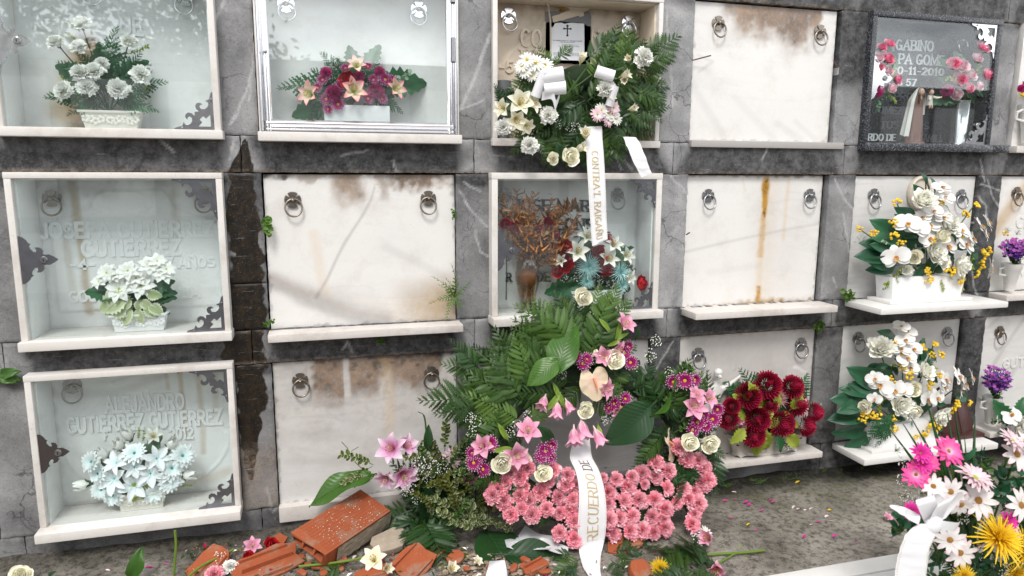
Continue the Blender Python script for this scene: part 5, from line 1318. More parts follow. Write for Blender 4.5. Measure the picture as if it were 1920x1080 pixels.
# ---- C2 dried flowers in glass vase, and red rose / white lily piece
zb = Z0 - .592
t = thing('dried_bouquet', 'brown dried foliage and withered carnations in a glass vase inside the niche', 'dried flowers', (at(989, 560, -.03).x, .03, zb))
bx = t.location; mb = MB()
pr = [(.034,.0),(.040,.004),(.030,.02),(.036,.06),(.052,.13),(.056,.17),(.050,.215),(.044,.232),(.041,.230),(.047,.213),(.052,.17),(.048,.13),(.032,.06),(.02,.02),(.0,.018)]
mb.lathe(pr, 28, bx); obj('glass_vase', mb, VASEGLASS, t)
top = bx + V((0,0,.22))
tips = [(960,372),(985,366),(1010,372),(1032,380),(1050,400),(1072,405),(948,395),(945,420),(955,440),(1060,425),(1040,440),(1000,395),(975,400),(990,420),(1020,410),(1035,395),(965,425),(1010,430),(980,440),(1000,450),(1025,450),(950,450),(1075,390),(995,380),(968,388)]
for x, y in tips:
    q = at(x, y, -.02 + rnd.uniform(-.05,.03)); frond(K['plume'], t, lerp(top, q, .08) - V((0,0,.03)), q - top, (rnd.uniform(-1,1), -1, 0), (q-top).length*1.1)
for x, y in ((948,420),(965,425),(1008,430),(1028,418),(1038,440),(1030,462)): bloom(t, 'crim', x, y, .0, 26, None, name='withered_carnation')
for x, y, nx, nz in ((1022,440,.3,.4),(1030,452,.5,.2),(1026,466,.6,-.3)): place([make_bud('withered_bud', petal_mat('straw', (.5,.34,.12), (.68,.58,.34)), 1)] if False else K['wbud'] if 'wbud' in K else K.setdefault('wbud', [make_bud('withered_bud', petal_mat('straw', (.5,.34,.12), (.68,.58,.34)), 1)]), t, at(x, y, .01), (nx, -.5, nz), s=.022)
mb = MB()
for i in range(16):
    a = rnd.uniform(0, 6.28); r_ = rnd.uniform(.005,.035); mb.tube([bx + V((.02*math.cos(a), .02*math.sin(a), .02)), bx + V((r_*math.cos(a+1), r_*math.sin(a+1), .12)), bx + V((.02*math.cos(a), .02*math.sin(a), .23))], .0022, 4, t=rnd.random())
mb.ball(bx + V((0,0,.145)), .043, 7, 10, t=.6, sq=(1,1,.9))
obj('dry_stems', mb, DRIED, t)
for i in range(14):
    a = rnd.uniform(0, 6.28); frond(K['plume'], t, bx + V((0,0,.13)), (math.cos(a), math.sin(a), rnd.uniform(-.6,.6)), (0,-1,0), .045)

c = at(1118, 510, -.03)
t = thing('flower_piece', 'red roses, white lilies and turquoise spiky flowers standing inside the niche with dark lettering', 'artificial flowers', (c.x, .03, zb))
trough(t, c.x - .12, c.x + .12, zb, zb + .085, .0, .06, .1, WPL)
for x, y, s in ((1062,494,44),(1060,466,40),(1048,508,34),(1122,476,40),(1132,505,40),(1140,452,30),(1196,532,40)): bloom(t, 'redrose', x, y, .0, s, c, tilt=.5)
for x, y, s in ((1082,474,60),(1136,488,56),(1100,446,50),(1148,462,48),(1170,480,46),(1176,520,40),(1052,490,34)): bloom(t, 'lilyw', x, y, .012, s, c, tilt=.35)
for x, y, s in ((1103,500,58),(1162,510,50),(1100,528,36),(1165,535,36)): bloom(t, 'tspid', x, y, .02, s, c, tilt=.3)
for x, y in ((1080,520),(1120,525),(1140,530),(1110,540),(1060,520)): bloom(t, 'gyps', x, y, -.01, 30, c)
for a, b in (((1110,520),(1020,470)), ((1110,520),(1036,545)), ((1110,510),(1075,452)), ((1120,510),(1110,450)), ((1120,510),(1190,470)), ((1120,520),(1200,505)), ((1110,530),(1060,570)), ((1120,530),(1180,560)), ((1110,510),(1095,448)), ((1110,510),(1060,450))): leaf(t, 'silk' if rnd.random()<.5 else 'fernd', a, b, -.02, -.01)
for i in range(30): leaf(t, 'silk', (1118, 520), (1118 + rnd.uniform(-70,70), 510 + rnd.uniform(-50,60)), -.04, -.03)
stems(t, at(1118, 590, -.03), [at(x, y, -.02) for x, y in ((1062,494),(1082,474),(1136,488),(1103,500),(1162,510),(1122,476))], SILK)

# ---- E1 roses in steel vases
zb = Z0 + .150
def rosebunch(t, c, lst, d):
    for x, y, s, k in lst: bloom(t, k, x, y, d, s*.88, c, tilt=.5, upb=.3)
bx = V((at(1800, 240, -.02).x, .025, zb))
t = thing('rose_vase', 'polished steel cylinder vase of pink silk roses inside the black granite niche', 'flower vase', bx)
mb = MB(); mb.lathe([(.0,.0),(.040,.0),(.040,.012),(.038,.014),(.040,.20),(.044,.214),(.041,.214),(.036,.20),(.034,.02)], 28, bx); obj('steel_vase', mb, CHROME, t)
c = at(1806, 150, -.02)
rosebunch(t, c, ((1838,92,36,'pkrose'),(1786,122,34,'pkrose'),(1800,126,36,'pprose'),(1828,112,32,'pprose'),(1797,150,36,'pkrose'),(1818,142,30,'pprose'),(1846,142,34,'pkrose'),(1814,166,28,'pkrose'),(1832,162,28,'pprose'),(1776,170,28,'mag'),(1792,178,28,'pprose')), .0)
for a, b in (((1806,170),(1762,186)), ((1810,170),(1866,158)), ((1806,160),(1780,110)), ((1808,150),(1845,112)), ((1806,175),(1780,192)), ((1812,170),(1836,196)), ((1806,150),(1800,100)), ((1806,165),(1825,130)), ((1806,165),(1812,192)), ((1800,170),(1775,145))): leaf(t, 'silk', a, b, -.02, -.01)
for a, b in (((1806,160),(1775,150)), ((1810,150),(1838,118)), ((1806,160),(1804,110)), ((1810,170),(1820,182))): leaf(t, 'limesp', a, b, -.0, .01)
stems(t, bx + V((0,0,.19)), [at(x, y, -.02) for x, y in ((1838,95),(1786,122),(1800,150),(1846,142),(1820,170),(1776,172))], SILK)
bx = V((at(1652, 240, .01).x, .002, zb + .23)); c = at(1655, 150, .0)
t = thing('rose_spray', 'small bunch of pink silk roses at the left side of the black granite niche', 'artificial flowers', bx)
mb = MB(); mb.lathe([(.0,.0),(.014,.0),(.020,.05),(.018,.05),(.012,.004)], 14, bx - V((0,0,.0))); obj('holder', mb, STEEL, t)
rosebunch(t, c, ((1652,90,24,'pkrose'),(1666,84,26,'pkrose'),(1646,110,28,'pprose'),(1662,112,32,'pkrose'),(1648,128,24,'pkrose'),(1664,134,26,'pprose'),(1680,150,26,'pkrose'),(1648,165,24,'mag'),(1670,166,26,'pprose'),(1645,172,26,'mag')), .012)
for a, b in (((1655,165),(1634,186)), ((1655,170),(1650,208)), ((1655,165),(1680,188)), ((1655,120),(1640,98)), ((1660,140),(1684,110)), ((1660,150),(1690,140)), ((1655,150),(1672,186)), ((1655,120),(1675,90))): leaf(t, 'silk' if rnd.random()<.6 else 'euc', a, b, .0, .01)
for a, b in (((1660,150),(1685,130)), ((1660,140),(1675,105)), ((1662,175),(1682,192))): leaf(t, 'limesp', a, b, .01, .012)
stems(t, bx + V((0,0,.04)), [at(x, y, .0) for x, y in ((1652,95),(1666,88),(1648,128),(1680,150),(1648,165))], SILK)

# ---- figurine: robed woman carrying a child
bx = V((at(1712, 262, -.03).x, .03, zb)); H = at(1718, 160, -.03).z - zb
t = thing('figurine', 'painted religious figurine of a robed woman holding a child, standing in the black niche', 'figurine', bx)
ROBE = flat_mat('brown_robe', (.19,.095,.075), .55, nz=.2); VEIL = flat_mat('ivory_veil', (.72,.69,.64), .5); SKIN = flat_mat('painted_skin', (.62,.40,.30), .45, nz=.05); HAIR = flat_mat('brown_hair', (.09,.04,.02), .5); TUN = flat_mat('child_tunic', (.68,.62,.56), .5)
mb = MB()
def robe(u, w):
    a = 2*PI*w; z = u*.80*H
    r = H*lerp(.150, .075, u**.8) * (1 + .30*(u > .85)*(u-.85)); r *= 1 + .10*(1-u)*math.sin(7*a + 3*u) + .04*math.sin(13*a)
    if u > .86: r *= max(.25, 1 - ((u-.86)/.14)**2*.7)
    return bx + V((r*1.0*math.cos(a) + .03*H*math.sin(2.2*u), r*.75*math.sin(a), z + .012))
mb.grid(robe, 22, 40, close=True); obj('robe', mb, ROBE, t)
mb = MB(); hd = bx + V((.035*H, -.012, .885*H))
mb.ball(hd, .058*H, 10, 14, sq=(.85,.95,1.15)); mb.ball(hd + V((.004,-.052*H,-.004*H)), .012*H, 4, 6); mb.tube([hd, hd - V((0,-.003,.12*H))], .03*H, 8)
for s in (-1, 1): mb.ball(hd + V((s*.02*H, -.050*H, .008*H)), .007*H, 4, 6, 1)
mb.box(hd.x-.012*H, hd.x+.014*H, hd.y-.055*H, hd.y-.05*H, hd.z-.030*H, hd.z-.025*H, 2)
obj('head', mb, [SKIN, HAIR, flat_mat('painted_lips', (.4,.1,.08))], t)
mb = MB()
def veil(u, w):
    a = math.radians(lerp(-40, 220, w)); z = lerp(.965, lerp(.50, .13, sstep(.2, .9, w)), u)*H
    r = H*(.066 + .060*sstep(.05,.3,u) + .03*u) * (1 + .16*u*math.sin(9*a+2)); x = r*1.12*math.cos(a) - .05*H*u + .033*H*(1-u); y = r*.85*math.sin(a)
    if u < .12: x = lerp(.034*H, x, u/.12*.9+.1); y = lerp(-.0, y, u/.12*.9+.1); z = lerp(.965*H, z, u/.12)
    return bx + V((x, y + .002, z))
mb.grid(veil, 20, 30); obj('veil', mb, VEIL, t)
mb = MB(); mb.tube([hd + V((-.045*H,-.006,-.05*H)), hd + V((-.055*H,-.01,-.16*H)), hd + V((-.05*H,-.008,-.2*H))], [.02*H,.022*H,.006*H], 6); mb.tube([hd + V((.045*H,-.006,.0)), hd + V((.045*H,-.01,-.1*H))], [.018*H,.01*H], 6); obj('hair', mb, HAIR, t)
mb = MB(); ch = bx + V((.165*H, -.03, .66*H))
mb.grid(lambda u, w: ch + V(((.062 - .02*u)*H*math.cos(2*PI*w)*(1+.08*math.sin(9*2*PI*w)*(1-u)), (.05-.015*u)*H*math.sin(2*PI*w), u*.17*H)), 8, 20, close=True)
mb.tube([ch + V((.03*H,-.01,.14*H)), ch + V((.08*H,-.02,.12*H)), ch + V((.115*H,-.03,.125*H))], [.024*H,.02*H,.014*H], 8); mb.tube([ch + V((-.03*H,-.01,.14*H)), ch + V((-.08*H,-.02,.08*H))], [.024*H,.016*H], 8)
obj('child_tunic', mb, TUN, t)
mb = MB(); h2 = ch + V((-.005*H, -.008, .215*H)); mb.ball(h2, .045*H, 8, 12, sq=(.9,.95,1.1)); mb.ball(h2 + V((0,.004,.012*H)), .047*H, 6, 12, 1, sq=(.95,.95,.95)); mb.ball(h2 + V((0,-.04*H,-.004)), .008*H, 4, 6)
for s in (-1, 1): mb.ball(ch + V((s*.025*H, -.012, -.03*H)), .018*H, 5, 8, sq=(.8,1,1.8))
mb.ball(ch + V((.125*H,-.032,.128*H)), .015*H, 5, 8)
obj('child_body', mb, [SKIN, HAIR], t)
mb = MB(); mb.lathe([(.0,.0),(.19*H,.0),(.18*H,.04*H),(.15*H,.05*H),(.0,.05*H)], 20, bx); obj('base', mb, ROBE, t)

# ---- printed death notice in C1
p0, p1 = at(1031, 40, -.132), at(1096, 43, -.132); dn = at(1031, 112, -.125)
t = thing('death_notice', 'white printed death notice with a black cross, torn at its upper left corner', 'paper notice', p0)
mb = MB(); ex = (p1 - p0); ez = dn - p0; ez.x = 0
PP = lambda u, v, h: p0 + ex*u + ez*v + V((0, -h, 0))
mb.smooth = False
mb.prism([(0.02,.17),(.1,.13),(.13,.06),(.2,.03),(.33,.02),(.42,.05),(.6,.01),(.99,.02),(1,1),(0,1)], PP, .0008)
obj('sheet', mb, flat_mat('paper_white', (.80,.81,.84), .8, nz=.03), t, smooth=False)
mb = MB(); mb.smooth = False
INK = flat_mat('printing_ink', (.02,.02,.025), .7)
def cross_poly():
    b = [(.0,-.5),(.07,-.42),(.03,-.36),(.028,-.08),(.16,-.09),(.20,-.15),(.27,-.06),(.20,.03),(.16,-.02),(.035,-.03)]
    pts = [(-.033,.0)]
    return [(0,.5),(.09,.42),(.035,.34),(.035,-.10),(.18,-.10),(.20,-.04),(.29,-.145),(.20,-.25),(.18,-.19),(.035,-.19),(.04,-.30),(.10,-.38),(0,-.5),(-.10,-.38),(-.04,-.30),(-.035,-.19),(-.18,-.19),(-.20,-.25),(-.29,-.145),(-.20,-.04),(-.18,-.10),(-.035,-.10),(-.035,.34),(-.09,.42)]
mb.prism(cross_poly(), lambda x, y, h: PP(.50 + x*.46, .22 + y*.32, .0009 + h), .0006)
obj('printed_cross', mb, INK, t, smooth=False)
mb = MB(); mb.smooth = False
for v, u0, u1, txt, hh in ((.50,.10,.92,'D. MARIA ELENA A. GOLDAR CASTR',.022),(.535,.28,.72,'VIUDA DE DON MANUEL',.013),(.60,.35,.80,'FALLECIO EN ESTA',.013),(.64,.25,.85,'A LOS OCHENTA AÑOS',.013),(.74,.42,.56,'D.E.P.',.022),(.82,.10,.92,'SUS HIJOS, NIETOS Y DEMAS FAMILIA',.013),(.85,.10,.92,'RUEGAN UNA ORACION POR SU ALMA',.013),(.88,.10,.92,'EL ACTO TENDRA LUGAR EN LA IGLESIA',.013)):
    txt = ''.join(q for q in txt if q in GL or q == ' ')
    letters(mb, txt, lambda x, y, h: PP(u0 + x, v - y*hh, .0009 + h), .16, .0003, False, fit=(u1-u0)) if False else None
    L_ = u1 - u0; mbx = MB()
    letters(mbx, txt, lambda x, y, h: PP(u0 + x*hh*1.0, v - y*hh, .0009 + h*.1), .2, .003, False, fit=L_/hh)
    mb.add(mbx.v, mbx.f)
obj('printed_text', mb, flat_mat('grey_ink', (.12,.12,.13), .8), t, smooth=False)

# ---- small drinking glass at the left of C1
bx = V((at(945, 170, -.05).x, .06, Z0 + .142)); hz = at(945, 152, -.06).z - bx.z
t = thing('glass_tumbler', 'grey glass tumbler of green moss standing at the left of the open cream niche', 'tumbler', bx)
mb = MB(); mb.lathe([(.0,.0),(.026,.0),(.034,hz),(.032,hz),(.025,.006),(0,.006)], 20, bx); obj('glass', mb, flat_mat('smoked_glass', (.16,.17,.18), .12), t)
for i in range(14): a = rnd.uniform(0, 6.28); frond(K['fernd'], t, bx + V((0,0,hz*.7)), (math.cos(a)*.7, math.sin(a)*.5 - .3, .6), (0,-1,.5), .06, name='moss_tuft')
# ---------------------------------------------------------------- orchid arrangements (E2, E3)
def box_planter(t, x0, x1, zb, zt, y0, y1, text=None):
    mb = MB(); mb.box(x0 - .028, x1 + .028, y0 - .028, y1 + .01, zb, zb + .016); obj('plinth', mb, WHITE_M, t, bevel=.003)
    mb = MB(); cx = (x0+x1)/2; k = .94
    vs = []
    for z, e in ((zb + .0162, k), (zt, 1.0)):
        for x, y in ((x0, y0), (x1, y0), (x1, y1), (x0, y1)): vs.append(V((cx + (x-cx)*e, lerp((y0+y1)/2, y, e), z)))
    mb.add(vs, [(0,1,5,4),(1,2,6,5),(2,3,7,6),(3,0,4,7),(4,5,6,7)]); o = obj('pot', mb, WPL, t, bevel=.004)
    if text:
        g = MB(); g.smooth = False; W = x1 - x0
        letters(g, text, lambda x, y, h: V((x0 + W*.14 + x*.05, y0 + .008 - h*.6 - .002 - .006*y*.3, zb + .045 + y*.05)), .14, .003, True, fit=W*.72/.05)
        obj('planter_letters', g, WPL, o, smooth=False)
def orchid_piece(t, T, d, c, f=1.0):
    """T maps the design onto photo points; f scales it"""
    q = lambda k, x, y, s, dd=0.0, **a: bloom(t, k, *T(x, y), d + dd, s*f, c, **a)
    return q
zb = row_bot(1) - .004
p = atz(1728, 560, zb + .016); d0 = -p.y
c = at(1745, 470, d0 - .05)
t = thing('flower_planter', 'upper white planter of white orchids, cream peonies and yellow berries under the medallion', 'flower planter', (at(1738,560,d0).x, p.y + .06, zb))
box_planter(t, at(1672,540,d0).x, at(1808,540,d0).x, zb + .0005, at(1740,518,d0).z, p.y, p.y + .11, 'M C A')
for x, y, s in ((1727,382,62),(1770,424,60),(1745,476,58),(1792,494,58),(1700,505,30),(1763,490,40)): bloom(t, 'peony', x, y, d0 + .0, s*.86, c, tilt=.35)
bloom(t, 'rose', 1715, 482, d0 + .02, 32, c); bloom(t, 'rose', 1764, 444, d0 + .03, 34, c)
for x, y, s in ((1765,352,44),(1772,370,40),(1762,396,44),(1702,420,56),(1718,426,52),(1740,424,54),(1680,482,56),(1775,462,56),(1810,458,52),(1742,448,44),(1768,408,44),(1822,448,46),(1838,424,48),(1852,418,44),(1856,504,50),(1848,438,40),(1750,396,40),(1800,432,48),(1728,408,40)): bloom(t, 'orch', x, y, d0 + rnd.uniform(0,.035), s*.9, c, tilt=.4, roll=rnd.uniform(-.5,.5) - PI/2*0)
for x, y, s in ((1683,384,26),(1676,420,26),(1612,430,20),(1640,440,26),(1678,445,26),(1690,458,26),(1745,452,30),(1772,408,22),(1793,448,26),(1804,406,26),(1824,388,24),(1765,500,30),(1778,508,28),(1740,522,24),(1736,506,24),(1836,478,30),(1846,470,24),(1824,512,24),(1830,496,30),(1795,524,24),(1762,384,20)): bloom(t, 'berry', x, y, d0 + .0, s, c, tilt=.5)
for a, b in (((1735,470),(1650,418)), ((1730,470),(1655,440)), ((1720,480),(1628,452)), ((1710,490),(1625,475)), ((1715,495),(1640,492)), ((1720,490),(1640,505)), ((1720,505),(1665,535)), ((1725,510),(1690,545)), ((1735,510),(1712,548)), ((1740,400),(1722,352)), ((1745,395),(1738,325)), ((1745,400),(1756,336)), ((1740,420),(1690,395)), ((1770,470),(1830,460)), ((1780,480),(1838,500)), ((1715,470),(1655,470)), ((1745,440),(1700,440)), ((1750,470),(1720,520)), ((1760,480),(1800,520)), ((1745,450),(1775,430)), ((1720,470),(1650,460))): leaf(t, 'teal', (lerp(a[0], b[0], .42), lerp(a[1], b[1], .42)), b, d0 - .04 + rnd.uniform(-.02,.02), d0 - .02 + rnd.uniform(-.03,.03), up=(rnd.uniform(-.9,.9), -1, rnd.uniform(-.3,.9)), wid=.9)
for i in range(34): (lambda x, y: leaf(t, 'teal', (x, y), (x + rnd.uniform(-34,34), y + rnd.uniform(-34,34)), d0 - .06, d0 - .04))(1745 + rnd.uniform(-60,60), 468 + rnd.uniform(-65,50))
for a, b in (((1700,500),(1668,540)), ((1780,510),(1790,545)), ((1815,490),(1830,505)), ((1690,470),(1675,500)), ((1740,430),(1715,400)), ((1760,520),(1772,545)), ((1820,470),(1815,545)), ((1680,515),(1690,550))): leaf(t, 'limesp', a, b, d0 - .01, d0 + .005)
for x, y in ((1655,452),(1696,498),(1792,412),(1710,478),(1815,432)): leaf(t, 'euc', (lerp(x,1745,.2), lerp(y,470,.2)), (x, y), d0, d0 + .01)
stems(t, at(1740, 525, d0 - .05), [at(x, y, d0 - .04) for x, y in ((1612,430),(1765,352),(1852,418),(1856,504),(1824,388),(1640,440),(1736,340),(1683,384))], LEAF_MID, .003)

zb = row_bot(2) - .004
p = atz(1660, 838, zb + .016); d0 = -p.y; c = at(1710, 730, d0 - .05)
t = thing('flower_planter', 'lower white planter of white orchids, cream peonies, ferns and yellow berries on a wide sill', 'flower planter', (at(1680,830,d0).x, p.y + .06, zb))
box_planter(t, at(1638,815,d0).x, at(1762,815,d0).x, zb + .0005, at(1690,795,d0).z, p.y, p.y + .11)
for x, y, s in ((1650,658,66),(1684,758,56),(1728,698,50),(1755,776,54),(1700,766,48)): bloom(t, 'peony', x, y, d0, s*.86, c, tilt=.35)
bloom(t, 'rose', 1714, 768, d0 + .03, 30, c); bloom(t, 'rose', 1710, 730, d0 + .0, 34, c); bloom(t, 'rose', 1622, 762, d0 + .01, 28, c)
for x, y, s in ((1690,612,34),(1700,622,42),(1697,638,40),(1712,655,40),(1700,672,44),(1690,655,36),(1652,722,50),(1676,732,48),(1692,732,46),(1738,748,46),(1756,746,44),(1772,712,44),(1796,706,48),(1808,720,46),(1822,708,42),(1802,732,40),(1770,726,36),(1640,710,36),(1706,690,40),(1640,748,30)): bloom(t, 'orch', x, y, d0 + rnd.uniform(0,.035), s*.9, c, tilt=.4, roll=rnd.uniform(-.5,.5))
for x, y, s in ((1675,646,20),(1728,655,24),(1748,648,22),(1760,668,24),(1692,664,24),(1690,690,26),(1700,704,30),(1670,714,26),(1738,724,28),(1755,706,22),(1644,776,28),(1634,776,26),(1620,784,26),(1672,782,24),(1675,800,24),(1742,790,30),(1730,806,28),(1752,796,28),(1784,756,30),(1778,765,26),(1812,754,20),(1715,815,18),(1744,668,22),(1620,770,22)): bloom(t, 'berry', x, y, d0 + .0, s, c, tilt=.5)
for a, b in (((1690,740),(1612,700)), ((1690,740),(1608,722)), ((1680,750),(1590,726)), ((1680,755),(1580,748)), ((1680,770),(1570,782)), ((1670,780),(1578,818)), ((1670,785),(1596,838)), ((1680,760),(1600,790)), ((1690,700),(1660,690)), ((1690,680),(1640,690)), ((1700,660),(1662,622)), ((1705,660),(1738,636)), ((1690,740),(1606,760)), ((1730,740),(1770,760)), ((1760,740),(1820,745)), ((1700,720),(1650,700)), ((1720,760),(1690,800)), ((1650,740),(1585,768))): leaf(t, 'teal', (lerp(a[0], b[0], .42), lerp(a[1], b[1], .42)), b, d0 - .04 + rnd.uniform(-.02,.02), d0 - .02 + rnd.uniform(-.03,.03), up=(rnd.uniform(-.9,.9), -1, rnd.uniform(-.3,.9)), wid=.9)
for i in range(34): (lambda x, y: leaf(t, 'teal', (x, y), (x + rnd.uniform(-34,34), y + rnd.uniform(-34,34)), d0 - .06, d0 - .04))(1700 + rnd.uniform(-62,62), 740 + rnd.uniform(-62,52))
for a, b in (((1668,775),(1625,836)), ((1672,780),(1648,842)), ((1675,770),(1660,815)), ((1735,690),(1750,668))): leaf(t, 'silkfern', a, b, d0 + .01, d0 + .03, name='fern_frond')
for a, b in (((1670,790),(1668,815)), ((1740,770),(1760,800)), ((1660,740),(1650,775)), ((1740,680),(1762,690)), ((1700,700),(1680,680))): leaf(t, 'limesp', a, b, d0, d0 + .01)
for x, y in ((1632,750),(1712,800),(1668,800),(1755,700)): leaf(t, 'euc', (lerp(x,1700,.2), lerp(y,740,.2)), (x, y), d0, d0 + .01)
stems(t, at(1700, 805, d0 - .05), [at(x, y, d0 - .04) for x, y in ((1690,615),(1822,708),(1590,726),(1575,782),(1750,648),(1650,658))], LEAF_MID, .003)

# ---- dark red chrysanthemums in a carved trough (D3)
p = atz(1440, 862, row_bot(2) + .0005); zb = row_bot(2) + .0005; d0 = max(.01, min(.06, -p.y)); c = at(1440, 760, d0 - .05)
xa, xb = at(1376, 840, d0).x, at(1510, 840, d0).x; zt = at(1440, 820, d0).z
t = thing('flower_planter', 'carved sand coloured trough of dark red chrysanthemums with ferns, below the crucifix niche', 'flower planter', ((xa+xb)/2, .0, zb))
mb = MB(); W = xb - xa
def tr(u, w):
    a = 2*PI*w; ex = abs(math.cos(a))**.35*math.copysign(1, math.cos(a)); ey = abs(math.sin(a))**.45*math.copysign(1, math.sin(a))
    z = lerp(zb, zt, min(1, u*1.25)); k = .86 + .16*sstep(.1,.8,u) - .05*math.sin(PI*min(1,u*1.2)); flare = .06*sstep(.7,.8,u)
    if u > .8: k *= lerp(1, .86, (u-.8)/.2)
    foot = .012*(abs(math.sin(4*a)) if u < .1 else 0)
    return V(((xa+xb)/2 + W/2*ex*(k+flare), -d0 + .045 + .05*ey*(k+flare), z + foot + .010*sstep(.55,.8,u)*math.cos(4*a)))
mb.grid(tr, 20, 64, close=True); o = obj('pot', mb, STONEPOT, t)
mb = MB(); mb.box(xa+.02, xb-.02, -d0+.005, -d0+.08, zt-.03, zt-.012); obj('foam', mb, SOIL, o)
mb = MB()
for cx in (.2, .38, .62, .8):
    for r_ in (.012, .020): mb.tube([V((lerp(xa, xb, cx) + r_*math.cos(a)*1.3, -d0 - .006, lerp(zb, zt, .5) + r_*math.sin(a))) for a in [2*PI*i/16 for i in range(16)]], .0022, 5, closed=True)
obj('scrolls', mb, STONEPOT, o)
for x, y, s in ((1438,722,54),(1484,726,46),(1402,742,52),(1418,784,54),(1412,816,46),(1464,794,52),(1492,758,46),(1508,798,42),(1366,786,42),(1524,772,40),(1440,758,40),(1372,762,34)): bloom(t, 'crim', x, y, d0 + .03, s*1.14, c, tilt=.35)
for x, y, s in ((1459,748,44),(1388,800,28)): bloom(t, 'mspid', x, y, d0 + .04, s, c, tilt=.2)
for x, y, s in ((1390,790,18),(1506,754,18)): bloom(t, 'lilyp', x, y, d0 + .06, s, c)
for a, b in (((1430,760),(1392,694)), ((1415,760),(1360,724)), ((1470,750),(1484,702)), ((1480,750),(1520,700)), ((1480,760),(1500,725)), ((1430,750),(1400,720)), ((1420,770),(1365,745)), ((1490,760),(1515,735))): leaf(t, 'silkfern', a, b, d0 + .0, d0 + .02, name='fern_frond', wid=1.2)
for a, b in (((1430,770),(1440,735)), ((1450,730),(1470,742)), ((1430,800),(1442,840)), ((1425,800),(1420,852)), ((1460,780),(1448,800)), ((1480,790),(1500,800)), ((1410,760),(1385,745)), ((1440,760),(1420,755)), ((1400,790),(1385,770)), ((1470,770),(1482,785)), ((1440,800),(1425,812)), ((1430,770),(1436,755))): leaf(t, 'lime', a, b, d0 + .03, d0 + .05)
for i in range(20): leaf(t, 'silk', (1440, 780), (1440 + rnd.uniform(-60,70), 775 + rnd.uniform(-50,50)), d0 - .02, d0)
for a, b in (((1430,790),(1448,772)), ((1450,770),(1462,745)), ((1470,810),(1500,838)), ((1400,800),(1378,828)), ((1480,770),(1505,742)), ((1420,750),(1412,725)), ((1455,810),(1470,845)), ((1390,780),(1372,800))): leaf(t, 'lime' if rnd.random() < .55 else 'silk', a, b, d0 + .05, d0 + .075)
bloom(t, 'gyps', 1468, 828, d0 + .02, 32, c); leaf(t, 'euc', (1500,765), (1540,758), d0 + .02, d0 + .03)

# ---- cone vases with statice (F2, F3) and jug (F1)
def cone_vase(label, px, py_top, py_bot, w, d, blooms, sp, jug=False):
    bx = at(px, py_bot, d); tz = at(px, py_top, d).z; hh = tz - bx.z; R = w/2*mpp(bx)
    t = thing('wall_vase', label, 'flower vase', bx)
    mb = MB(); prof = [(.0,.0),(R*.42,.0),(R*.5,hh*.06),(R*.62,hh*.4),(R*.66,hh*.42),(R*.74,hh*.58),(R*.78,hh*.60),(R*.84,hh*.76),(R*.9,hh*.78),(R*.98,hh*.95),(R*1.03,hh),(R*.95,hh),(R*.85,hh*.8)]
    mb.lathe(prof, 24, bx); o = obj('vase', mb, PORC, t)
    hb = MB(); hb.tube([bx + V((-R*.95,.0,hh*.86)), bx + V((-R*1.35,.01,hh*.8)), bx + V((-R*1.35,.01,hh*.62)), bx + V((-R*.75,.0,hh*.56))], R*.12, 6); obj('handle', hb, PORC, o)
    bt = MB(); bt.box(bx.x - .01, bx.x + .01, bx.y + R*.7, max(bx.y + R*.75, .021 if not jug else -.012), bx.z + hh*.7, bx.z + hh*.8); obj('bracket', bt, PORC, t)
    top = bx + V((0,0,hh))
    for k, x, y, s in blooms:
        p = at(x, y, d + .01); dirn = p - top; n = dirn + V((0,-.06,0))
        place(K[k], t, top + dirn*.15 - V((0,0,.01)), n, s=dirn.length*.72 if k == 'stat' else s/2*mpp(p), name=None) if k == 'stat' else bloom(t, k, x, y, d + .02, s, top)
    for i in range(sp):
        a = rnd.uniform(-1, 1); frond(K['box'], t, top - V((0,0,.03)), (a*.45, rnd.uniform(-.4,.1), 1), (0,-1,0), hh*rnd.uniform(.5,.8))
cone_vase('ribbed white cone vase of purple and yellow statice, upper one at the right edge', 1892, 494, 545, 36, .045, [('stat',1878,448,0),('stat',1895,440,0),('stat',1908,452,0),('stat',1890,455,0),('mag',1900,462,20),('gyps',1886,436,24),('gyps',1905,440,22),('berry',1884,440,18),('berry',1912,464,18)], 8)
cone_vase('ribbed white cone vase of mauve statice, lower one at the right edge', 1856, 744, 794, 34, .055, [('stat',1850,700,0),('stat',1862,694,0),('stat',1858,680,0),('stat',1872,698,0),('mag',1866,714,14)], 6)
cone_vase('white jug vase with pink flowers, in the top row cut by the right edge', 1926, 196, 268, 42, .05, [('mag',1916,166,18),('mag',1926,160,18),('gyps',1918,182,18),('berry',1914,180,16),('mag',1934,170,18)], 5, True)

# ---- brown book frame behind the foreground bouquet, white flower cluster on F3's sill
zb = row_bot(2) - .004
p = at(1790, 815, .06)
t = thing('book_stand', 'dark red-brown open book shaped plaque standing on the sill beside the lower orchids', 'memorial plaque', (p.x, -.06, zb))
mb = MB(); BOOK = flat_mat('oxblood_resin', (.06,.018,.018), .35, nz=.3)
mb.box(p.x-.10, p.x+.12, -.13, -.02, zb + .0005, zb+.022)
o = obj('foot', mb, BOOK, t, bevel=.003)
mb = MB()
for s in (-1, 1):
    mb.add([V((p.x + s*x, -.10 + .05*h + .02*(x/.1), zb + .0225 + .14*h)) for x, h in ((.002,0),(.10,0),(.095,1),(.002,1))] + [V((p.x + s*x, -.085 + .05*h + .02*(x/.1), zb + .0225 + .14*h)) for x, h in ((.002,0),(.10,0),(.095,1),(.002,1))], [(0,1,2,3),(7,6,5,4),(0,4,5,1),(1,5,6,2),(2,6,7,3),(3,7,4,0)])
obj('pages', mb, BOOK, t, bevel=.002)
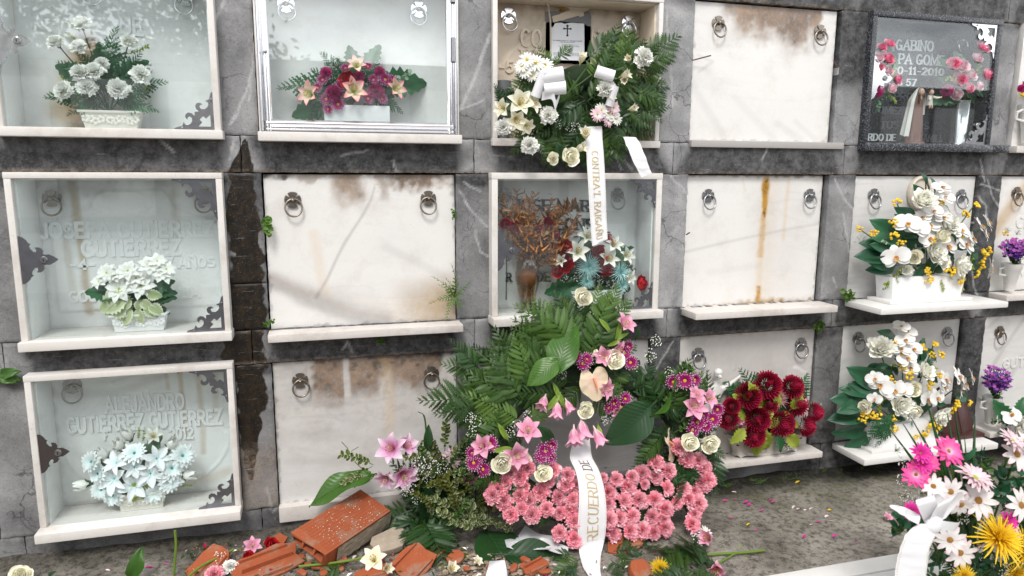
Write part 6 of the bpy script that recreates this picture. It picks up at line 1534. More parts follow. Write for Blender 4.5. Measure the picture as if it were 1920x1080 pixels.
t = thing('flower_piece', 'white silk flowers with small green leaves on the sill at the lower right edge', 'artificial flowers', at(1900, 800, .1) - V((0,0,.05)))
c = at(1900, 800, .08)
for x, y, s in ((1896,780,40),(1918,790,50),(1905,805,36)): bloom(t, 'orch' if x < 1900 else 'peony', x, y, .14, s, c, tilt=.3)
for a, b in (((1895,800),(1878,762)), ((1900,790),(1922,752)), ((1890,800),(1868,790)), ((1905,800),(1935,770)), ((1895,805),(1880,812))): leaf(t, 'box' if rnd.random()<.5 else 'silk', a, b, .12, .14)
mb = MB(); q = t.location; mb.lathe([(.0,.0),(.05,.0),(.06,.05),(.05,.05),(.045,.01)], 16, (q.x, q.y, row_bot(2)-.0)); obj('dish', mb, PORC, t)
# ---------------------------------------------------------------- ribbons
RIB = flat_mat('white_satin', (.82,.82,.84), .38, nz=.03, trans=.12); GOLD = flat_mat('gold_print', (.62,.50,.24), .35, .35); GOLDD = flat_mat('dark_gold_print', (.16,.10,.06), .4, .3)
def ribbon(t, Ls, Rs, name='ribbon', n=6, edge=True, th=.0012):
    """satin strip between two runs of points; returns its surface S(u, v, lift)"""
    A = crom(Ls, n); Bp = crom(Rs, n); m = len(A) - 1
    def S(u, v, h=0.0):
        x = min(max(u, 0), 1)*m; i = min(int(x), m-1); f = x - i
        a = A[i].lerp(A[i+1], f); b = Bp[i].lerp(Bp[i+1], f); p = a.lerp(b, v)
        if True:
            nn = (A[i+1] - A[i]).cross(Bp[i] - A[i]).normalized()
            if nn.y > 0: nn = -nn
            p = p + nn*(h + .005*noise.noise(V((u*6, v*1.2, A[0].x*9))) + .0012*noise.noise(V((u*16, v*2.0, 3))))
        return p
    mb = MB()
    mb.grid(lambda u, w: S(u, w, 0.0), m*3, 8)
    o = obj(name, mb, RIB, t)
    if edge:
        g = MB(); k = max(10, int((A[0]-A[-1]).length/.006))
        for i in range(k):
            for v in (.05, .95):
                p = S((i+.3)/k, v, .002); q = S((i+.75)/k, v, .002); g.tube([p, q], .0007, 4)
        obj('gold_stitching', g, GOLD, o)
    return S, o
def strip(t, pts, wdir, w, name='ribbon_loop'):
    """loop of satin: centre line pts, constant width w along wdir"""
    c = crom(pts, 6); wd = V(wdir).normalized()*w/2; mb = MB(); m = len(c) - 1
    mb.grid(lambda u, v: c[round(u*m)] + wd*(2*v-1), m, 3); return obj(name, mb, RIB, t)

# ---------------------------------------------------------------- the big funeral wreath leaning on the wall
def dw(py): return .13 + .28*(py - 520)/490
base = atg(1105, 1012); base.y = -.36
WR = thing('funeral_wreath', 'large standing funeral wreath of ferns, lilies and a lower arc of pink carnations', 'wreath', base)
hub = at(1105, 800, dw(800))
def wd(key, px, py, s, dd=.0, **k):
    k.setdefault('upb', .35); return bloom(WR, key, px, py, dw(py) + dd, s, **k)
mb = MB()
pts = [at(1105 + 178*math.cos(a), 830 - 128*math.sin(a), dw(830 - 128*math.sin(a)) - .02) for a in [2*PI*i/40 for i in range(40)]]
mb.tube(pts, .058, 10, closed=True); obj('moss_ring', mb, flat_mat('dark_moss', (.012,.028,.008), .95, nz=.7, nscale=200, bump=.8), WR)
mb = MB()
for x in (925, 1290): mb.tube([at(x, 960, dw(960) - .06), at(lerp(x,1095,.8), 600, .10)], .008, 6)
obj('stand', mb, flat_mat('bamboo', (.12,.09,.04), .7), WR)
C6 = [(295,485),(385,455),(330,425),(440,395),(600,410),(405,520),(520,550),(385,570),(445,605),(215,570),(285,605),(330,690),(395,650),(465,695),(555,655),(640,680),(635,580),(690,440),(680,500),(745,505),(725,600),(735,735),(640,810),(735,845),(480,360),
 (1250,365),(1330,415),(1165,430),(1250,450),(1100,455),(1000,470),(1075,515),(1180,500),(1320,525),(950,550),(950,625),(1050,605),(1145,600),(1245,600),(1310,660),(1225,705),(1100,700),(1025,715),(955,725),(1165,790),(1090,795),(980,815),(1310,775),(1240,805),(1385,615),(1425,530),(1495,540),(1460,600),(1545,490),(1580,475),(1520,620),(1495,690),(1480,750),(1520,350),(1550,395),(1425,310),(1395,270),(915,460),(1445,340),(1300,720),(560,470),(250,530),(700,660)]
for i, (cx, cy) in enumerate(C6):
    px, py = 860 + cx/3.375, 760 + cy/3.375
    if py < 868 and 1000 < px < 1180 and cy < 420 and cx not in (1165,): continue
    s = 21 if (cx, cy) in ((1180,500),(915,460)) else rnd.uniform(29, 38)
    o = V((px - 1105, 0, 940 - py)).normalized()
    place(K['pink'], WR, at(px, py, dw(py) + .045 + rnd.uniform(-.012,.012)), (o.x*.30 + rnd.uniform(-.2,.2), -1, .55 + .25*o.z + rnd.uniform(-.2,.2)), s=s/2*mpp(at(px, py, dw(py))))
for x, y, s in ((1090,558,40),(1148,674,44),(1097,768,36),(941,867,44),(1016,886,38),(1290,829,40),(1328,832,40)): wd('rose', x, y, s, .085, n=V((rnd.uniform(-.25,.25), -1, .2)))
place(K['anth'], WR, at(1114, 716, dw(716) + .07), (.05,-1,.15), .15, s=34*mpp(at(1114,716,.2)))
place(K['anth'], WR, at(1256, 834, dw(834) + .05), (.85,-.6,.25), .25, s=34*mpp(at(1256,834,.25)))
place(K['anth'], WR, at(976, 866, dw(866) + .03), (-.1,-1,.3), 3.0, s=26*mpp(at(976,866,.25)))
for x, y, s, n in ((1166,612,58,(.35,-.7,.6)), (1132,668,50,(-.3,-.8,.2)), (1152,655,50,(.5,-.8,.1)), (1128,728,54,(.5,-.8,.0)), (990,812,66,(-.2,-.7,.7)), (908,836,58,(-.5,-.8,.4)), (966,852,66,(.0,-1,.15)), (1297,762,66,(-.1,-1,.4)), (1322,748,50,(.3,-.8,.4)), (1150,770,40,(.4,-.8,-.1)), (1300,745,50,(.2,-.7,.7))): wd('lilyp', x, y, s, .075, n=V(n))
for x, y, s, n in ((1045,772,60,(-.25,-.55,-.9)), (1022,760,54,(-.45,-.6,-.6)), (1090,806,74,(.02,-.55,-.95)), (1076,820,66,(-.2,-.6,-.9)), (1116,822,64,(.35,-.5,-.95)), (1062,768,48,(.3,-.5,-.9))): wd('lilypt', x, y - 16, s*1.12, .085, n=V(n))
wd('lilyct', 1112, 652, 54, .05, n=V((.0,-.7,-.7))); wd('lilyct', 1148, 640, 36, .04, n=V((-.5,-.6,.6)))
for x, y, s in ((1077,668,28),(1092,682,30),(1100,674,26),(1170,662,30),(1182,680,28),(1176,650,26),(1150,757,30),(1165,764,28),(1172,748,26),(1140,765,24),(897,852,32),(918,832,34),(888,868,30),(905,880,30),(885,850,26),(1022,846,34),(1032,836,28),(1014,856,28),(1030,856,28),(1284,714,34),(1308,792,32),(1298,806,30),(1336,786,30),(1322,798,28),(1345,768,26),(1262,716,28),(1302,712,26),(1318,780,30)): wd('mump', x, y, s, .075, c=None, tilt=.2, n=V((rnd.uniform(-.5,.5), -1, rnd.uniform(0,.7))))
for x, y, s in ((890,790,40),(872,782,36),(970,800,40),(1050,702,36),(1138,785,36),(1210,668,44),(1222,640,40),(1255,724,40),(1245,700,36),(985,780,34),(955,810,34),(880,810,36),(1052,680,30),(1125,790,30),(1182,690,34)): wd('gyps', x, y, s, .04, n=V((rnd.uniform(-.5,.5), -1, .4)))
# greenery: each frond from a px point to a px point
def wf(key, a, b, dd=0.0, d1=.03, **k): return leaf(WR, key, a, b, dw(a[1]) + dd, dw(b[1]) + dd + d1, **k)
for x in range(60):   # dark leaves packed behind the blooms
    a = rnd.uniform(0, 2*PI); rx, ry = 180*rnd.uniform(.85,1.12), 125*rnd.uniform(.85,1.12)
    p = (1105 + rx*math.cos(a), 835 - ry*math.sin(a)); b = a + rnd.uniform(-1.3,1.3); L = rnd.uniform(45,75)
    wf('fernd' if rnd.random() < .7 else 'box', p, (p[0] + L*math.cos(b), p[1] - L*math.sin(b)), .03, .01)
for a, b in (((1080,690),(1075,580)), ((1100,690),(1120,575)), ((1120,680),(1160,585)), ((1130,690),(1180,620)), ((1070,690),(1010,580)), ((1060,690),(970,590)), ((1040,690),(945,640)), ((1040,700),(935,690)), ((1050,710),(1000,620)), ((1090,650),(1060,570)), ((1100,650),(1105,560)), ((1110,660),(1150,570)), ((1070,660),(1035,590)),
  ((1110,690),(1170,640)), ((1120,720),(1180,750)), ((1110,740),(1170,720)), ((1085,700),(1095,600)), ((1060,640),(985,560)), ((1075,620),(1040,545)), ((1120,620),(1150,545)), ((1130,640),(1185,575)), ((1090,610),(1080,545)), ((1080,620),(1010,580)), ((1070,720),(1000,700)), ((1060,740),(975,740)), ((1100,650),(1150,600)), ((1045,650),(980,640)), ((1060,700),(1000,760)), ((1090,720),(1050,780)), ((1110,740),(1160,790))): wf('fern', a, b, .03 + rnd.uniform(-.03,.03))
for a, b in (((1110,640),(1150,540)), ((1120,640),(1182,552)), ((1130,640),(1190,600)), ((1085,640),(1065,560)), ((1110,600),(1125,530)), ((1060,650),(965,575)), ((1075,660),(1000,560)), ((1120,660),(1165,570)), ((1130,600),(1165,530)), ((1080,600),(1050,560)), ((1130,640),(1180,620))): wf('fernl', a, b, .05 + rnd.uniform(-.02,.02))
for a, b in (((990,760),(880,720)), ((985,770),(870,760)), ((980,750),(900,660)), ((985,740),(925,630)), ((1000,740),(955,640)), ((960,780),(885,800)), ((950,790),(880,840)), ((1000,750),(990,660)), ((960,750),(880,690)), ((900,745),(786,748)), ((900,760),(815,775)), ((970,770),(905,740)), ((1005,730),(930,720)), ((975,790),(920,760)), ((990,720),(965,620)), ((1010,720),(1000,610)), ((960,800),(900,780)), ((940,770),(868,740)), ((1010,760),(1040,690)), ((990,790),(1040,750)), ((940,820),(875,870)), ((930,880),(885,920)), ((950,760),(905,690)), ((985,700),(930,610)), ((930,760),(870,700)), ((960,810),(930,770)), ((1015,690),(985,600))): wf('fern' if rnd.random() < .7 else 'fernl', a, b, .02 + rnd.uniform(-.03,.04))
for a, b in (((1240,790),(1195,720)), ((1250,780),(1285,680)), ((1260,760),(1300,670)), ((1250,800),(1210,850)), ((1240,820),(1200,870)), ((1330,840),(1350,900)), ((1335,850),(1345,930)), ((1320,830),(1365,860)), ((1300,800),(1345,820)), ((1240,760),(1215,700)), ((1270,790),(1330,800)), ((1255,860),(1220,890)), ((1270,870),(1250,920)), ((1280,860),(1310,920)), ((1250,740),(1235,690)), ((1240,830),(1185,880)), ((1230,800),(1190,800)), ((1290,880),(1270,960)), ((1310,900),(1300,980)), ((1260,800),(1240,860)), ((1335,800),(1350,780)), ((1255,750),(1290,700))): wf('fernd' if rnd.random() < .6 else 'fern', a, b, .02 + rnd.uniform(-.03,.03))
for a, b in (((1262,740),(1290,685)), ((1270,740),(1255,695)), ((1275,745),(1300,690)), ((1330,780),(1345,740)), ((1250,760),(1265,700))): wf('box', a, b, .04)
wf('broad', (1040,715), (1066,612), .11, .03, up=(-.7,-1,.1), wid=1.0); wf('broad', (1055,670), (1002,705), .11, .03, up=(-.2,-1,.8), wid=1.1)
wf('broadd', (1232,750), (1160,822), .09, .04, up=(.35,-1,.6), wid=1.5); wf('broad', (1205,790), (1280,752), .10, .02, up=(-.2,-.5,-1), wid=.7)
for a, b in (((1050,760),(1043,722)), ((1060,770),(1048,735)), ((1152,650),(1165,610)), ((1150,640),(1175,625)), ((955,830),(938,800)), ((965,840),(930,845)), ((1120,790),(1128,830)), ((1148,630),(1130,600)), ((1135,650),(1162,640)), ((1020,775),(1050,740)), ((1310,760),(1345,745))): wf('lance', a, b, .07)
wf('broadd', (1000,790), (1045,840), .06, .0, wid=.9); wf('broadd', (1190,640), (1200,620), .05)
for i in range(90):   # more loose fronds through the arms and the crown
    z_ = rnd.random()
    if z_ < .42: x, y = rnd.uniform(1015,1145), rnd.uniform(620,750); hx, hy = 1085, 735
    elif z_ < .75: x, y = rnd.uniform(900,1030), rnd.uniform(690,830); hx, hy = 1010, 790
    else: x, y = rnd.uniform(1240,1320), rnd.uniform(730,860); hx, hy = 1275, 820
    a = math.atan2(hy - y, x - hx) + rnd.uniform(-.6,.6); L = rnd.uniform(50,85)
    wf(rnd.choice(['fern','fern','fernd','fernl']), (x, y), (x + L*math.cos(a), y - L*math.sin(a)), rnd.uniform(-.05,.03), rnd.uniform(0,.05))
# its ribbon
Lp = [(1084,806),(1072,838),(1069,860),(1079,882),(1085,913),(1085,951),(1083,995),(1086,1035),(1093,1062),(1108,1086),(1128,1110)]
Rp = [(1104,806),(1107,836),(1110,858),(1123,882),(1132,913),(1137,951),(1137,984),(1132,1018),(1126,1046),(1128,1082),(1150,1106)]
DD = [.30,.335,.37,.40,.43,.46,.475,.485,.49,.50,.515]
def rp(x, y, d):
    q = at(x, y, d); return q if q.z > gz(q.x) + .012 else atg(x, y, .014)
S, ro = ribbon(WR, [rp(x, y, d) for (x, y), d in zip(Lp, DD)], [rp(x, y, d) for (x, y), d in zip(Rp, DD)])
mb = MB(); u0, u1 = .665, .225
mm = MB(); letters(mm, 'RECUERDO DE', lambda x, y, h: V((x, y, h)), .10, .0012, True, .22, .3, 0.1, fit=1.0)
for part, nm, mat in (((0, .80), 'gold_letters', GOLD), ((.80, 2), 'dark_letters', GOLDD)):
    g = MB(); keep = {}
    for f in mm.f:
        if all(part[0] <= mm.v[i].x < part[1] for i in f):
            for i in f:
                if i not in keep: keep[i] = len(g.v); v = mm.v[i]; g.v.append(S(lerp(u0, u1, v.x), .70 - v.y*.36, .0018 + v.z)); g.t.append(.5)
            g.f.append([keep[i] for i in f]); g.m.append(0)
    g.smooth = False
    if g.f: obj(nm, g, mat, ro, smooth=False)

# ---------------------------------------------------------------- the upper white flower wreath
base = at(1095, 262, .03)
UW = thing('funeral_wreath', 'white lily, carnation and fern wreath with ribbons, standing in the open cream niche', 'wreath', base)
c0 = at(1095, 180, .0)
mb = MB(); pts = [at(1100 + 62*math.cos(a), 200 - 55*math.sin(a), .0) for a in [2*PI*i/30 for i in range(30)]]
mb.tube(pts, .055, 8, closed=True); mb.ball(at(1100,200,-.01), .09, 8, 10, sq=(1.2,.5,1)); obj('moss_ring', mb, MATS['dark_moss'], UW)
def uf(key, a, b, d0, d1, **k): return leaf(UW, key, a, b, d0, d1, **k)
for i in range(95):
    a = rnd.uniform(0, 2*PI); r0 = rnd.uniform(0, 80); L = rnd.uniform(55, 95); b = a + rnd.uniform(-.9,.9)
    p = (1100 + 1.15*r0*math.cos(a), 190 - r0*math.sin(a))
    if p[1] - L*math.sin(b) < 112 and p[0] + L*math.cos(b) < 1135: continue
    uf('fernd' if rnd.random() < .35 else 'fern', p, (p[0] + L*math.cos(b), p[1] - L*math.sin(b)), .05 + rnd.uniform(-.04,.04), .08 + rnd.uniform(-.04,.03))
for a, b in (((1150,160),(1182,42)), ((1150,150),(1200,60)), ((1165,150),(1175,50)), ((1190,130),(1284,62)), ((1195,125),(1270,100)), ((1200,140),(1255,150)), ((1190,170),(1250,190)), ((1180,190),(1245,225)), ((1170,200),(1230,240)), ((1190,120),(1240,80)), ((1170,140),(1215,70)), ((1150,220),(1200,250)), ((1140,230),(1150,310)), ((1130,240),(1140,312)), ((1150,230),(1170,290)), ((1060,240),(1030,318)), ((1050,250),(1020,310)), ((1040,240),(1000,260)), ((1070,250),(1065,315)), ((1030,180),(975,150)), ((1020,150),(950,160)), ((1030,130),(1010,85)), ((1020,140),(1000,95)), ((1035,128),(1050,98)), ((1045,112),(1078,84)), ((1000,250),(1020,290)), ((1190,160),(1235,205)), ((1200,150),(1250,130)), ((1160,210),(1215,215)), ((1085,250),(1090,312)), ((1030,220),(985,240)), ((1020,200),(960,200)), ((1190,150),(1180,90)), ((1110,150),(1130,90)), ((1130,140),(1160,80))): uf('fern' if rnd.random() < .75 else 'fernl', a, b, .06 + rnd.uniform(-.03,.03), .09 + rnd.uniform(-.03,.03))
for a, b in (((945,200),(930,155)), ((955,195),(960,160)), ((950,205),(935,175))): uf('fernd', a, b, .02, .04)
for a, b in (((1060,180),(1105,120)), ((1055,190),(1098,130)), ((1050,185),(1110,140))): 
    mb = MB(); mb.tube([at(*a, .08), at(*b, .13)], .003, 5); obj('cut_stem', mb, LEAF_MID, UW)
def ub(key, x, y, s, n=None, d=.11, **k): return bloom(UW, key, x, y, d, s, n=V(n) if n else V((rnd.uniform(-.3,.3) + (x-1095)/300, -1, .3 + (180-y)/400)), **k)
for x, y, s in ((988,112,30),(1004,118,34),(1022,122,30),(984,132,30),(1015,130,26),(998,142,24),(978,124,26)): ub('daisyw', x, y, s)
for x, y, s, n in ((974,196,66,(-.1,-1,.3)), (966,222,54,(.0,-.9,-.35)), (946,204,48,(-.8,-.7,.1)), (992,198,50,(.5,-.8,.4)), (982,232,46,(.4,-.8,-.5))): ub('lilyc', x, y, s, n, .12)
for x, y, s in ((943,238,34),(993,272,36),(1029,216,36),(1137,166,38),(1208,106,40),(1200,115,26)): ub('white', x, y, s, d=.13)
ub('rose', 1067, 294, 40, (.1,-1,.2), .14); ub('rose', 1036, 298, 26, (-.2,-1,.0), .13)
for x, y, s, n in ((1098,258,54,(-.3,-.8,.5)), (1080,280,48,(.5,-.8,.2)), (1164,144,44,(.6,-.8,.3)), (1172,150,36,(-.5,-.9,-.2)), (1088,118,44,(.1,-.6,.8)), (1182,112,34,(-.8,-.7,.1)), (1140,190,40,(.2,-.9,.6)), (1180,205,36,(.5,-.8,.2))): ub('lilyct', x, y, s, n, .12)
for x, y, s in ((1140,212,28),(1128,206,26),(1150,202,28),(1120,215,28),(1155,222,26),(1140,226,26),(1148,212,26)): ub('daisyp' if rnd.random() < .4 else 'daisyw', x, y, s, d=.12)
for x, y, s in ((1065,240,34),(1050,235,30),(1080,240,28)): ub('gyps', x, y, s, d=.08)
uf('broadd', (1040,262), (1060,300), .10, .11)
# ribbon rolls of its bow
def roll(p, ax, R, w, nm='ribbon_roll'):
    a = V(ax).normalized(); s = a.orthogonal().normalized(); u = a.cross(s); mb = MB()
    mb.grid(lambda q, v: p + a*(w*(v-.5)) + (s*math.cos(q*8.2) + u*math.sin(q*8.2))*R*(1 - .22*q), 30, 2); return obj(nm, mb, RIB, UW)
roll(at(1036,142,.16), (1,-.25,.18), .030, .085); roll(at(1040,166,.16), (1,-.25,.10), .028, .085); roll(at(1134,139,.14), (1,-.3,-.3), .026, .075); roll(at(1013,158,.15), (.3,-.3,1), .022, .10); roll(at(1148,180,.14), (.2,-.3,1), .018, .08)
strip(UW, [at(1016,180,.15), at(1035,178,.17), at(1042,196,.17), at(1050,176,.16)], (0,-.3,1), .035, 'ribbon_tail')
Lp = [(1098,238),(1099,275),(1101,320),(1104,370),(1107,415),(1110,459)]; Rp = [(1129,236),(1131,275),(1134,320),(1136,370),(1138,415),(1139,446)]
DD = [.10,.125,.145,.155,.16,.165]
Lp[-1] = (1110,458); Lp.append((1110,460)); Rp.append((1139,448)); DD.append(.165)
S, ro = ribbon(UW, [at(x, y, d) for (x, y), d in zip(Lp, DD)], [at(x, y, d) for (x, y), d in zip(Rp, DD)])
mm = MB(); letters(mm, "CONTRA'L RAIGAÑU", lambda x, y, h: S(lerp(.20, .80, x), .30 + y*.36, .0016 + h), .11, .0012, True, .22, .4, 0, fit=1.0)
mm.smooth = False; obj('gold_letters', mm, GOLD, ro, smooth=False)
mb = MB()
for i in range(5):
    for j in range(3): mb.tube([S(.84 + i*.009, .40 + j*.14, .002), S(.84 + i*.009, .50 + j*.14, .002)], .0009, 4)
obj('small_print', mb, flat_mat('pale_print', (.55,.55,.56), .6), ro)
ribbon(UW, [at(1168,257,.11), at(1176,275,.135), at(1188,304,.15), at(1203,332,.15)], [at(1192,257,.11), at(1203,275,.13), at(1213,302,.14), at(1222,326,.14)], 'ribbon_tail', edge=False)
# ---------------------------------------------------------------- cut flowers lying against the wall (between the brick and the wreath)
def gd(px, py): return -atg(px, py).y
base = atg(800, 985)
t = thing('cut_flowers', 'loose heap of pale pink lilies, gypsophila and variegated greenery against the wall', 'cut flowers', base)
def hb(key, x, y, s, d, n): return bloom(t, key, x, y, d, s, n=V(n))
for x, y, s, n in ((738,842,78,(-.5,-.9,.5)), (756,838,62,(.5,-.7,.5)), (752,884,78,(.2,-1,-.2)), (728,890,60,(-.5,-.8,-.4)), (770,878,50,(.8,-.7,.1))): hb('lilypw', x, y, s, .17, n)
hb('daisyp', 848, 858, 40, .19, (.2,-1,.1))
for x, y, s in ((782,872,50),(800,866,46),(812,878,44),(790,888,44),(770,912,44),(760,920,34),(780,935,34),(830,880,40),(800,905,36)): hb('gyps', x, y, s, .17 + rnd.uniform(0,.03), (rnd.uniform(-.4,.4), -1, .5))
for x, y, s in ((868,885,40),(880,895,34)): hb('lilyp', x, y, s, .16, (rnd.uniform(-.4,.4), -1, -.2))
for i in range(46):
    x, y = rnd.uniform(790,925), rnd.uniform(850,1000); a = rnd.uniform(-.3, 3.4); L = rnd.uniform(40,70)
    if x < 830 and y > 930: continue
    leaf(t, rnd.choice(['var','olive','var','olive','box']), (x, y), (x + L*math.cos(a), y - L*math.sin(a)), .14 + .0012*(y-850) + rnd.uniform(-.03,.03), None)
for a, b in (((700,872),(636,858)), ((700,880),(640,900)), ((690,885),(648,915)), ((710,890),(665,912)), ((760,870),(735,905))): leaf(t, 'var', a, b, .12, .13)
leaf(t, 'broad', (715,888), (588,912), .13, .14, up=(0,-.5,1), wid=.75)
for a, b in (((800,900),(810,990)), ((830,900),(838,960)), ((780,895),(850,940)), ((850,900),(880,820)), ((800,850),(805,808))): leaf(t, 'broadd', a, b, .17, .19, wid=.9)
for i in range(44): leaf(t, 'fernd', (rnd.uniform(760,885), rnd.uniform(880,960)), (rnd.uniform(740,900), rnd.uniform(860,1000)), .12, .14)
mb = MB(); mb.tube(crom([at(784,772,.05), at(795,780,.06), at(799,812,.07), at(797,850,.09)], 4), [.002]*4+[.004]*9, 6); obj('bare_stalk', mb, LEAF_MID, t)
leaf(t, 'lance', (797,848), (778,842), .09, .09); leaf(t, 'lance', (797,840), (806,812), .09, .09)
mb = MB(); mb.tube(crom([at(680,880,.1), at(660,860,.08), at(655,845,.06), at(640,828,.05)], 4), .0015, 4); mb.tube([at(655,848,.06), at(672,838,.06)], .0012, 4); obj('tendril', mb, flat_mat('dry_twig', (.08,.05,.04), .8), t)

for i in range(26):
    x, y = rnd.uniform(785,905), rnd.uniform(840,960); a = rnd.uniform(0, 6.28); L = rnd.uniform(35,60)
    leaf(t, rnd.choice(['var','olive','box','var']), (x, y), (x + L*math.cos(a), y - L*math.sin(a)), .18 + rnd.uniform(-.02,.04), None)
# dark fern fronds spread over the rubble
t = thing('fern_spray', 'spray of dark green fern fronds lying over the brick rubble', 'fern', atg(800, 1000))
for a, b, s in (((775,960),(692,988),1.3), ((775,965),(730,1012),1.2), ((800,975),(830,1062),1.35), ((805,970),(872,975),1.25), ((800,975),(790,1050),1.2), ((800,960),(860,1010),1.2), ((780,955),(830,940),1.1), ((805,985),(850,1040),1.2), ((770,968),(755,1030),1.0)): leaf(t, 'fernd' if rnd.random() < .55 else 'fern', a, b, gd(a[0], a[1] + 45)*.85, gd(b[0], b[1] + 12), up=(rnd.uniform(-.2,.2), -.8, .9), wid=s)
t = thing('fern_spray', 'pale feathery fern frond lying on the red shards at the bottom left', 'fern', atg(600, 1060))
for a, b in (((640,1045),(550,1062)), ((640,1050),(565,1040)), ((650,1060),(590,1085)), ((640,1040),(560,1075))): leaf(t, 'fernl' if rnd.random() < .3 else 'fern', a, b, gd(a[0], a[1]+10), gd(b[0], b[1]+4), up=(0,-.6,1))
t = thing('fern_spray', 'bright green ferns lying at the foot of the wreath, lower right of the long ribbon', 'fern', atg(1290, 1060))
for a, b in (((1310,1075),(1225,1045)), ((1310,1060),(1255,1012)), ((1310,1060),(1290,1005)), ((1310,1065),(1345,1045)), ((1300,1080),(1360,1085)), ((1290,1080),(1210,1082)), ((1300,1050),(1230,1020)), ((1300,1065),(1330,1090)), ((1280,1070),(1240,1095)), ((1250,1040),(1210,1015)), ((1300,1040),(1320,1010))): leaf(t, 'fern' if rnd.random() < .6 else 'fernd', a, b, gd(a[0], a[1]+14), gd(b[0], b[1]+8), up=(rnd.uniform(-.3,.3), -.7, .9), wid=1.15)
t = thing('fern_spray', 'thin fern sprigs lying on the rubble left and right of the long ribbon end', 'fern', atg(1160, 1060))
for a, b in (((1090,1050),(1030,1075)), ((1150,1040),(1200,1075)), ((1150,1035),(1215,1035)), ((1145,1050),(1165,1090)), ((1080,1060),(1060,1090)), ((1160,1020),(1225,1010)), ((1075,1040),(1020,1040))): leaf(t, 'fernd' if rnd.random() < .6 else 'fern', a, b, gd(a[0], a[1]+12), gd(b[0], b[1]+6), up=(0,-.7,.9), wid=.9)
for lb, a, b, w in (('broad dark green leaf lying left of the long ribbon, pointing right', (925,1040), (1062,1042), 1.2), ('broad dark green leaf lying on the gravel, pointing down to the right', (905,985), (962,1062), 1.3), ('small upright green leaf standing on the ground at the bottom left', (240,1095), (262,1046), .9), ('dark green leaf tip sticking up at the bottom left corner', (88,1085), (98,1072), 1.2)):
    pa, pb = atg(*a, .02), atg(*b, .03)
    if 'upright' in lb or 'tip' in lb: pa = atg(*a, .0); pb = at(b[0], b[1], -pa.y + .01)
    o = frond(K['broadd'] if 'dark' in lb else K['broad'], None, pa, pb - pa, (0,-.6,1) if 'upright' not in lb else (.3,-1,.2), (pb-pa).length, (pb-pa).length*w, 'fallen_leaf'); tag(o, lb, 'leaf')

# ---------------------------------------------------------------- brick rubble
def terra():
    n = NT('terracotta'); co = n.objco()
    a = n.noise(14, 6, .7, co); b = n.noise(120, 4, .8, co)
    c = n.mix((.27,.062,.026), (.40,.115,.048), a); c = n.mix(c, (.55,.34,.22), n.ramp(b, [(.62,0),(.74,.8)])); c = n.mix(c, (.26,.20,.15), n.ramp(n.noise(7, 6, .75, co), [(.50,0),(.64,.75)]))
    return n.bsdf(c, .85, n.bump(b, .5, .003), spec=.2)
TERRA = terra(); MORTAR = flat_mat('old_mortar', (.36,.30,.23), .95, nz=.35, nscale=40, bump=.8)
def oriented(p, X, Zd):
    x = V(X).normalized(); z = V(Zd); z = (z - x*z.dot(x)).normalized(); y = z.cross(x)
    return lambda a, b, c: p + x*a + y*b + z*c
p = atg(634, 1022, .035) + V((0, .03, .012))
br = thing('hollow_brick', 'large broken hollow terracotta brick with mortar on its side and open tube ends', 'brick', p)
F = oriented(p, (1, .85, .12), (-.10, -.50, 1))
Lb, Wb, Hb = .33, .17, .078
out = [(-Wb/2,0),(Wb/2,0),(Wb/2,Hb),(-Wb/2,Hb)]
holes = [[(-Wb/2 + .008 + i*.0535, z0), (-Wb/2 + .008 + i*.0535, z0+.027), (-Wb/2 + .053 + i*.0535, z0+.027), (-Wb/2 + .053 + i*.0535, z0)] for i in range(3) for z0 in (.007, .041)]
mb = MB(); mb.smooth = False
def bfn(a, b, h):
    e = 0.0
    if h < .01: e = .035*noise.noise(V((a*22, b*22, 5))) + .030*(b < .035) - .02
    return F(-Lb*.42 + h + e, a, b)
mb.prism(out, bfn, Lb, holes)
for i in range(7): mb.box(0, 0, 0, 0, 0, 0)
obj('brick_body', mb, TERRA, br, smooth=False)
mb = MB()
for i in range(11): y = -Wb/2 + .012 + i*.0148; mb.add([F(-Lb*.38, y-.004, Hb+.0004), F(Lb*.57, y-.004, Hb+.0004), F(Lb*.57, y+.004, Hb+.0004), F(-Lb*.38, y+.004, Hb+.0004), F(-Lb*.38, y, Hb+.003), F(Lb*.57, y, Hb+.003)], [(0,1,5,4),(4,5,2,3)])
obj('ridges', mb, TERRA, br, smooth=False)
mb = MB(); mb.grid(lambda u, w: F(lerp(-Lb*.28, Lb*.579, u), -Wb/2 - .004 - .006*(.5+.5*noise.noise(V((u*14, w*7, 2)))), lerp(.0, Hb, w)), 40, 12); obj('mortar_face', mb, MORTAR, br)
mb = MB(); mb.smooth = False
for i in range(120):
    q = F(rnd.uniform(-.3,.5)*Lb, rnd.uniform(-.45,.45)*Wb, Hb + .003); mb.ball(q, rnd.uniform(.001,.0028), 2, 4)
obj('crumbs', mb, flat_mat('pale_crumbs', (.66,.60,.50), .9), br)
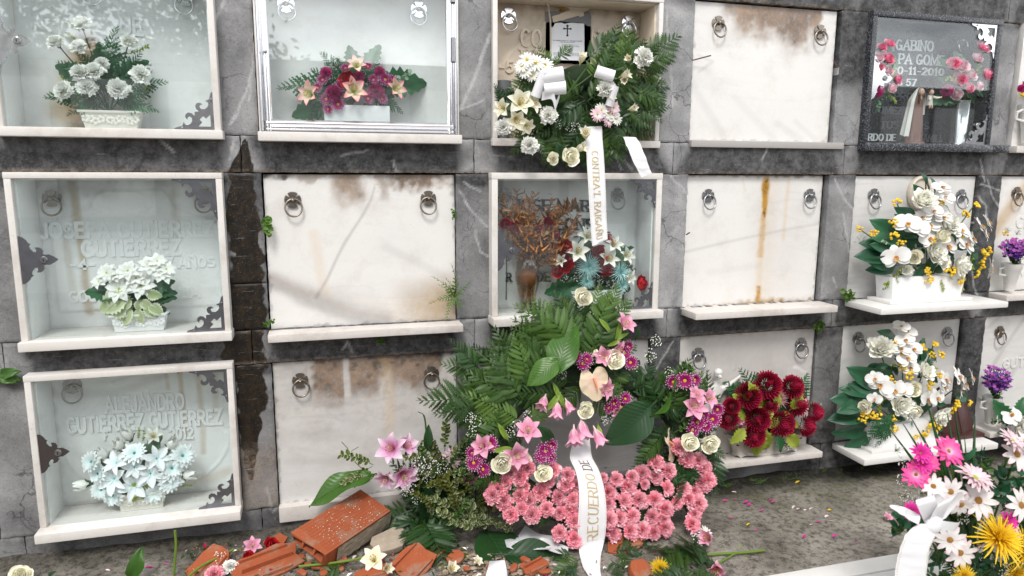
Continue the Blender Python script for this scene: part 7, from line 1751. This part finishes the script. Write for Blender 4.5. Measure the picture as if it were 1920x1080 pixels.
def shard(label, px, py, L, W, yaw, tilt, roll, seed, ribs=3, mat=None, name='brick_shard', th=.011, lift=.0):
    """broken ribbed plate of a hollow brick"""
    r = random.Random(seed); p = atg(px, py, .012 + lift)
    X = V((math.cos(yaw), math.sin(yaw), tilt)); Zd = V((math.sin(yaw)*roll*.5, -roll, 1)); F = oriented(p, X, Zd)
    n = 11; poly = []
    for i in range(n):
        a = 2*PI*i/n; q = (abs(math.cos(a))**4 + abs(math.sin(a))**4)**-.25*r.uniform(.80,1.05); poly.append((L/2*q*math.cos(a), W/2*q*math.sin(a)))
    mb = MB(); mb.smooth = False
    mb.prism(poly, lambda a, b, h: F(a, b, h + .004*noise.noise(V((a*40, b*40, seed)))), th)
    o = obj(name, mb, mat or TERRA, None, loc=p, smooth=False, bevel=.0015); tag(o, label, 'brick piece')
    if ribs:
        g = MB(); g.smooth = False
        for k in range(ribs):
            y = W*(-.32 + .64*k/max(1, ribs-1)); hh = r.uniform(.010,.020); x0, x1 = -L*.40*r.uniform(.8,1), L*.40*r.uniform(.8,1)
            g.add([F(x0, y-.005, th-.001), F(x1, y-.005, th-.001), F(x1, y+.005, th-.001), F(x0, y+.005, th-.001), F(x0+.004, y-.003, th+hh), F(x1-.006, y-.003, th+hh*r.uniform(.4,1)), F(x1-.006, y+.003, th+hh*.8), F(x0+.004, y+.003, th+hh)], [(0,1,5,4),(1,2,6,5),(2,3,7,6),(3,0,4,7),(4,5,6,7)])
        r_ = obj('ribs', g, mat or TERRA, o, smooth=False)
    return o
shard('large ribbed terracotta plate lying flat below the hollow brick, cut by the bottom edge', 500, 1062, .26, .17, .30, .10, .25, 1, 3)
shard('terracotta shard standing tilted left of the ribbed plate, under a green stem', 392, 1060, .15, .13, .9, .45, .2, 2, 1)
shard('triangular terracotta shard with grooves leaning right of the white lily petals', 775, 1058, .16, .14, .55, .45, .45, 3, 2, lift=.01)
shard('small terracotta chip between the hollow brick and the white petals', 625, 1052, .11, .09, .2, .1, .3, 4, 2)
shard('flat terracotta chip at the bottom edge below the white petals', 700, 1078, .14, .07, .1, .1, .2, 5, 1)
shard('terracotta chip under the fern at the right of the hollow brick', 815, 1040, .10, .08, .7, .2, .3, 6, 1)
shard('thin terracotta splinters on the gravel left of the long ribbon', 1005, 1066, .12, .06, .4, .1, .2, 7, 2)
shard('terracotta brick lump under the wreath right of the long ribbon', 1170, 1022, .16, .10, .1, .1, .3, 8, 1)
shard('round terracotta lump at the bottom edge right of the long ribbon', 1196, 1074, .09, .08, .5, .1, .5, 9, 0, th=.03)
shard('small red brick chip beside the pebbles under the variegated leaves', 855, 1050, .07, .06, .5, .3, .3, 10, 0, th=.02)
shard('beige mortar slab fragment lying behind the white lily petals', 730, 1022, .155, .10, .25, .12, .35, 11, 0, MORTAR, 'mortar_fragment', .03, .004)
shard('grey mortar lump in front of the hollow brick', 590, 1048, .07, .05, .25, .0, .3, 12, 0, MORTAR, 'mortar_fragment', .03)
shard('sharp terracotta piece at the left end of the hollow brick', 520, 1022, .10, .06, 1.0, .4, .5, 13, 1)
for i in range(16):
    x, y = rnd.choice([(rnd.uniform(560,720), rnd.uniform(1035,1078)), (rnd.uniform(850,1040), rnd.uniform(1050,1078))])
    o = shard('tiny terracotta crumb among the rubble at the bottom', x, y, rnd.uniform(.02,.05), rnd.uniform(.015,.03), rnd.uniform(0,3), rnd.uniform(-.3,.3), rnd.uniform(0,.5), 30+i, 0, name='brick_crumb', th=.010); o['group'] = 'terracotta crumbs in the rubble'
mb = MB()
for i in range(420):
    x, y = rnd.uniform(820,1035), rnd.uniform(1035,1095)
    p = atg(x, y, .003); s = rnd.uniform(.004,.011); mb.ball(p, s, 4, 6, t=rnd.random(), sq=(rnd.uniform(.8,1.5), rnd.uniform(.7,1.2), .6))
o = obj('gravel', mb, petal_mat('pebble', (.20,.15,.11), (.42,.34,.26), trans=0, rough=.9)); tag(o, kind='stuff')

mb = MB(); mb.smooth = False
for i in range(520):
    x, y = rnd.uniform(345,860), rnd.uniform(1015,1090); p = atg(x, y, .002); s = rnd.uniform(.0015,.007)
    d = V((rnd.uniform(-1,1), rnd.uniform(-1,1), rnd.uniform(-.4,1))).normalized(); e = d.orthogonal().normalized(); f_ = d.cross(e)
    mb.add([p + d*s, p + e*s, p + f_*s*.8, p - e*s*.9, p - f_*s], [(0,1,2),(0,2,3),(0,3,4),(0,4,1),(4,3,2,1)], rnd.choice([0,0,1,2]))
o = obj('rubble_crumbs', mb, [TERRA, MORTAR, flat_mat('dry_litter', (.10,.075,.045), .9, nz=.5)], smooth=False); tag(o, kind='stuff')
mb = MB(); mb.smooth = False
for i in range(330):
    x, y = (rnd.uniform(340,900), rnd.uniform(1018,1092)) if i < 260 else (rnd.uniform(1000,1300), rnd.uniform(1020,1092)); p = atg(x, y, .006 + rnd.uniform(0,.012)); s = rnd.uniform(.006,.016)
    d = V((rnd.uniform(-1,1), rnd.uniform(-1,1), rnd.uniform(-.25,.5))).normalized(); e = d.cross(V((rnd.uniform(-.4,.4), rnd.uniform(-.4,.4), 1))).normalized(); up = e.cross(d)
    mb.add([p - d*s, p + e*s*.45 + up*s*.2, p + d*s, p - e*s*.45 + up*s*.25], [(0,1,2),(0,2,3)], rnd.choice([0,0,0,1,1,2,3,4]), [.2,.6,.9,.6])
o = obj('leaf_litter', mb, [OLIVE, FERN_D, WHITE_C, CRIMSON, MUM_PW], smooth=False); tag(o, kind='stuff')
# teal plastic grid
p = atg(748, 975, .035); F = oriented(p, (1,.2,-.25), (-.1,-.9,.6)); mb = MB()
for i in range(6): mb.tube([F(-.055 + i*.022, -.022, 0), F(-.055 + i*.022, .022, .004)], .0026, 5)
for j in range(3): mb.tube([F(-.057, -.022 + j*.022, .002), F(.057, -.022 + j*.022, .002)], .0026, 5)
o = obj('plastic_grid', mb, flat_mat('teal_plastic', (.01,.13,.17), .35), None, loc=p); tag(o, 'small teal plastic grid stuck between the hollow brick and the ferns', 'plastic grid')

# ---------------------------------------------------------------- loose flowers, stems, petals
def fallen(key, label, px, py, dia, n=(0,-.4,1), h=.02, name='fallen_flower', cat='flower'):
    p = atg(px, py, h); o = place(K[key], None, p, n, s=dia/2*mpp(p), name=name); tag(o, label, cat); return o
fallen('lilyc', 'creamy white lily petals fallen on the rubble in front of the beige mortar slab', 702, 1052, 64, (-.2,-.7,.8), .03)
fallen('lilyct', 'white lily lying limp beside the creamy petals on the rubble', 720, 1066, 50, (.4,-.8,.4), .03)
fallen('pink', 'pink carnation lying at the bottom edge beside the green stem', 402, 1078, 40)
fallen('lilyp', 'pale pink and white lily head on the left end of the rubble', 474, 1026, 44, (.1,-.7,.8), .03)
fallen('redrose', 'dark red rose crushed among the shards left of the hollow brick', 508, 1024, 36, (.3,-.5,.8))
fallen('redrose', 'dark red rose petals beside the ribbed terracotta plate', 468, 1046, 30, (-.3,-.5,.8))
fallen('rose', 'cream rose lying at the bottom left corner of the picture', 40, 1082, 44, (.2,-.6,.7))
fallen('white', 'white carnation lying among the shards beside the pink carnation', 432, 1062, 30)
fallen('gyps', 'white gypsophila sprig lying on the shards by the pink carnation', 412, 1052, 44, (.2,-.5,.8), .01)
fallen('lilyct', 'wilted cream lily on the gravel right of the grooved shard', 842, 1070, 56, (.2,-.6,.6))
fallen('yspid', 'yellow spider mum half buried in the ferns at the bottom', 1238, 1066, 44, (-.4,-.7,.5), .03)
fallen('gyps', 'white gypsophila sprig lying beside the fallen pink lilies', 1300, 1022, 44, (.3,-.4,.8), .01)
fallen('daisyw', 'small white flower under the right end of the wreath', 1322, 1000, 28, (.1,-.6,.8))
fallen('lilyc', 'white petal on the gravel below the variegated leaves', 893, 1056, 30, (.4,-.4,.9))
fallen('lilyp', 'pink flower head on the ground left of the bow bouquet', 1662, 972, 26, (.2,-.6,.8), .01)
# fallen lily stem on the right
p = atg(1400, 1032, .012)
t = thing('fallen_lily', 'fallen pink lily stem with two blooms lying on the concrete right of the wreath', 'cut flower', p)
mb = MB(); mb.tube(crom([atg(1434,1032,.012), atg(1395,1036,.015), atg(1360,1038,.015), atg(1325,1040,.015)], 5), .0048, 7); mb.tube(crom([atg(1380,1036,.016), atg(1365,1046,.02), atg(1345,1056,.03)], 4), .0038, 6); obj('stem', mb, MATS['lily_leaf_green'], t)
for x, y, s, n in ((1338,1062,78,(-.5,-.8,-.1)), (1326,1018,66,(-.7,-.4,.5))): place(K['lilypt'], t, atg(x+6, y-6, .03), n, s=s/2*mpp(atg(x, y)))
for a, b in (((1378,1034),(1402,1022)), ((1380,1040),(1412,1058)), ((1350,1036),(1372,1026)), ((1360,1040),(1335,1046))): leaf(t, 'lance', a, b, gd(*a), gd(*b), up=(0,-.4,1))
for i, (lb, P_) in enumerate((('thick green flower stem lying across the terracotta shard at the bottom left', [(352,1082),(380,1060),(412,1044),(438,1030)]), ('upright green stalk in front of the lower left niche', [(326,1078),(328,1050),(330,1020),(328,995)]), ('thin stem leading to the white lily petals', [(560,1062),(620,1056),(660,1050),(692,1042)]))):
    pts = [atg(x, y, .03 if i != 1 else .0) for x, y in P_]
    if i == 1: pts = [at(x, y, -pts[0].y) for x, y in P_]
    mb = MB(); mb.tube(crom(pts, 5), [.0045]*16, 7); 
    o = obj('plant_cutting', mb, MATS['lily_leaf_green'], None, loc=pts[0]); tag(o, lb, 'plant cutting')
PET = {'pink': [MUM_DP, 'small magenta petal lying loose on the mossy concrete'], 'pale': [MUM_PW, 'small pale pink petal lying loose on the mossy concrete'], 'yel': [YELLOW, 'small yellow petal lying loose on the mossy concrete']}
PM = {}
for k, (m, l) in PET.items():
    mb = MB(); petal(mb, 0, 1, .22, 12, -10, 0, 0, P_oval, cup=.3, nu=5, nv=3); PM[k] = mb.mesh('petal', m)
PX = [(360,1020),]
for k, x, y, L in (('pink',1365,938,16),('pink',1373,935,14),('pink',1360,939,10),('pink',1394,943,18),('pink',1402,948,18),('pink',1455,940,22),('pink',1425,957,14),('pink',1368,972,14),('pink',1420,992,12),('pale',1490,948,18),('pale',1500,954,18),('pale',1507,957,14),('pale',1524,952,18),('yel',1552,957,16),('pale',1553,966,22),('pink',1540,978,18),('pale',1524,983,16),('pale',1555,976,14),('pink',1568,1003,20),('pink',1505,1008,20),('yel',1407,981,18),('pink',1605,1018,12),('yel',1492,906,18),('pink',1328,938,12),('pink',1326,945,10),('pale',1372,922,14),('pink',1448,936,14),('pink',268,1055,14),('pink',272,1064,22),('pink',306,1056,14),('pale',198,1068,14),('pink',1420,1035,14)):
    p = atg(x, y, .004); s = L*mpp(p)*.62; a = rnd.uniform(-.6,.6) + (PI if rnd.random() < .5 else 0)
    o = bpy.data.objects.new('petal', PM[k]); COL.objects.link(o); o.location = p; o.rotation_euler = (rnd.uniform(-.3,.3), rnd.uniform(-.2,.2), a); o.scale = (s, s, s)
    tag(o, PET[k][1], 'petal', {'pink': 'magenta petals on the ground', 'pale': 'pale pink petals on the ground', 'yel': 'yellow petals on the ground'}[k])
for i, (lb, L_, R_) in enumerate((('white ribbon end lying at the bottom edge on the gravel', [(918,1052),(914,1068),(908,1090)], [(946,1050),(950,1068),(952,1090)]), ('crumpled white ribbon under the left side of the wreath', [(945,1008),(968,1012),(1000,1020),(1040,1036),(1062,1040)], [(950,1026),(975,1030),(1010,1008),(1046,1018),(1066,1026)]), ('crumpled white wrapping behind the broad dark leaf, left under the wreath', [(985,985),(1010,1000),(1040,1005)], [(960,1020),(990,1030),(1030,1030)]))):
    A_ = [atg(x, y, .02 + .02*(j % 2)) for j, (x, y) in enumerate(L_)]; B_ = [atg(x, y, .03 + .02*((j+1) % 2)) for j, (x, y) in enumerate(R_)]
    a_, b_ = crom(A_, 6), crom(B_, 6); m_ = len(a_) - 1; mb = MB(); mb.grid(lambda u, v: a_[round(u*m_)].lerp(b_[round(u*m_)], v) + V((0,0,.012*math.sin(PI*v)*math.sin(5*u))), m_, 4)
    o = obj('ribbon_scrap', mb, RIB, None, loc=A_[0]); tag(o, lb, 'ribbon')

# ---------------------------------------------------------------- weeds rooted in the joints
def weed(label, px, py, arms, key='weedf', d=.02, wid=1.0):
    p = at(px, py, .0); t = thing('wall_weed', label, 'weed', p)
    for a in arms: leaf(t, key, (px, py), a, d*.2, d + rnd.uniform(0,.02), wid=wid)
K['weedf'] = [make_fern('frond', WEED, 50+i, 8, .26, 1, .15, 2.0) for i in range(2)]; K['weedr'] = [make_sprig('weed_sprig', WEED, 60, 9, .28, .55)]
weed('small green fern rosette growing from the joint at the right of the orange-tinted slab', 852, 556, [(848,496),(812,518),(886,524),(804,570),(834,604),(876,588),(822,534),(862,585),(870,560),(838,520)], d=.05)
weed('trailing clover-like weed at the left edge of the blank slab with the diagonal vein', 496, 405, [(500,442),(503,424)], 'weedr')
weed('round-leaved weed at the lower left corner of the blank slab with the diagonal vein', 502, 612, [(512,602),(496,606)], 'weedr')
weed('tiny weed at the upper right edge of the blank slab with the diagonal vein', 852, 402, [(850,392),(848,410),(856,398)], 'weedr', .01)
weed('leafy weed in the joint left of the upper orchid sill', 1592, 560, [(1587,542),(1600,545),(1602,560)], 'weedr', .03)
weed('small weed under the sill of the rust streaked slab', 1537, 605, [(1530,612),(1545,610),(1536,622),(1540,600)], 'weedr', .03)
weed('tiny weed under the sill of the orange-tinted slab', 712, 636, [(706,642),(718,646),(712,640)], 'weedr', .03)
weed('green leaf tuft at the left edge of the picture beside the lower left niche', -6, 704, [(26,706),(18,698),(16,714)], 'broad', .03, .9)
for i in range(16):
    x = rnd.uniform(1360,1660); y = lerp(905, 868, (x-1360)/300) + rnd.uniform(0,10)
    p = atg(x, y, 0); t = thing('moss_tuft', 'low dark moss tuft in the joint between wall and mossy concrete', 'moss', p, 'moss tufts at the foot of the wall')
    for j in range(5): a = rnd.uniform(0, PI); frond(K['weedf'], t, p, (math.cos(a)*.8, -.3, math.sin(a)*.7+.2), (0,-1,.5), rnd.uniform(.02,.045))

# ---------------------------------------------------------------- foreground: tomb slab and bouquet with a bow
zt = Z0 - 1.35
t = thing('tomb_slab', 'low white marble tomb slab with a recessed panel, at the bottom right', 'tomb slab', (1.9, -1.5, 0))
mb = MB(); y0, y1, x0, x1 = -2.3, -.952, .6, 2.30
mb.box(x0, x1, y0, y1, -.1, zt - .022)
mb.box(x0, x1, y1 - .075, y1, zt - .0221, zt); mb.box(x1 - .14, x1, y0, y1 - .0752, zt - .0221, zt); mb.box(x0, x1 - .1402, y0, y0 + .08, zt - .0221, zt)
obj('rim', mb, WHITE_M, t, bevel=.003)
mb = MB(); mb.box(x0 + .01, x1 - .1415, y0 + .081, y1 - .0765, zt - .0225, zt - .006); obj('panel', mb, GREY_M, t, bevel=.002)

D = 1.32
base = at(1840, 1080, D); base.z = gz(2) + .02
t = thing('bouquet', 'foreground bouquet of pink and white daisies and yellow spider mums with a white bow', 'bouquet', base)
def fb(key, x, y, s, n=None, dd=0): return bloom(t, key, x, y, D + dd, s, n=V(n) if n else V((rnd.uniform(-.4,.4) + (x-1840)/250, -1, .35 + (960-y)/300)))
for x, y, s in ((1778,846,56),(1717,890,48),(1742,868,36)): fb('daisyh', x, y, s)
for x, y, s in ((1726,850,42),(1706,958,40),(1885,979,50),(1728,870,40)): fb('daisym', x, y, s)
for x, y, s in ((1834,938,64),(1906,852,60),(1914,947,60),(1782,922,52),(1800,1036,56)): fb('gerbw', x, y, s)
for x, y, s, n in ((1828,896,66,(.1,-.45,.9)), (1898,826,50,(.2,-.6,.8)), (1750,912,44,(-.4,-.6,.7)), (1802,946,50,(-.2,-.9,-.3)), (1781,1012,52,(-.5,-.8,.2)), (1836,1024,50,(.2,-.6,-.6)), (1920,828,40,(.3,-.7,.5)), (1898,1000,40,(.1,-.7,.3))): fb('daisyp' if x in (1828,1898) else 'gerbw', x, y, s, n)
for x, y, s, n in ((1866,1010,112,(.0,-.8,.6)), (1916,1034,96,(.2,-.9,.3)), (1806,1080,50,(-.2,-.9,.4)), (1900,1075,60,(.1,-1,.2))): fb('yspid', x, y, s, n, .02)
for x, y in ((1678,846),(1692,866),(1695,930),(1726,926),(1715,940),(1890,1055),(1910,1058),(1868,1064),(1800,970),(1690,900)): fb('gyps', x, y, 38, None, -.05)
for x, y in ((1684,812),(1726,786),(1746,762),(1766,774),(1784,780),(1800,764),(1822,804),(1836,782),(1852,836),(1708,800),(1700,880),(1860,860),(1744,820),(1880,880)): leaf(t, 'blade', (lerp(1815, x, .05) + rnd.uniform(-10,10), 1010), (x, y), D - .06, D - .16, up=(rnd.uniform(-.6,.6), -1, .1), wid=1.0)
for i in range(70): 
    x, y = rnd.uniform(1745,1935), rnd.uniform(940,1095); a = rnd.uniform(0, 2*PI); L = rnd.uniform(40,70)
    leaf(t, rnd.choice(['fernd','fernd','box','sprigd']), (x, y), (x + L*math.cos(a), y - L*math.sin(a)), D - .10 + rnd.uniform(-.04,.03), D - .08)
for a, b in (((1800,960),(1845,860)), ((1830,960),(1880,870)), ((1850,960),(1870,900)), ((1790,950),(1770,880)), ((1840,900),(1852,850)), ((1880,950),(1900,890)), ((1850,930),(1890,905)), ((1760,930),(1710,900)), ((1820,960),(1800,860)), ((1870,950),(1935,880))): leaf(t, rnd.choice(['sprigd','fernd','box']), a, b, D - .08, D - .06)
stems(t, at(1835, 1095, D - .08), [at(x, y, D - .04) for x, y in ((1778,850),(1717,890),(1726,855),(1706,958),(1834,938),(1906,852),(1828,896),(1898,826),(1750,912),(1912,947),(1782,922))], LEAF_MID, .003)
b0 = at(1752, 972, D + .05)
S, ro = ribbon(t, [at(1722,982,D+.07), at(1700,1000,D+.09), at(1687,1030,D+.10), at(1680,1060,D+.10), at(1675,1100,D+.10)], [at(1772,985,D+.07), at(1752,1010,D+.09), at(1742,1035,D+.10), at(1738,1065,D+.10), at(1736,1105,D+.10)], 'ribbon_tail')
strip(t, [at(1750,975,D+.05), at(1738,945,D+.09), at(1735,932,D+.07), at(1750,935,D+.03), at(1756,975,D+.04)], (1,.1,.05), .070)
strip(t, [at(1752,980,D+.06), at(1770,945,D+.09), at(1785,930,D+.06), at(1790,940,D+.03), at(1758,980,D+.04)], (1,.1,.25), .066)
strip(t, [at(1745,985,D+.07), at(1765,985,D+.09), at(1790,988,D+.08), at(1798,984,D+.05)], (.15,-.2,1), .030)
ribbon(t, [at(1668,950,D+.07), at(1690,965,D+.08), at(1722,985,D+.08)], [at(1668,946,D+.07), at(1692,950,D+.07), at(1726,966,D+.07)], 'ribbon_tail', edge=False)
mb = MB(); mb.ball(at(1752, 984, D + .075), .024, 8, 12, sq=(1.25,.7,1)); obj('knot', mb, RIB, t)
# ---------------------------------------------------------------- camera, light, sky
cam = bpy.data.cameras.new('camera'); co = bpy.data.objects.new('camera', cam); COL.objects.link(co)
cam.sensor_width = 36; cam.lens = FPX / 1920 * 36; cam.clip_start = 0.05; cam.clip_end = 500
B = -FW
co.matrix_world = Matrix(((RI.x, UP.x, B.x, CAM.x), (RI.y, UP.y, B.y, CAM.y), (RI.z, UP.z, B.z, CAM.z), (0,0,0,1)))
cam.dof.use_dof = True; cam.dof.focus_distance = 2.85; cam.dof.aperture_fstop = 2.6
scene.camera = co
SUN_EL, SUN_AZ = math.radians(52), math.radians(200)
w = bpy.data.worlds.new('World'); scene.world = w; w.use_nodes = True
nt = w.node_tree; nt.nodes.clear()
N = nt.nodes.new; L = nt.links.new
sky = N('ShaderNodeTexSky'); sky.sky_type = 'NISHITA'; sky.sun_disc = False
sky.sun_elevation = SUN_EL; sky.sun_rotation = SUN_AZ; sky.air_density = 1.0; sky.dust_density = 2.0
tc = N('ShaderNodeTexCoord'); mp = N('ShaderNodeMapping'); mp.inputs['Scale'].default_value = (1.6, 1.6, 5.0)
L(tc.outputs['Generated'], mp.inputs[0])
nz = N('ShaderNodeTexNoise'); nz.inputs['Scale'].default_value = 2.0; nz.inputs['Detail'].default_value = 7; nz.inputs['Roughness'].default_value = 0.55
L(mp.outputs[0], nz.inputs['Vector'])
r1 = N('ShaderNodeValToRGB'); e = r1.color_ramp.elements
e[0].position = 0.36; e[0].color = (4.6, 4.75, 5.0, 1); e[1].position = 0.62; e[1].color = (9.6, 9.5, 9.4, 1)
L(nz.outputs['Fac'], r1.inputs[0])
sz = N('ShaderNodeSeparateXYZ'); L(tc.outputs['Generated'], sz.inputs[0])
hz = N('ShaderNodeMapRange'); hz.inputs['From Min'].default_value = 0.10; hz.inputs['From Max'].default_value = 0.55; hz.inputs['To Min'].default_value = 1.75; hz.inputs['To Max'].default_value = 0.95
L(sz.outputs[2], hz.inputs['Value'])
hm = N('ShaderNodeMix'); hm.data_type = 'RGBA'; hm.blend_type = 'MULTIPLY'; hm.inputs[0].default_value = 1.0
L(r1.outputs[0], hm.inputs[6]); L(hz.outputs[0], hm.inputs[7])
mx = N('ShaderNodeMix'); mx.data_type = 'RGBA'; mx.inputs[0].default_value = 0.86
L(sky.outputs[0], mx.inputs[6]); L(hm.outputs[2], mx.inputs[7])
bg = N('ShaderNodeBackground'); bg.inputs['Strength'].default_value = 0.125
L(mx.outputs[2], bg.inputs[0]); wo = N('ShaderNodeOutputWorld'); L(bg.outputs[0], wo.inputs[0])
sl = bpy.data.lights.new('sun', 'SUN'); sl.energy = 1.5; sl.angle = math.radians(18); sl.color = (1.0, 0.965, 0.92)
so = bpy.data.objects.new('sun', sl); COL.objects.link(so)
sd_ = V((math.sin(SUN_AZ)*math.cos(SUN_EL), math.cos(SUN_AZ)*math.cos(SUN_EL), math.sin(SUN_EL)))
so.rotation_euler = sd_.to_track_quat('Z', 'Y').to_euler()
scene.view_settings.view_transform = 'Standard'; scene.view_settings.look = 'None'
scene.view_settings.exposure = 0.74; scene.view_settings.gamma = 1
scene.view_settings.use_curve_mapping = False
scene.cycles.max_bounces = 6; scene.cycles.diffuse_bounces = 4; scene.cycles.glossy_bounces = 3; scene.cycles.transmission_bounces = 4; scene.cycles.transparent_max_bounces = 16
scene.cycles.use_denoising = True
